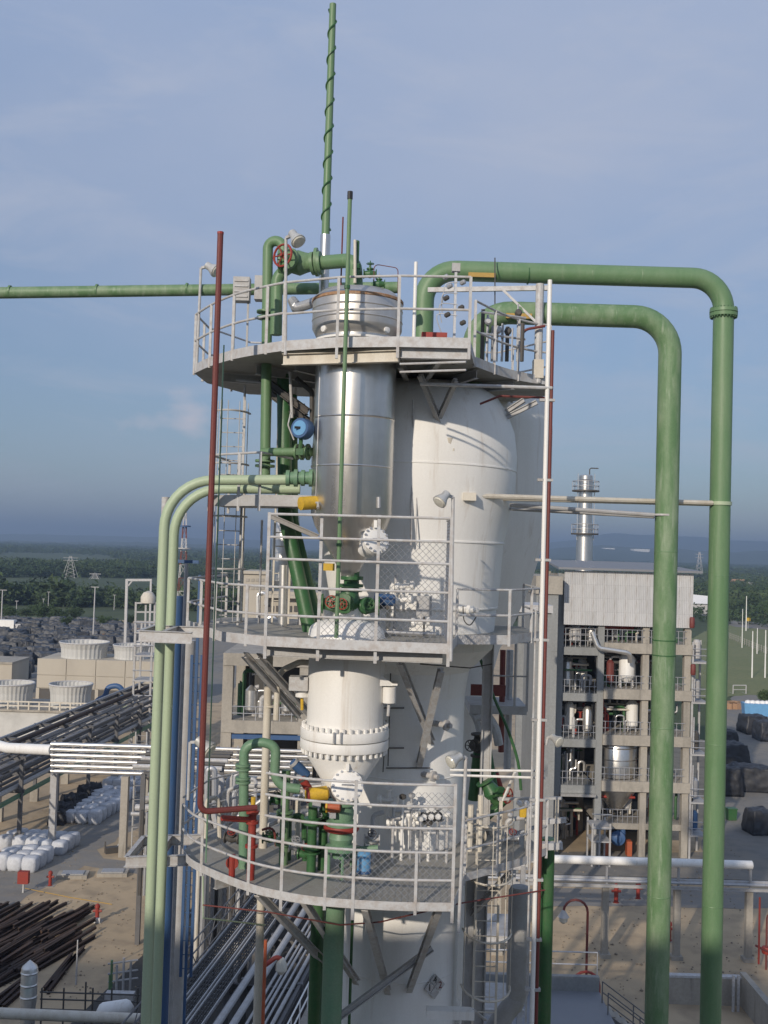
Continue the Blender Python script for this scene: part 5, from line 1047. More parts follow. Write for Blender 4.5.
# stair/pipe tower at right of the building
R = T('scaffold_tower', 'narrow grey access tower with landings against right side of process building', 'access tower', (xb(698), YB, 0))
for px in (692, 708):
    for dy in (0, 2.4): MB().beam((xb(px), YB + dy, 0), (xb(px), YB + dy, zb(640)), .16, .16).build('post', 'grey', R, False)
for k, py in enumerate((833, 800, 752, 700, 660)):
    z = zb(py); MB().b2(xb(691), xb(709), YB - .15, YB + 2.6, z - .12, z).build('landing', 'grey', R, False)
    for h in (.55, 1.1): MB().tube([(xb(691), YB - .15, z + h), (xb(709), YB - .15, z + h)], .04, 5).build('rail', 'galv', R)
    MB().lathe([(.3, .2), (.35, .3), (.35, 1.6), (.2, 1.8)], (xb(699), YB + 1, z), n=10).build('small_vessel', ('blue', 'galv', 'dark', 'grey', 'lgrey')[k], R)
    if k < 4: MB().tube([(xb(695), YB + .3, z), (xb(695), YB + .3, z + 3)], .1, 7).build('pipe', 'lgrey', R)
for k, (px, py) in enumerate(((692, 628), (693, 675))): MB().lathe([(.18, 0), (.22, .1), (.22, .8), (.15, .9)], at(px, py, YB - .6), n=12).thing('hose_cabinet', 'dred', '%s red hose canister on right edge of process building' % ('upper', 'lower')[k], 'canister')
# concrete shaft left of the building
R = T('concrete_shaft', 'windowless grey concrete shaft against left side of process building', 'building', (at(548, 700, 86).x, 88, 0))
xa, xc = at(534, 700, 86).x, at(556, 700, 86).x; MB().b2(xa, xc, 86, 94, 0, at(548, 594, 86).z).build('wall', 'concg', R, False); MB().b2(xa - .1, xc + .3, 85.8, 94, at(548, 594, 86).z, at(548, 576, 86).z).build('parapet', 'conc', R, False)
for py in (650, 705, 760): MB().b2(xa + .02, xc - .02, 85.97, 86, at(548, py, 86).z, at(548, py + 1, 86).z).build('joint', 'concg', R, False)
R = T('pipe_canopy', 'small concrete canopy left of white mast above clutter', 'canopy', at(530, 612, 70)); p, q_ = at(512, 612, 70), at(553, 612, 70); MB().b2(p.x, q_.x, 70, 74, p.z, p.z + .5).build('slab', 'lgrey', R, False)
for px in (520, 547): x = at(px, 700, 70).x; MB().b2(x - .2, x + .2, 70.2, 70.6, 0, p.z).build('column', 'concg', R, False)
# flue stack
YS = 120; fx = at(585, 520, YS).x
def zf(py): return at(585, py, YS).z
R = T('flue_stack', 'shiny steel flue stack with two ring galleries behind process building', 'stack', (fx, YS, 0))
MB().lathe([(1.0, 0), (.95, zf(545)), (.78, zf(520)), (.78, zf(476)), (.7, zf(475))], (fx, YS, 0), n=28).build('shell', 'steel', R)
for py in (491, 534):
    MB().lathe([(.7, zf(py) - .1), (1.55, zf(py) - .08), (1.55, zf(py) + .08), (.7, zf(py) + .1)], (fx, YS, 0), n=24).build('gallery', 'dark', R)
    for h in (.55, 1.1): MB().ring((fx, YS, zf(py) + h), (0, 0, 1), 1.5, .04, 20, 5).build('rail', 'galv', R)
    for a in range(8): MB().beam((fx + 1.5 * math.cos(a * .785), YS + 1.5 * math.sin(a * .785), zf(py)), (fx + 1.5 * math.cos(a * .785), YS + 1.5 * math.sin(a * .785), zf(py) + 1.1), .06, .06).build('post', 'galv', R, False)
for py in (480, 500, 512, 524, 545, 555): MB().lathe([(.79, zf(py) - .06), (.86, zf(py)), (.79, zf(py) + .06)], (fx, YS, 0), n=28).build('band', 'steel', R)
for s in (-1, 1): MB().beam((fx + s * .95, YS - .3, zf(540)), (fx + s * .95, YS - .3, zf(474)), .07, .07).build('ladder_stile', 'galv', R, False)
MB().tube(fillet([(fx + .4, YS, zf(476)), (fx + .4, YS, zf(468)), (fx + 1.4, YS, zf(468))], .2, 3), .07, 6).build('davit', 'dark', R)

# ---- left concrete frame building behind the tower
YL = 86.0
def L_(px, py): return at(px, py, YL)
R = T('frame_building', 'open concrete frame building seen left of the bolted vessel', 'building', (L_(262, 700).x, YL + 3, 0))
for px in (227, 304, 380): x = L_(px, 700).x; MB().b2(x - .42, x + .42, YL, YL + .8, 0, L_(px, 655).z).build('column', 'conc', R, False); MB().b2(x - .4, x + .4, YL + 8, YL + 8.7, 0, L_(px, 655).z).build('column', 'conc', R, False)
for py in (727, 660): z = L_(262, py).z; MB().b2(L_(222, 700).x, L_(384, 700).x, YL - .1, YL + 8.6, z - .5, z + .5).build('slab', 'conc', R, False)
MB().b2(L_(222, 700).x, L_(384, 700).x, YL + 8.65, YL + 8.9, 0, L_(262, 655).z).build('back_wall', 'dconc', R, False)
z = L_(262, 727).z + .5
for h in (.55, 1.1): MB().tube([(L_(231, 700).x, YL + .05, z + h), (L_(380, 700).x, YL + .05, z + h)], .04, 5).build('rail', 'galv', R)
for k in range(12): x = L_(232 + k * 12, 700).x; MB().beam((x, YL + .05, z), (x, YL + .05, z + 1.1), .06, .06).build('post', 'galv', R, False)
for k, (px, w0) in enumerate(((248, 30), (285, 26))):
    r9 = random.Random(140 + k); Q = T('process_piping', '%s piping inside the frame building behind middle platform' % ('left', 'right')[k], 'piping', (L_(px, 700).x, YL + 3, z))
    for j in range(9):
        x = L_(px + r9.uniform(-14, 14), 700).x; h = r9.uniform(1, 4); y = YL + r9.uniform(1, 5); MB().tube(fillet([(x, y, z), (x, y, z + h), (x + r9.uniform(-2, 2), y, z + h)], .3, 3), r9.uniform(.07, .25), 8).build('pipe', r9.choice(('galv', 'alu', 'lgrey', 'dark', 'dgreen')), Q)
    x = L_(px, 700).x; MB().lathe([(.2, .4), (.5, .6), (.5, 2.2), (.1, 2.6)], (x, YL + 2, z), n=14).build('small_vessel', 'alu', Q)
R = T('blue_duct', 'long blue duct in lower opening of the frame building', 'duct', L_(270, 737)); MB().beam(L_(232, 736), L_(310, 738), .5, .35).build('duct', 'blue', R, False); R.location.y
# beige tower block far behind
YT = 125.0
def K_(px, py): return at(px, py, YT)
R = T('beige_building', 'beige block with tiers of small vents behind middle platform rail', 'building', (K_(265, 620).x, YT + 4, 0))
MB().b2(K_(243, 600).x, K_(266, 600).x, YT, YT + 7, 0, K_(255, 572).z).build('tower_wall', 'beige', R, False); MB().b2(K_(242, 600).x, K_(267, 600).x, YT - .3, YT + 7.2, K_(255, 574).z, K_(255, 571).z).build('parapet', 'beige', R, False)
MB().b2(K_(266.5, 600).x, K_(330, 600).x, YT + .5, YT + 8, 0, K_(255, 591).z).build('wing_wall', 'beige', R, False); MB().b2(K_(264, 600).x, K_(331, 600).x, YT - .8, YT + .4, K_(255, 597).z, K_(255, 594).z).build('canopy', 'beige', R, False)
for i in range(4):
    for j in range(2): p = K_(247.5 + i * 5, 580 + j * 8); MB().box(p + V((0, -.02, 0)), (.4, .12, .35)).build('vent', 'conc', R, False)
for i in range(5): p = K_(270 + i * 9, 609); MB().box(p + V((0, .45, 0)), (.8, .2, .7)).build('window', 'dark', R, False)
for k, (px, y0, y1) in enumerate(((258, 593, 622), (268, 617, 625))):
    MB().tube(fillet([K_(px, y1 + 10), K_(px, y0), K_(px + 8, y0), K_(px + 8, y0 + 12)], .5, 5), .28, 10).thing('vent_pipe', 'alu', ('tall silver hooked pipe before the beige block', 'short silver hooked pipe right of the tall hooked one')[k], 'pipe')
MB().lathe([(2.6, 0), (2.6, 3.0), (1.5, 4.3), (.1, 4.6)], (K_(283, 640).x, YT - 14, K_(283, 640).z - 2), n=24).thing('dome_tank', 'lgrey', 'low grey dome roofed tank behind middle platform deck', 'tank')

# ---- aluminium clad pipe bundle
YP = 84.0
for k in range(6):
    py0 = 744 + k * 5.4; a = at(51, py0, YP); b = at(312, py0 + 8, YP)
    b.z = a.z; MB().tube([a, b], .165, 12).thing('clad_pipe', 'alu', '%s of the six stacked silver clad horizontal pipes on the left' % ('topmost', 'second from top', 'third from top', 'fourth from top', 'fifth from top', 'lowest')[k], 'pipe', 'stacked silver clad pipes')
a = at(51, 744, YP)
for k, px in enumerate((51, 143, 235)):
    R = T('pipe_trestle', ('grey end trestle at left end of the silver clad pipes', 'concrete trestle under silver clad pipes by the white bags', 'concrete trestle of silver clad pipes behind dark red pipe')[k], 'support', (at(px + 2, 800, YP).x, YP, 0)); x = at(px + 2, 760, YP).x
    MB().b2(x - .25, x + .25, YP + .3, YP + .8, 0, a.z - 2.4).build('post', 'conc' if k else 'grey', R, False); MB().beam((x, YP + .35, a.z - 2.4), (x, YP + .35, a.z + .2), .12, .15).build('frame', 'grey', R, False)
    for j in range(6): MB().b2(x - .08, x + .08, YP - .3, YP + .3, a.z - j * .43 - .29, a.z - j * .43 - .22).build('shoe', 'grey', R, False)
x = at(122, 800, YP - 1).x; MB().b2(x - .28, x + .28, YP - .4, YP + .2, 0, at(122, 776, YP).z).thing('concrete_post', 'conc', 'single tan concrete post under the silver pipes beside the road', 'post', smooth=False)
pipe('header_pipe', 'thick white insulated pipe running left from the silver clad bundle', [at(-30, 738, 88), at(8, 748, 86), at(52, 750, 84.3)], .42, 'white', n=14)

# ---- elevated pipe rack running away on the left
def rk(px, py, z): return atz(px, py, z)
RA, RBb = V((-31.8, 78, 0)), V((-27.0, 132, 0)); dirn = (RBb - RA).normalized(); nrm = V((dirn.y, -dirn.x, 0))
R = T('pipe_rack', 'long elevated pipe rack receding on the left toward the cooling towers', 'pipe rack', RA)
for k in range(8):
    c = RA + dirn * (k * 7.5)
    for s in (-2.6, 2.6):
        MB().beam(c + nrm * s, up(c + nrm * s, 7.2), .3, .3).build('post', 'dgrey', R, False); MB().box(c + nrm * s + V((0, 0, .6)), (.7, .7, 1.2), .1).build('footing', 'conc', R, False)
    for z in (4.6, 6.0, 7.2): MB().chan(up(c - nrm * 2.9, z), up(c + nrm * 2.9, z), .2, .3, .03).build('cross_beam', 'dgrey', R, False)
for z in (4.3, 7.0):
    for s in (-2.6, 2.6): MB().chan(up(RA + nrm * s, z), up(RBb + nrm * s, z), .2, .3, .03).build('stringer', 'mgreen' if (z < 5 and s > 0) else 'dgrey', R, False)
rr = random.Random(4)
RL = ['outermost left', 'second from left', 'third from left', 'fourth from left', 'middle', 'fifth from right', 'fourth from right', 'third from right', 'rightmost']
for tier, z in ((0, 7.45), (1, 6.25), (2, 4.85)):
    for k in range(7):
        if tier == 0 and k in (1, 4): continue
        s = -2.3 + k * .75; r = rr.choice((.08, .11, .14, .2)); mt = rr.choice(('dgrey', 'grey', 'galv', 'rust', 'grey', 'dgrey', 'grey')); a = up(RA + nrm * s - dirn * 3, z + r - .12); b = up(RBb + nrm * s + dirn * 2, z + r - .12)
        MB().tube([a, b], r, 8).thing('rack_pipe', mt, '%s tier pipe of the left rack, %s in the row' % (('top', 'middle', 'lower')[tier], ('outermost left', 'second from left', 'third from left', 'central', 'third from right', 'second from right', 'outermost right')[k]), 'pipe', 'pipes on the left rack')
# cable tray with ladder rungs on the right side
# ---- cooling towers
def fan(label, px, pyt, pyb, Y, wpx, group):
    p = at(px, pyb, Y); zt = at(px, pyt, Y).z; r = wpx / 2 * Y / FPX; R = T('fan_stack', label, 'cooling fan', p, group); h = zt - p.z
    MB().lathe([(r * .96, 0), (r * .93, h * .3), (r * .95, h * .7), (r * 1.03, h * .97), (r * 1.04, h), (r * .99, h), (r * .9, h * .55), (.05, h * .5)], p, n=64, star=.028).build('ribbed_shell', 'fanw', R, False)
    MB().ring(up(p, h), (0, 0, 1), r * 1.04, .12, 40, 6).build('rim', 'lgrey', R)
    MB().lathe([(.3, 0), (.3, .25)], up(p, h * .6), n=10).build('fan_hub', 'dark', R)
    for a in range(6): b = MB(); e = V((math.cos(a * 1.047), math.sin(a * 1.047), 0)); b.beam(up(p, h * .68), up(p, h * .68) + e * r * .88, .35, .05); b.build('fan_blade', 'dark', R, False)
    return R
YC = 132.0
R = T('cooling_tower', 'low whitewashed cooling tower basin with timber rail at left edge', 'cooling tower', (at(40, 740, YC).x, YC + 4, 0))
xa, xc = at(-60, 730, YC).x, at(96, 730, YC).x; zt = at(40, 712, YC).z
MB().b2(xa, xc, YC, YC + 9, 0, zt).build('basin_wall', 'wall', R, False); MB().b2(xa, xc + .3, YC - .3, YC + 9.2, zt, zt + .25).build('deck', 'conc', R, False)
for z in (.5, 1.0): MB().beam((xa, YC - .2, zt + .25 + z), (xc, YC - .2, zt + .25 + z), .14, .16).build('rail', 'cream', R, False)
for k in range(15): x = xa + (xc - xa) * (k + .5) / 15; MB().beam((x, YC - .2, zt + .25), (x, YC - .2, zt + 1.3), .2, .18).build('post', 'cream', R, False)
MB().b2(xa, xc, YC - .4, YC - .05, at(40, 744, YC).z, at(40, 740, YC).z).build('blue_strip', 'lblue', R, False)
fan('near ribbed white fan stack at left frame edge', 11, 683, 712, YC + 3.5, 41, 'near fan stacks'); fan('near ribbed white fan stack right of the one at frame edge', 70, 684, 713, YC + 3.5, 40, 'near fan stacks')
YD = 158.0
R = T('cooling_tower', 'large beige concrete cooling tower block with panels', 'cooling tower', (at(95, 700, YD).x, YD + 5, 0))
xa, xc = at(36, 690, YD).x, at(154, 690, YD).x; zt = at(95, 660, YD).z; n = 4
MB().b2(xa + .1, xc - .1, YD + .12, YD + 10, 0, zt - .1).build('core', 'beige', R, False)
for k in range(n):
    w0 = (xc - xa) / n
    for (z0_, z1_) in ((zt * .38, zt * .64), (zt * .655, zt)): MB().b2(xa + k * w0 + .06, xa + (k + 1) * w0 - .06, YD, YD + .1, z0_, z1_).build('wall_panel', 'beige', R, False)
    MB().b2(xa + k * w0, xa + k * w0 + .5, YD - .05, YD + .4, 0, zt * .37).build('pillar', 'beige', R, False)
MB().b2(xa + .5, xc - .2, YD + .05, YD + .1, .5, zt * .36).build('louvre_gap', 'dark', R, False)
fan('large plain fan stack on the beige block, wider one', 84, 642, 661, YD + 4.5, 46, 'far fan stacks'); fan('large fan stack on the beige block, partly behind the pale pipes', 131, 645, 661, YD + 4.5, 34, 'far fan stacks')
R = T('cooling_tower', 'far beige cooling block at left frame edge', 'cooling tower', (at(0, 690, YD + 8).x, YD + 10, 0)); MB().b2(at(-40, 690, YD + 8).x, at(11, 690, YD + 8).x, YD + 8, YD + 16, 0, at(5, 664, YD + 8).z).build('wall', 'beige', R, False); MB().b2(at(-40, 690, YD + 8).x, at(11.6, 690, YD + 8).x, YD + 7.8, YD + 16.2, at(5, 664, YD + 8).z, at(5, 662, YD + 8).z).build('coping', 'conc', R, False)
YE = 140
pipe('water_pipe', 'bent blue water pipe before the beige cooling block', [at(95, 712, YE), at(96, 700, YE), at(106, 697, YE), at(107, 687, YE), at(122, 685, YE), at(123, 697, YE)], .36, 'blue', R=1.0, n=12)
pipe('water_pipe', 'thick horizontal blue pipe right of the bent one', [at(118, 716, YE), at(126, 706, YE), at(160, 702, YE)], .4, 'blue', R=1.0, n=12)
pipe('water_pipe', 'pale green elbow beside the blue water pipes', [at(112, 710, YE - 1), at(122, 705, YE - 1), at(130, 708, YE - 1)], .3, 'pgreen', R=.8, n=10)
R = T('pipe_tower', 'grey scaffold like pipe tower before the beige cooling block', 'access tower', (at(142, 720, 120).x, 120, 0))
for px in (133, 150):
    for dy in (0, 3): MB().beam((at(px, 700, 120).x, 120 + dy, 0), (at(px, 700, 120).x, 120 + dy, at(140, 600 + (px > 140) * 0 + 25, 120).z), .22, .22).build('post', 'grey', R, False)
for py in (632, 655, 680, 705, 730): z = at(140, py, 120).z; MB().b2(at(132, 700, 120).x, at(152, 700, 120).x, 119.8, 123.2, z - .15, z).build('landing', 'grey', R, False); MB().tube([(at(132, 700, 120).x, 119.8, z + 1.1), (at(152, 700, 120).x, 119.8, z + 1.1)], .07, 5).build('rail', 'galv', R)
# gallows frame and small grey structure near (140,590)
R = T('gantry_frame', 'tall pale inverted L gantry left of the pale pipes', 'gantry', g(126, 640)); yy = 210
MB().beam(V((at(127, 600, yy).x, yy, 0)), at(127, 579, yy), .5, .5).build('upright', 'lgrey', R, False); MB().beam(at(127, 580, yy), at(152, 580, yy), .45, .45).build('arm', 'lgrey', R, False); MB().beam(V((at(151, 600, yy).x, yy, 0)), at(151, 581, yy), .35, .35).build('upright', 'lgrey', R, False); MB().beam(at(128, 586, yy), at(133, 580, yy), .25, .25).build('knee', 'lgrey', R, False)
R = T('steel_cabin', 'small grey steel skid with domed top left of the pale pipes', 'skid', at(146, 632, 200)); yy = 200
for px in (136, 146, 155): MB().beam(V((at(px, 620, yy).x, yy, 0)), at(px, 602, yy), .35, .35).build('post', 'grey', R, False)
for py in (603, 612, 622): MB().beam(at(135, py, yy), at(157, py, yy), .3, .3).build('beam', 'grey', R, False)
MB().lathe([(1.4, 0), (1.4, 1.2), (.9, 2), (.1, 2.3)], at(148, 603, yy), n=16).build('dome', 'cream', R)
# red and white lattice mast
YR = 170
R = T('lattice_mast', 'red and white lattice radio mast between pale pipes and dark red pipe', 'mast', (at(181, 600, YR).x, YR, 0)); cx = at(182, 600, YR).x
zz0, zz1 = 0, at(182, 512, YR).z; nn = 14
def leg(i, z): wq = 1.5 * (1 - z / zz1) + .25; a = i * math.pi / 2 + .785; return V((cx + wq * math.cos(a), YR + wq * math.sin(a), z))
for s in range(nn):
    za, zb_ = zz1 * s / nn, zz1 * (s + 1) / nn; mt = 'lgrey' if s % 2 else 'dred'; mb = MB()
    for i in range(4): mb.beam(leg(i, za), leg(i, zb_), .09, .09); mb.beam(leg(i, za), leg((i + 1) % 4, zb_), .05, .05); mb.beam(leg(i, zb_), leg((i + 1) % 4, zb_), .05, .05)
    mb.build('lattice_section', mt, R, False)
MB().lathe([(1.0, 0), (1.0, .2)], (cx, YR, zz1 * .92), n=12).build('platform', 'blue', R); MB().lathe([(1.2, 0), (1.2, .2)], (cx, YR, zz1 * .8), n=12).build('platform', 'grey', R)

# ---- tarp covered stacks in far yard
def tarp_proto(seed, mt, sx=2.0, sy=1.6, sz=1.6):
    import bmesh
    r_ = random.Random(seed); bm = bmesh.new(); bmesh.ops.create_cube(bm, size=1); bmesh.ops.subdivide_edges(bm, edges=bm.edges[:], cuts=11, use_grid_fill=True)
    for v in bm.verts:
        k = 1 - .22 * max(0, v.co.z + .2); nzv = mnoise.noise(v.co * 3 + V((seed * 2.3, 0, 0))); v.co.x *= k; v.co.y *= k
        v.co = V((v.co.x * sx, v.co.y * sy, (v.co.z + .5) * sz)); v.co += V((nzv * .14, mnoise.noise(v.co * 2 + V((0, seed, 4))) * .14, (mnoise.noise(v.co * 1.5 + V((seed, 0, 0))) * .22) if v.co.z > .05 else 0))
    for v in bm.verts:
        if v.co.z > .02: v.co += V((mnoise.noise(v.co * 5 + V((seed, 1, 0))), mnoise.noise(v.co * 5 + V((0, seed, 7))), mnoise.noise(v.co * 4 + V((3, 0, seed))))) * .06
    me = bpy.data.meshes.new('tarp_stack'); bm.to_mesh(me); bm.free(); me.materials.append(M[mt]); me.polygons.foreach_set('use_smooth', [True] * len(me.polygons)); return me
TM = [tarp_proto(i, 'dtarp', 3.6, 2.6, 1.9) for i in range(4)]
rr = random.Random(77); n = 0
for row in range(11):
    Y = 186 + row * 11.5
    for k in range(30):
        px = -6 + k * 5.4 * 215 / Y * 1.15 + rr.uniform(-1.5, 1.5)
        if px > 152 or rr.random() < .12: continue
        if Y < 200 and px > 40: continue
        X = (px - 384) * Y / FPX
        o = bpy.data.objects.new('tarp_stack', rr.choice(TM)); COL.objects.link(o); o.location = (X, Y + rr.uniform(-2, 2), .04); o.rotation_euler.z = rr.uniform(-.3, .3); s = rr.uniform(.8, 1.25); o.scale = (s, s, s * rr.uniform(.75, 1.3))
        tag(o, 'dark grey tarp covered stack in the storage yard beyond the cooling towers', 'covered stack', 'tarp covered stacks in far yard')
R = T('parked_truck', 'white truck parked at far left edge beyond tarp stacks', 'truck', g(7, 631)); p = g(7, 632); MB().box(up(p, 2.0), (4.2, 2.4, 2.4)).build('box_body', 'white', R, False); MB().box(p + V((3.1, 0, 1.3)), (1.6, 2.2, 1.9), 0, .85).build('cab', 'lgrey', R, False)
for dx in (-1.3, 2.9): MB().lathe([(.45, -1.2), (.45, 1.2)], p + V((dx, 0, .45)), (0, 1, 0), 12).build('wheel', 'black', R)
for k in range(9):
    p = g(112 + k * 4.2, 640 - k * .5); MB().beam(p + V((-3, -1.5, .5 + .5 * (k % 3))), p + V((3, 1.2, .5 + .5 * (k % 3))), 1.6, .9).thing('timber_stack', 'wood', 'orange brown timber stack behind the wider far fan stack', 'timber', 'timber stacks', smooth=False)

# ---- poles on the left and right, pylons
def lamp_pole(label, px, pyb, pyt, mt='lgrey', r=.14, arm=1.2, group=None, name='light_pole', Y=None):
    b = g(px, pyb); t_ = at(px, pyt, b.y); R = T(name, label, 'pole', b, group); MB().tube([b, V((b.x, b.y, t_.z))], [r, r * .6], 8).build('shaft', mt, R)
    if arm: MB().beam(V((b.x - arm, b.y, t_.z)), V((b.x + arm, b.y, t_.z)), .16, .14).build('crossarm', mt, R, False)
    return R
lamp_pole('tall pale floodlight pole behind the far fan stacks', 93, 641, 587, r=.22, arm=1.0)
lamp_pole('pale pole at left frame edge by the field', 1, 628, 590, r=.22)
lamp_pole('pale pole in field, second from left frame edge', 16, 621, 601, arm=.5)
lamp_pole('pale pole in field, left of a close pair', 43, 612, 599, arm=.5); lamp_pole('pale pole in field, right of a close pair', 48, 611, 592, arm=.5)
lamp_pole('pale pole right of the tall floodlight pole', 114, 610, 595, arm=.5)
def pylon(label, px, pyb, pyt, wd=4.0):
    b = g(px, pyb); zt = at(px, pyt, b.y).z; R = T('power_pylon', label, 'pylon', b); mb = MB(); r = .28 * b.y / 1100
    for sx in (-1, 1):
        for sy in (-1, 1): mb.beam(b + V((sx * wd, sy * wd, 0)), V((b.x + sx * .5, b.y + sy * .5, zt)), r, r)
    for k in range(6):
        f0, f1 = k / 6, (k + 1) / 6; w0, w1 = wd * (1 - f0) + .5 * f0, wd * (1 - f1) + .5 * f1
        mb.beam(V((b.x - w0, b.y, zt * f0)), V((b.x + w1, b.y, zt * f1)), r * .7, r * .7); mb.beam(V((b.x + w0, b.y, zt * f0)), V((b.x - w1, b.y, zt * f1)), r * .7, r * .7)
    mb.build('lattice_tower', 'lgrey', R, False)
    for f in (.8, .92): MB().beam(V((b.x - wd * 1.2, b.y, zt * f)), V((b.x + wd * 1.2, b.y, zt * f)), r, r).build('crossarm', 'lgrey', R, False)
pylon('faint lattice power pylon in the forest on the left', 70, 578, 556); pylon('smaller faint power pylon right of the left one', 95, 579, 573, 3); pylon('faint power pylon behind forest between the two green pipes', 699, 580, 552); pylon('faint short power pylon at far right', 748, 592, 582, 3)
lamp_pole('bare white pole on lawn, nearer of the two nearest', 752, 678, 631, 'white', .16, 0); lamp_pole('bare white pole on lawn at right frame edge', 765, 678, 630, 'white', .16, 0)
lamp_pole('tallest white pole by the fence on right', 746, 631, 596, 'white', .2, 0); lamp_pole('slimmer white pole left of the tallest', 742, 648, 609, 'white', .13, 0); lamp_pole('thin white pole between the nearest lawn poles', 757, 654, 628, 'white', .13, 0)
R = T('road_sign', 'small yellow sign at foot of the tallest white pole', 'sign', g(748, 629)); p = g(748, 629); MB().box(up(p, 3.4), (1.6, .1, 1.2)).build('panel', 'yellow', R, False); MB().beam(p, up(p, 2.8), .12, .12).build('post', 'grey', R, False)
# fence with white posts along the lawn
f0, f1 = g(728, 638), g(790, 664); R = T('perimeter_fence', 'white posted perimeter fence crossing the lawn on the right', 'fence', f0)
for k in range(26): p = f0.lerp(f1, k / 25); MB().beam(p, up(p, 1.9), .14, .14).build('post', 'conc', R, False)
for h in (.5, 1.1, 1.7): MB().beam(up(f0, h), up(f1, h), .03, .03).build('wire', 'lgrey', R, False)
R = T('goal_frame', 'grey pipe frame standing on lawn right of the green pipe', 'frame stand', g(739, 694)); a, b = g(733, 694), g(746, 694)
for p in (a, b): MB().tube([p, up(p, 1.6)], .09, 6).build('post', 'lgrey', R); MB().tube([p, p + V((0, 2, 0)), ], .07, 6).build('foot', 'lgrey', R)
MB().tube([up(a, 1.6), up(b, 1.6)], .09, 6).build('bar', 'lgrey', R); MB().tube([up(a, .8), up(b, .8)], .06, 6).build('bar', 'lgrey', R)
R = T('white_shed', 'white roofed shed beyond process building between green pipes', 'shed', g(701, 613)); p = g(701, 613); MB().box(up(p, 2.2), (14, 10, 4.4)).build('wall', 'lgrey', R, False)
rf = MB(); z = p.z + 4.4; rf.add([(p.x - 8, p.y - 6, z), (p.x + 8, p.y - 6, z), (p.x + 8, p.y + 6, z), (p.x - 8, p.y + 6, z), (p.x - 6, p.y, z + 4), (p.x + 5, p.y, z + 3.2)], [(0, 1, 5, 4), (1, 2, 5), (2, 3, 4, 5), (3, 0, 4), (3, 2, 1, 0)]); rf.build('roof', 'white', R, False)
rr = random.Random(9)
for k, (px, py, wd, lb) in enumerate(((724, 585, 5, 'nearest right of the outer green pipe'), (738, 583, 6, 'between the power pylons'), (603, 535, 60, 'pale quarry'), (640, 536, 50, 'q'))):
    if k > 1: continue
    p = g(px, py + 4); R = T('far_house', 'tiny far house in the forest %s' % lb, 'house', p); MB().box(up(p, 2.2), (wd * 1.6, 8, 4.4)).build('wall', 'white', R, False); rf = MB(); w0 = wd * .9; z = 4.4; rf.add([(p.x - w0, p.y - 5, z), (p.x + w0, p.y - 5, z), (p.x + w0, p.y + 5, z), (p.x - w0, p.y + 5, z), (p.x - w0, p.y, z + 2.5), (p.x + w0, p.y, z + 2.5)], [(0, 1, 5, 4), (2, 3, 4, 5), (1, 2, 5), (3, 0, 4)]); rf.build('roof', 'wood', R, False)
for k, (px, py, wd) in enumerate(((608, 549.5, 70), (640, 550.5, 110), (662, 550, 60))):
    p = at(px, py, 4455); MB().box(p - V((0, 0, 9)), (wd * .6, 50, 30), .1).thing('far_warehouse', 'white', 'pale far warehouse on the hillside, %s of three' % ('left', 'middle', 'right')[k], 'warehouse', smooth=False)

# ---- right yard: tarps, container, bin
def tarp_at(label, px, py, w0, d0, h0, rz, seed): me = tarp_proto(seed, 'tarp', w0, d0, h0); o = bpy.data.objects.new('tarp_stack', me); COL.objects.link(o); o.location = g(px, py) + V((0, d0 / 2, .035)); o.rotation_euler.z = rz; tag(o, label, 'covered stack', 'black tarps on right yard')
tarp_at('black tarp stack just right of the outer green pipe, large', 735, 768, 3.6, 4, 2.6, .1, 11); tarp_at('wide black tarp heap with sagging top at right', 756, 793, 4.2, 3.5, 2.5, -.1, 12); tarp_at('squared black tarp stack with blue grey top beside outer green pipe', 731, 797, 2.6, 3.2, 2.8, 0, 13)
tarp_at('black tarp stack below the blue container', 757, 735, 3.4, 3.5, 2.5, .1, 14); tarp_at('brownish black tarp stack cut by right frame edge', 768, 742, 2.2, 3, 2.6, .1, 15); tarp_at('lone black tarp box standing forward at right edge', 763, 836, 2.3, 2.2, 2.1, .15, 16); tarp_at('small black tarp stack touching the outer green pipe', 730, 745, 2.4, 2.4, 1.7, 0, 17)
R = T('skip_container', 'light blue open skip filled with white waste at right edge', 'container', g(760, 717)); p = g(760, 717) + V((1, 1.5, 0)); MB().box(up(p, 1.0), (6, 2.4, 1.9), -.12, 1.06).build('body', 'lblue', R, False)
for k in range(7): MB().lathe([(.1, -.3), (.6, 0), (.4, .4), (.1, .5)], p + V((-2.3 + k * .75, rs.uniform(-.5, .5), 1.9)), n=8).build('waste_lump', 'white', R)
R = T('waste_bin', 'small green bin standing on right yard', 'bin', g(731, 820)); p = g(731, 820); MB().box(up(p, .55), (.8, .7, 1.0), .1, 1.1).build('body', 'dgreen', R, False); MB().box(up(p, 1.1), (.95, .85, .1), .1).build('lid', 'dgreen', R, False)
R = T('rubble_heap', 'low pile of brown scrap crates beside lawn at right', 'scrap', g(731, 706))
for k in range(6): p = g(727 + k * 2, 707 + (k % 2) * 2); MB().box(up(p, .5), (1.2, 1.2, 1.0), k).build('crate', 'rustb' if k % 2 else 'wood', R, False)

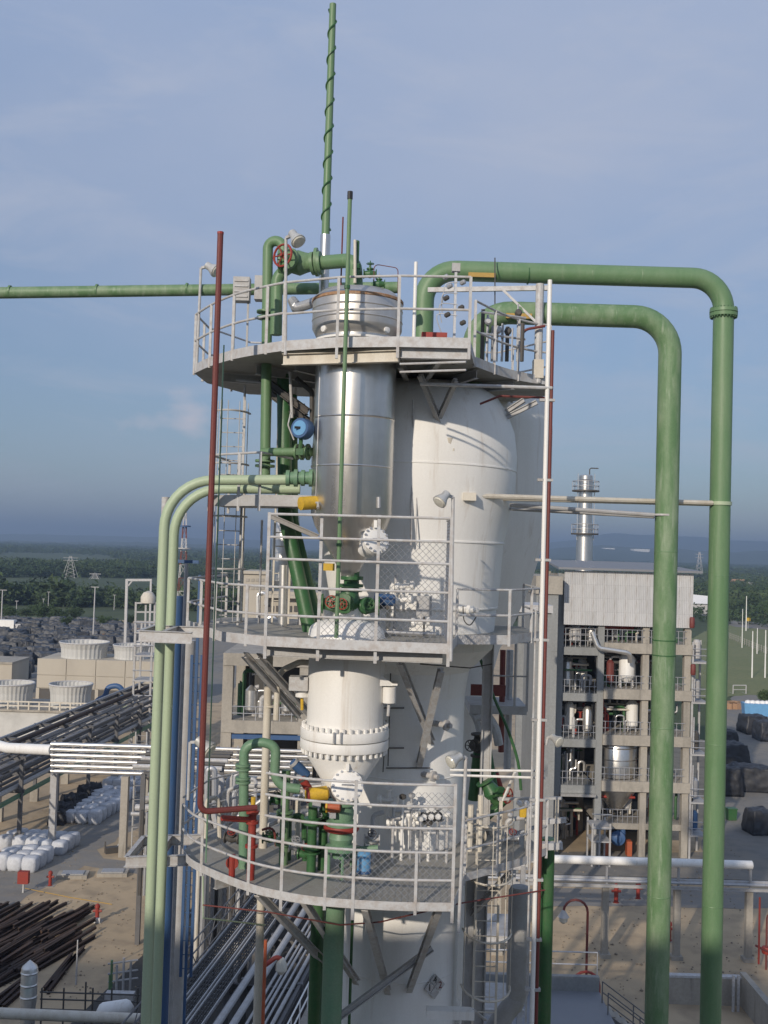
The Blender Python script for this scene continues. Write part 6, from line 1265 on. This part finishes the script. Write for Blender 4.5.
# ---- low pipe rack across the right foreground yard
YK = 66.0
R = T('pipe_rack', 'low pipe rack crossing the right yard before process building', 'pipe rack', (at(650, 900, YK).x, YK, 0)); zt = at(650, 862, YK).z; zl = at(650, 884, YK).z
for px in (500, 608, 680, 752): x = at(px - 2, 900, YK).x; MB().b2(x - .2, x + .2, YK, YK + .4, 0, zl - .2).build('post', 'conc', R, False); MB().b2(x - .06, x + .06, YK - .1, YK + .1, zl - .2, zt - .31).build('upright', 'grey', R, False); MB().b2(x - .35, x + .35, YK - .15, YK + .55, 0, .25).build('footing', 'conc', R, False)
for z in (zl - .1, ): MB().chan((at(480, 880, YK).x, YK - .3, z), (at(770, 884, YK).x, YK - .3, z), .12, .15, .03).build('stringer', 'grey', R, False); MB().chan((at(480, 880, YK).x, YK + .8, z), (at(770, 884, YK).x, YK + .8, z), .12, .15, .03).build('stringer', 'grey', R, False)
pp = pipe('header_pipe', 'white insulated pipe along top of the low right pipe rack', [(at(480, 860, YK).x, YK, zt), (at(752, 864, YK).x, YK, zt)], .26, 'white', n=14)
for k, (dy, r, mt, lb) in enumerate(((-.1, .1, 'galv', 'nearest'), (.25, .13, 'grey', 'middle'), (.6, .1, 'dark', 'rear'))): MB().tube([(at(480, 880, YK).x, YK + dy, zl + .05 + r), (at(800, 884, YK).x, YK + dy, zl + .05 + r)], r, 8).thing('rack_pipe', mt, '%s thin pipe on lower tier of the right pipe rack' % lb, 'pipe')
def goose_lamp(label, px, pyb, pyt, side, mt='orange', r=.09):
    b = g(px, pyb); h = at(px, pyt, b.y).z; R = T('yard_lamp', label, 'lamp post', b); t_ = V((b.x, b.y, h)); a = .7
    pts = [b, V((b.x, b.y, h - a))] + [V((b.x + side * (a - a * math.cos(q)), b.y, h - a + a * math.sin(q))) for q in [math.pi * i / 8 for i in range(1, 9)]]
    MB().tube(pts, r * .8, 8).build('gooseneck', mt, R); e = pts[-1]; s_ = MB().lathe([(.06, .1), (.14, 0), (.3, -.25), (.34, -.3)], e, n=14).build('lamp_shade', 'grey', R); MB().lathe([(.28, -.3), (.24, -.55), (.08, -.68)], e, n=12).build('lamp_globe', 'glass', s_); MB().box(up(b, .15), (.4, .4, .3)).build('base', 'conc', R, False); return R
goose_lamp('rust red gooseneck lamp post before the low right rack', 586, 988, 900, -1, 'dred'); goose_lamp('second gooseneck lamp nearer the camera by the stairs', 598, 1040, 972, -1, 'red')
def hydrant(label, px, py, s=1.0, box=None):
    b = g(px, py); R = T('fire_hydrant', label, 'hydrant', b); MB().lathe([(.16 * s, 0), (.16 * s, .06), (.11 * s, .08), (.11 * s, .75 * s), (.15 * s, .78 * s), (.13 * s, .92 * s), (.04, 1.0 * s)], b, n=12).build('barrel', 'red', R)
    MB().tube([b + V((-.24 * s, 0, .6 * s)), b + V((.24 * s, 0, .6 * s))], .07 * s, 8).build('outlet', 'red', R); MB().box(b + V((0, 0, -.02)), (.7, .7, .12)).build('slab', 'conc', R, False)
    if box: MB().box(b + V((0, -.2, .16)), (.5, .2, .34)).build('sign_block', 'sign', R, False)
    return R
hydrant('red fire hydrant with white block at end of rusty steel', 97, 922, 1.2, 1); hydrant('red fire hydrant on white base beside the left road', 50, 886, 1.1)
hydrant('red hydrant right of the second green pipe under right rack', 669, 941, 1.3); hydrant('red hydrant left of the thick green pipe under right rack', 616, 903, 1.4); hydrant('red hydrant half hidden by the thick green pipe', 638, 899, 1.3)
R = T('hose_box', 'red hose box on a post left of the hydrants', 'cabinet', g(23, 893)); p = g(23, 893); MB().box(up(p, 1.1), (.75, .4, .85)).build('cabinet', 'red', R, False); MB().beam(p, up(p, .7), .1, .1).build('post', 'lgrey', R, False)
for k, (px, py) in enumerate(((73, 877), (113, 875))): p = g(px, py); R = T('manhole_cover', '%s raised concrete manhole on sandy yard' % ('left', 'right')[k], 'manhole', p); MB().box(up(p, .15), (2.2, 1.3, .3), .1).build('curb', 'conc', R, False); MB().box(up(p, .33), (1.6, .9, .07), .1).build('lid', 'galv', R, False)
lamp_pole('slim white lamp pole between rusty steel and the silver exhaust', 76, 985, 940, 'lgrey', .06, 0)
# concrete wall with pipes lower right
R = T('low_wall', 'low tan concrete wall at lower right corner', 'wall', g(690, 1010)); a, b = g(655, 1004), g(742, 1008); MB().b2(a.x, b.x, a.y, a.y + .3, 0, 1.5).build('wall', 'conc', R, False); MB().b2(b.x, b.x + .35, a.y - 8, a.y + .3, 0, 1.8).build('return_wall', 'conc', R, False); MB().b2(a.x - .05, b.x, a.y - .05, a.y + .35, 1.5, 1.62).build('coping', 'lgrey', R, False)
for px in (733, 738): p = g(px, 1012); MB().beam(p, up(p, 2.0), .12, .12).build('stub_post', 'lgrey', R, False)
R = T('fire_manifold', 'red pipe manifold at lower right frame edge', 'piping', g(764, 970)); p = g(766, 970)
MB().tube(fillet([p, up(p, 3.4), p + V((2, 0, 3.4))], .3, 3), .06, 8).build('riser', 'dred', R); MB().tube([p + V((-.6, -.4, .5)), p + V((-.6, -.4, 4.5))], .06, 8).build('riser', 'red', R); MB().tube([p + V((-.8, -.4, 1.6)), p + V((2, .1, .2))], .07, 8).build('branch', 'dred', R); MB().lathe([(.25, -.2), (.3, 0), (.25, .2)], up(p, 1.2), n=10).build('valve_body', 'red', R)
# flat roof and stairs
R = T('flat_roof_hut', 'grey flat roofed hut at bottom right of white mast', 'hut', g(545, 1040)); z = 3.6; a = atz(470, 985, z); b = atz(593, 988, z); MB().b2(a.x, b.x, 38, a.y, 0, z - .4).build('wall', 'wall', R, False); MB().b2(a.x - .3, b.x + .3, 37.7, a.y + .3, z - .4, z - .15).build('roof', 'roofb', R, False); MB().b2(a.x - .3, b.x + .3, a.y, a.y + .3, z - .15, z + .55).build('parapet', 'concg', R, False)
railing(R, [V((a.x, a.y + .15, z + .5)), V((b.x + .2, a.y + .15, z + .5))], (.6, 1.2), 2.0, r=.035, mt='galv')
sb_ = atz(596, 1004, 3.4); R = T('steel_stair', 'steel stair with handrails descending right from the flat roofed hut', 'stair', V((sb_.x + 2, sb_.y, 0)))
for k in range(13): t_ = k / 12; MB().box(V((sb_.x + .5 + 4.2 * t_, sb_.y - .6, 3.3 - 3.1 * t_)), (.36, 1.2, .06)).build('tread', 'conc', R, False)
for dy in (-1.25, .05):
    a = V((sb_.x + .3, sb_.y + dy, 3.35)); b = V((sb_.x + 4.9, sb_.y + dy, .1)); MB().beam(a, b, .05, .22).build('stringer', 'dgrey', R, False)
    for h in (.6, 1.1): MB().tube([up(a, h), up(b, h)], .03, 6).build('handrail', 'dgrey', R)
    for t_ in (0, .33, .66, 1): MB().beam(a.lerp(b, t_), up(a.lerp(b, t_), 1.1), .05, .05).build('post', 'dgrey', R, False)

# ---- white bulk bags by the left road
def bag_mesh():
    import bmesh
    bm = bmesh.new(); bmesh.ops.create_cube(bm, size=1); bmesh.ops.subdivide_edges(bm, edges=bm.edges[:], cuts=4, use_grid_fill=True)
    for v in bm.verts:
        c = v.co.copy(); rr_ = math.hypot(c.x, c.y); z = c.z + .5
        bul = 1 + .16 * math.sin(min(max(z, 0), 1) * math.pi); mxy = max(abs(c.x), abs(c.y), 1e-4); k = (.5 / max(rr_, .5)) * .55 + .45
        v.co = V((c.x * bul * k * 1.02, c.y * bul * k * 1.02, z * .98 + .06 * mnoise.noise(c * 4) - (.1 * rr_ if z > .9 else 0)))
    me = bpy.data.meshes.new('bulk_bag'); bm.to_mesh(me); bm.free(); me.materials.append(M['bag']); me.polygons.foreach_set('use_smooth', [True] * len(me.polygons)); return me
BM_ = bag_mesh(); rr = random.Random(15)
def bags(px, py, nx, ny, nz, label, group, rz=.12):
    o0 = g(px, py)
    for i in range(nx):
        for j in range(ny):
            for k in range(nz):
                if k == nz - 1 and nz > 1 and rr.random() < .12: continue
                o = bpy.data.objects.new('bulk_bag', BM_); COL.objects.link(o); d = V((i * 1.13, j * 1.15, 0)); d = Matrix.Rotation(rz, 3, 'Z') @ d
                o.location = o0 + d + V((rr.uniform(-.06, .06), rr.uniform(-.06, .06), k * .97 + .035)); o.rotation_euler.z = rz + rr.uniform(-.15, .15); s = rr.uniform(.92, 1.04); o.scale = (s, s, rr.uniform(1.05, 1.25)); tag(o, label, 'bulk bag', group)
bags(2, 869, 3, 3, 1, 'white bulk bag in the nearest cluster at left frame edge', 'nearest bag cluster', -.15); bags(6, 850, 5, 3, 1, 'white bulk bag in second cluster behind the nearest', 'second bag cluster', -.15)
bags(70, 822, 3, 6, 1, 'white bulk bag in the row beside the black sacks', 'middle bag row', -.12); bags(93, 806, 3, 4, 1, 'white bulk bag in cluster behind the middle row', 'upper bag cluster', -.12); bags(108, 790, 4, 5, 1, 'white bulk bag in the farthest cluster left of the pale pipes', 'far bag cluster', -.1)
dm = tarp_proto(31, 'tarp', 1.4, 1.3, 1.2)
for k in range(8): o = bpy.data.objects.new('dark_sack', dm); COL.objects.link(o); o.location = g(58 + k * 5.0, 824 - k * 3.4) + V((0, 0, .035)); o.rotation_euler.z = k; o.scale = (1, 1, 1 + .3 * (k % 3)); tag(o, 'black sack heaped left of the long white bag stack', 'sack', 'black sacks')

MB().tube([up(g(25, 889), .05), up(g(70, 898), .05), up(g(112, 905), .05)], .028, 5).thing('rope_line', 'ochre', 'thin yellow rope lying across the sandy yard', 'rope')
# ---- rusty steel laid out bottom left
rr = random.Random(19)
def steel(px0, py0, px1, py1, z, kind, i):
    a, b = up(g(px0, py0), z), up(g(px1, py1), z); mb = MB(); nm = 'steel_beam' if kind else 'steel_pipe'
    if kind: mb.chan(a, b, .17, .2, .04)
    else: mb.tube([a, b], .11, 8)
    return mb.thing(nm, 'rust', 'rusty brown %s lying in the heap at lower left' % ('beam' if kind else 'pipe'), 'steel ' + ('beam' if kind else 'pipe'), 'rusty %ss in heap' % ('beam' if kind else 'pipe'))
for i in range(105):
    cx_, cy_ = rr.uniform(-30, 72), rr.uniform(915, 975)
    if cx_ > 40 and cy_ > 958: continue
    ln_ = rr.uniform(14, 36); sl = rr.uniform(.42, .72)
    if cx_ + ln_ > 95: ln_ = 95 - cx_
    steel(cx_ - ln_, cy_ + ln_ * sl, cx_ + ln_, max(cy_ - ln_ * sl, 905), .13 + rr.choice((0, 0, 0, .2, .4)), rr.random() < .5, i)
for i, (a, b) in enumerate((((44, 992), (72, 957)), ((48, 995), (76, 958)), ((52, 985), (84, 950)), ((-5, 1012), (20, 988)), ((-5, 1003), (22, 983)), ((3, 1010), (26, 990)))):
    o = steel(*a, *b, .15, 1, 99 + i); o['label'] = 'rusty brown beam lying loose below the heap near the silver silencer'; o['group'] = 'loose rusty beams'
# silver exhaust vessel, bottom pipes
YX = 45
R = T('exhaust_vessel', 'silver banded exhaust silencer with conical cap at lower left', 'vessel', at(27, 1010, YX)); c = at(28, 1010, YX); c = V((c.x, c.y, 0)); ze = lambda py: at(28, py, YX).z
MB().lathe([(.3, ze(1030)), (.3, ze(1008)), (.34, ze(1000)), (.34, ze(968)), (.3, ze(966)), (.02, ze(960))], c, n=20).build('shell', 'alu', R)
for py in (972, 984, 996): MB().lathe([(.345, ze(py) - .05), (.37, ze(py)), (.345, ze(py) + .05)], c, n=20).build('band', 'steel', R)
pipe('bottom_pipe', 'thick pale insulated pipe along the bottom left frame edge', [at(-30, 1012, 44), at(140, 1019, 44)], .22, 'cream', n=12)
R = T('teal_roof_shed', 'sliver of teal roof at bottom left corner', 'shed', at(30, 1030, 42)); a, b = at(-30, 1018, 43), at(110, 1030, 43); MB().b2(a.x, b.x, 39, 43, b.z - .2, b.z).build('roof', 'teal', R, False); MB().b2(a.x, b.x, 39.2, 42.8, 0, b.z - .2).build('wall', 'wall', R, False)
R = T('small_tank', 'small white horizontal tank with domed ends at bottom left', 'tank', at(115, 1013, 46)); MB().lathe([(.05, -.8), (.3, -.65), (.38, -.5), (.38, .5), (.3, .65), (.05, .8)], at(115, 1010, 46), (.9, .4, 0), 18).build('shell', 'white', R)
for s in (-.4, .4): p = at(115, 1010, 46) + V((s, .1, 0)); MB().b2(p.x - .06, p.x + .06, p.y - .3, p.y + .3, 0, p.z - .2).build('saddle', 'grey', R, False)
R = T('pipe_railing', 'dark handrail frame crossing bottom left before the sand', 'handrail', at(90, 1010, 47)); 
for py in (993, 1000, 1010): MB().tube([at(40, py - 1, 47), at(140, py + 2, 47)], .035, 6).build('rail', 'dark', R)
for px in (42, 64, 86, 93, 112, 138): MB().tube([V((at(px, 1000, 47).x, 47, 0)), at(px, 988 if px != 86 else 982, 47)], .04, 6).build('post', 'dark', R)
R = T('valve_skid', 'small cluster of pale pipes and valve boxes left of the pale green pair', 'skid', at(122, 985, 50))
for k, (px, y0, y1, mt) in enumerate(((112, 960, 1005, 'green'), (117, 965, 990, 'lgrey'), (124, 958, 985, 'lgrey'), (131, 962, 985, 'grey'), (110, 975, 1000, 'green'))): MB().tube([V((at(px, y1, 50).x, 50, 0)), at(px, y0, 50)], .06, 7).build('standpipe', mt, R)
for py in (962, 972, 980): MB().tube([at(108, py + 2, 50), at(138, py - 2, 50)], .045, 6).build('header', 'grey', R)
MB().box(at(120, 996, 49), (1.3, .5, .3)).build('box', 'lgrey', R, False)
# tubes stack left of pale pair: tall ladder column seen at (137, 780-860)
R = T('caged_ladder', 'thin grey caged ladder left of the pale green pipes beside the road', 'ladder', g(134, 862)); p = g(137, 850); ladder(R, p, 0, 9.5, .9, cage=.9, cz=2.2, mt='grey', rr=.05, step=.45)
R = T('hand_pump', 'small grey piece of pump gear on sand left of pale pipes', 'pump', g(113, 852)); p = g(112, 853); MB().box(up(p, .25), (1.1, .5, .5), .5).build('base', 'dark', R, False); MB().tube([p, p + V((.9, 1, 1.2))], .07, 6).build('pipe', 'grey', R); MB().beam(g(105, 853), up(g(105, 853), .9), .1, .1).build('stub', 'dark', R, False)

# ---- pipe rack running away below lowest platform, its shade painted in as dark grey
QA, QB = V((-7.3, 36, 0)), V((-2.0, 74, 0)); dq = (QB - QA).normalized(); nq = V((dq.y, -dq.x, 0)); ZR = 6.0
R = T('pipe_rack', 'dark elevated pipe rack running away below the lowest platform', 'pipe rack', QA)
for k in range(8):
    c = QA + dq * (k * 5.4)
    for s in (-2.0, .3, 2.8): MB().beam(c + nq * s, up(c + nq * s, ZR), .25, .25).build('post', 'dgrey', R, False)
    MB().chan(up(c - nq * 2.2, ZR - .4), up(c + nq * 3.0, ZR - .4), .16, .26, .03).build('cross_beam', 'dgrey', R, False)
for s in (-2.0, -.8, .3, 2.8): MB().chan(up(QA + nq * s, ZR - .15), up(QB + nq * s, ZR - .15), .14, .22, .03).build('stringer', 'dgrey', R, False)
# lattice truss on left side
tl0 = QA + nq * -2.3
R = T('lattice_truss', 'grey lattice truss walkway rail along left of the dark pipe rack', 'truss', tl0)
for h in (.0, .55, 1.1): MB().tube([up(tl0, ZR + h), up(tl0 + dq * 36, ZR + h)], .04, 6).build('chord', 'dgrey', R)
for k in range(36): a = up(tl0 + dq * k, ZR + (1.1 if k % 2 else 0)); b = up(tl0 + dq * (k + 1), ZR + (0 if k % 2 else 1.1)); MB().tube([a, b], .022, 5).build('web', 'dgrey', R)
for i in range(3):
    s = -1.75 + i * .72; R = T('cable_tray', '%s ladder type cable tray on the dark pipe rack' % ('left', 'middle', 'right')[i], 'cable tray', up(QA + nq * s, ZR))
    for e in (-.28, .28): MB().beam(up(QA + nq * (s + e), ZR + .12), up(QA + nq * (s + e) + dq * 38, ZR + .12), .05, .16).build('side_rail', 'grey', R, False)
    base = None
    for k in range(90):
        p = up(QA + nq * s + dq * (k * .42), ZR + .06); b = MB().beam(p - nq * .27, p + nq * .27, .06, .05)
        if base is None: o = b.build('rung', 'grey', R, False); base = o.data; bl_ = p
        else: o = bpy.data.objects.new('rung', base); COL.objects.link(o); o.parent = R; o.location = p - bl_
    for q in range(4): MB().tube([up(QA + nq * (s - .18 + q * .12), ZR + .12), up(QB + nq * (s - .18 + q * .12), ZR + .12)], .035, 5).build('cable', 'black', R)
for i, (s, r, mt, lb) in enumerate(((.55, .15, 'grey', 'thick left one of two grey pipes'), (1.15, .15, 'grey', 'thick right one of two grey pipes'), (1.6, .06, 'grey', 'first thin pipe right of the thick pair'), (1.85, .05, 'grey', 'second thin pipe right of the thick pair'), (2.05, .06, 'grey', 'third thin pipe right of the thick pair'), (2.3, .05, 'grey', 'fourth thin pipe right of the thick pair'), (2.6, .08, 'grey', 'outermost right pipe'))):
    MB().tube([up(QA + nq * s, ZR + r), up(QB + nq * s, ZR + r)], r, 10).thing('rack_pipe', mt, lb + ' on the dark pipe rack', 'pipe', 'pipes on dark rack')
W0 = QA + nq * 3.3; R = T('walkway', 'tan concrete walkway with white handrail right of the dark pipe rack', 'walkway', W0)
MB().prism([W0 + nq * 0, W0 + nq * 2.6, W0 + nq * 2.6 + dq * 24, W0 + dq * 24], ZR - .9, ZR - .6).build('slab', 'conc', R, False); MB().prism([W0 + nq * .5, W0 + nq * 2.0, W0 + nq * 2.0 + dq * 23, W0 + nq * .5 + dq * 23], 0, ZR - .9).build('wall', 'conc', R, False); railing(R, [up(W0 + nq * .1, ZR - .6), up(W0 + nq * .1 + dq * 24, ZR - .6)], (.55, 1.1), 1.6, r=.035, mt='white')
R = T('yard_lamp', 'bright red lamp post with white globe under lowest platform', 'lamp post', at(258, 1024, 40)); b = at(260, 1010, 40); b = V((b.x, b.y, 0)); z1 = at(260, 968, 40).z; e = at(279, 955, 40)
MB().tube(fillet([b, V((b.x, b.y, z1)), e, e + V((.1, 0, -.2))], .2, 4), .09, 8).build('post', 'red', R); MB().lathe([(.08, .1), (.2, -.1), (.22, -.35), (.1, -.5)], e + V((.1, 0, -.2)), n=14).build('globe', 'glass', R)
vpipe('orange pipe beside the red lamp post under lowest platform', 264, 990, 38, .06, 'orange', 940)
rr = random.Random(44)
for k, (px, py) in enumerate(((200, 790), (212, 800), (222, 792), (236, 796))):
    p = at(px, py, 60); R = T('process_skid', 'small cluster of pipes below silver clad pipes, %s' % ('left of dark red pipe', 'at foot of dark red pipe', 'just right of dark red pipe', 'beside green gooseneck')[k], 'skid', V((p.x, 60, 0)))
    for j in range(6): a = V((p.x + rr.uniform(-1, 1), 60 + rr.uniform(-1, 2), 0)); h = p.z + rr.uniform(-1, 1.5); MB().tube(fillet([a, up(a, h), a + V((rr.uniform(-1, 1), 0, h)), a + V((rr.uniform(-1, 1), 0, h - 2))], .3, 4), rr.uniform(.08, .2), 8).build('pipe', rr.choice(('cream', 'lgrey', 'galv', 'dark', 'lgrey')), R)
for k, (x0_, x1_, zt_, lb) in enumerate(((-14.5, -10.5, 10.5, 'left'), (-9.5, -4.0, 9.0, 'right'))):
    R = T('steel_framework', 'dark steel pipe framework behind %s part of lowest platform' % lb, 'framework', (x0_, 68, 0))
    for x in (x0_, (x0_ + x1_) / 2, x1_):
        for y in (66, 72): MB().beam((x, y, 0), (x, y, zt_), .28, .28).build('post', 'dgrey', R, False)
    for z in (zt_ * .45, zt_ * .72, zt_): 
        for y in (66, 72): MB().chan((x0_, y, z), (x1_, y, z), .2, .3, .03).build('beam', 'dgrey', R, False)
        for j in range(5): r = rr.uniform(.08, .22); y = 66.5 + j * 1.2; MB().tube([(x0_ - .8, y, z + .2 + r), (x1_ + .8, y, z + .2 + r)], r, 8).build('pipe', rr.choice(('galv', 'grey', 'lgrey', 'dark', 'cream')), R)
    for j in range(8): x = rr.uniform(x0_, x1_); y = 65.6; MB().tube([(x, y, zt_ * .3), (x, y, zt_ * rr.uniform(.7, 1.05))], rr.uniform(.05, .14), 7).build('drop_pipe', rr.choice(('galv', 'cream', 'lgrey', 'dark')), R)
# second tower clutter just right, low between mast and building
for k, (x0_, zt_, lb) in enumerate(((6.2, 12.0, 'behind right end of lowest platform'), )):
    R = T('steel_framework', 'grey steel pipe framework %s' % lb, 'framework', (x0_, 44, 0))
    for x in (x0_ - 2.0, x0_):
        for y in (44, 47): MB().beam((x, y, 0), (x, y, zt_), .2, .2).build('post', 'grey', R, False)
    for z in (6, 9, zt_): MB().chan((x0_ - 2.2, 44, z), (x0_ + .2, 44, z), .15, .24, .03).build('beam', 'lgrey', R, False); MB().b2(x0_ - 2.1, x0_ + .1, 44.1, 47, z - .1, z).build('deck', 'grey', R, False)
# ================================================================ the block the photographer stands on (its shade falls on the yard)
R = T('neighbour_building', 'tall concrete process block standing behind the viewpoint', 'building', (-22, -14, 0))
MB().b2(-100, 6, -26, -6, 0, 23.2).build('wall', 'conc', R, False); MB().b2(-100.2, 6.2, -26.2, -5.8, 23.2, 23.45).build('roof', 'roofb', R, False); MB().b2(-98, 2, -24, -9, 23.45, 29.9).build('penthouse', 'conc', R, False)
for k in range(10):
    for j in range(4): MB().b2(-59 + k * 6.5, -55 + k * 6.5, -5.98, -5.9, 2 + j * 5.4, 5 + j * 5.4).build('window', 'dark', R, False)
# ================================================================ air
hz = MB(); hz.b2(-15800, 15800, -2500, 15500, -1.5, 190)
hm = bpy.data.materials.new('haze_air'); hm.use_nodes = True; t = hm.node_tree; t.nodes.clear()
ho = t.nodes.new('ShaderNodeOutputMaterial'); pv = t.nodes.new('ShaderNodeVolumePrincipled')
pv.inputs['Color'].default_value = (.46, .61, .83, 1); pv.inputs['Density'].default_value = 2.8e-4; pv.inputs['Anisotropy'].default_value = .2
t.links.new(pv.outputs[0], ho.inputs['Volume'])
o = hz.build('haze', hm, None, False); o['kind'] = 'stuff'; tag(o, 'thin blue haze over the whole plain', 'haze')
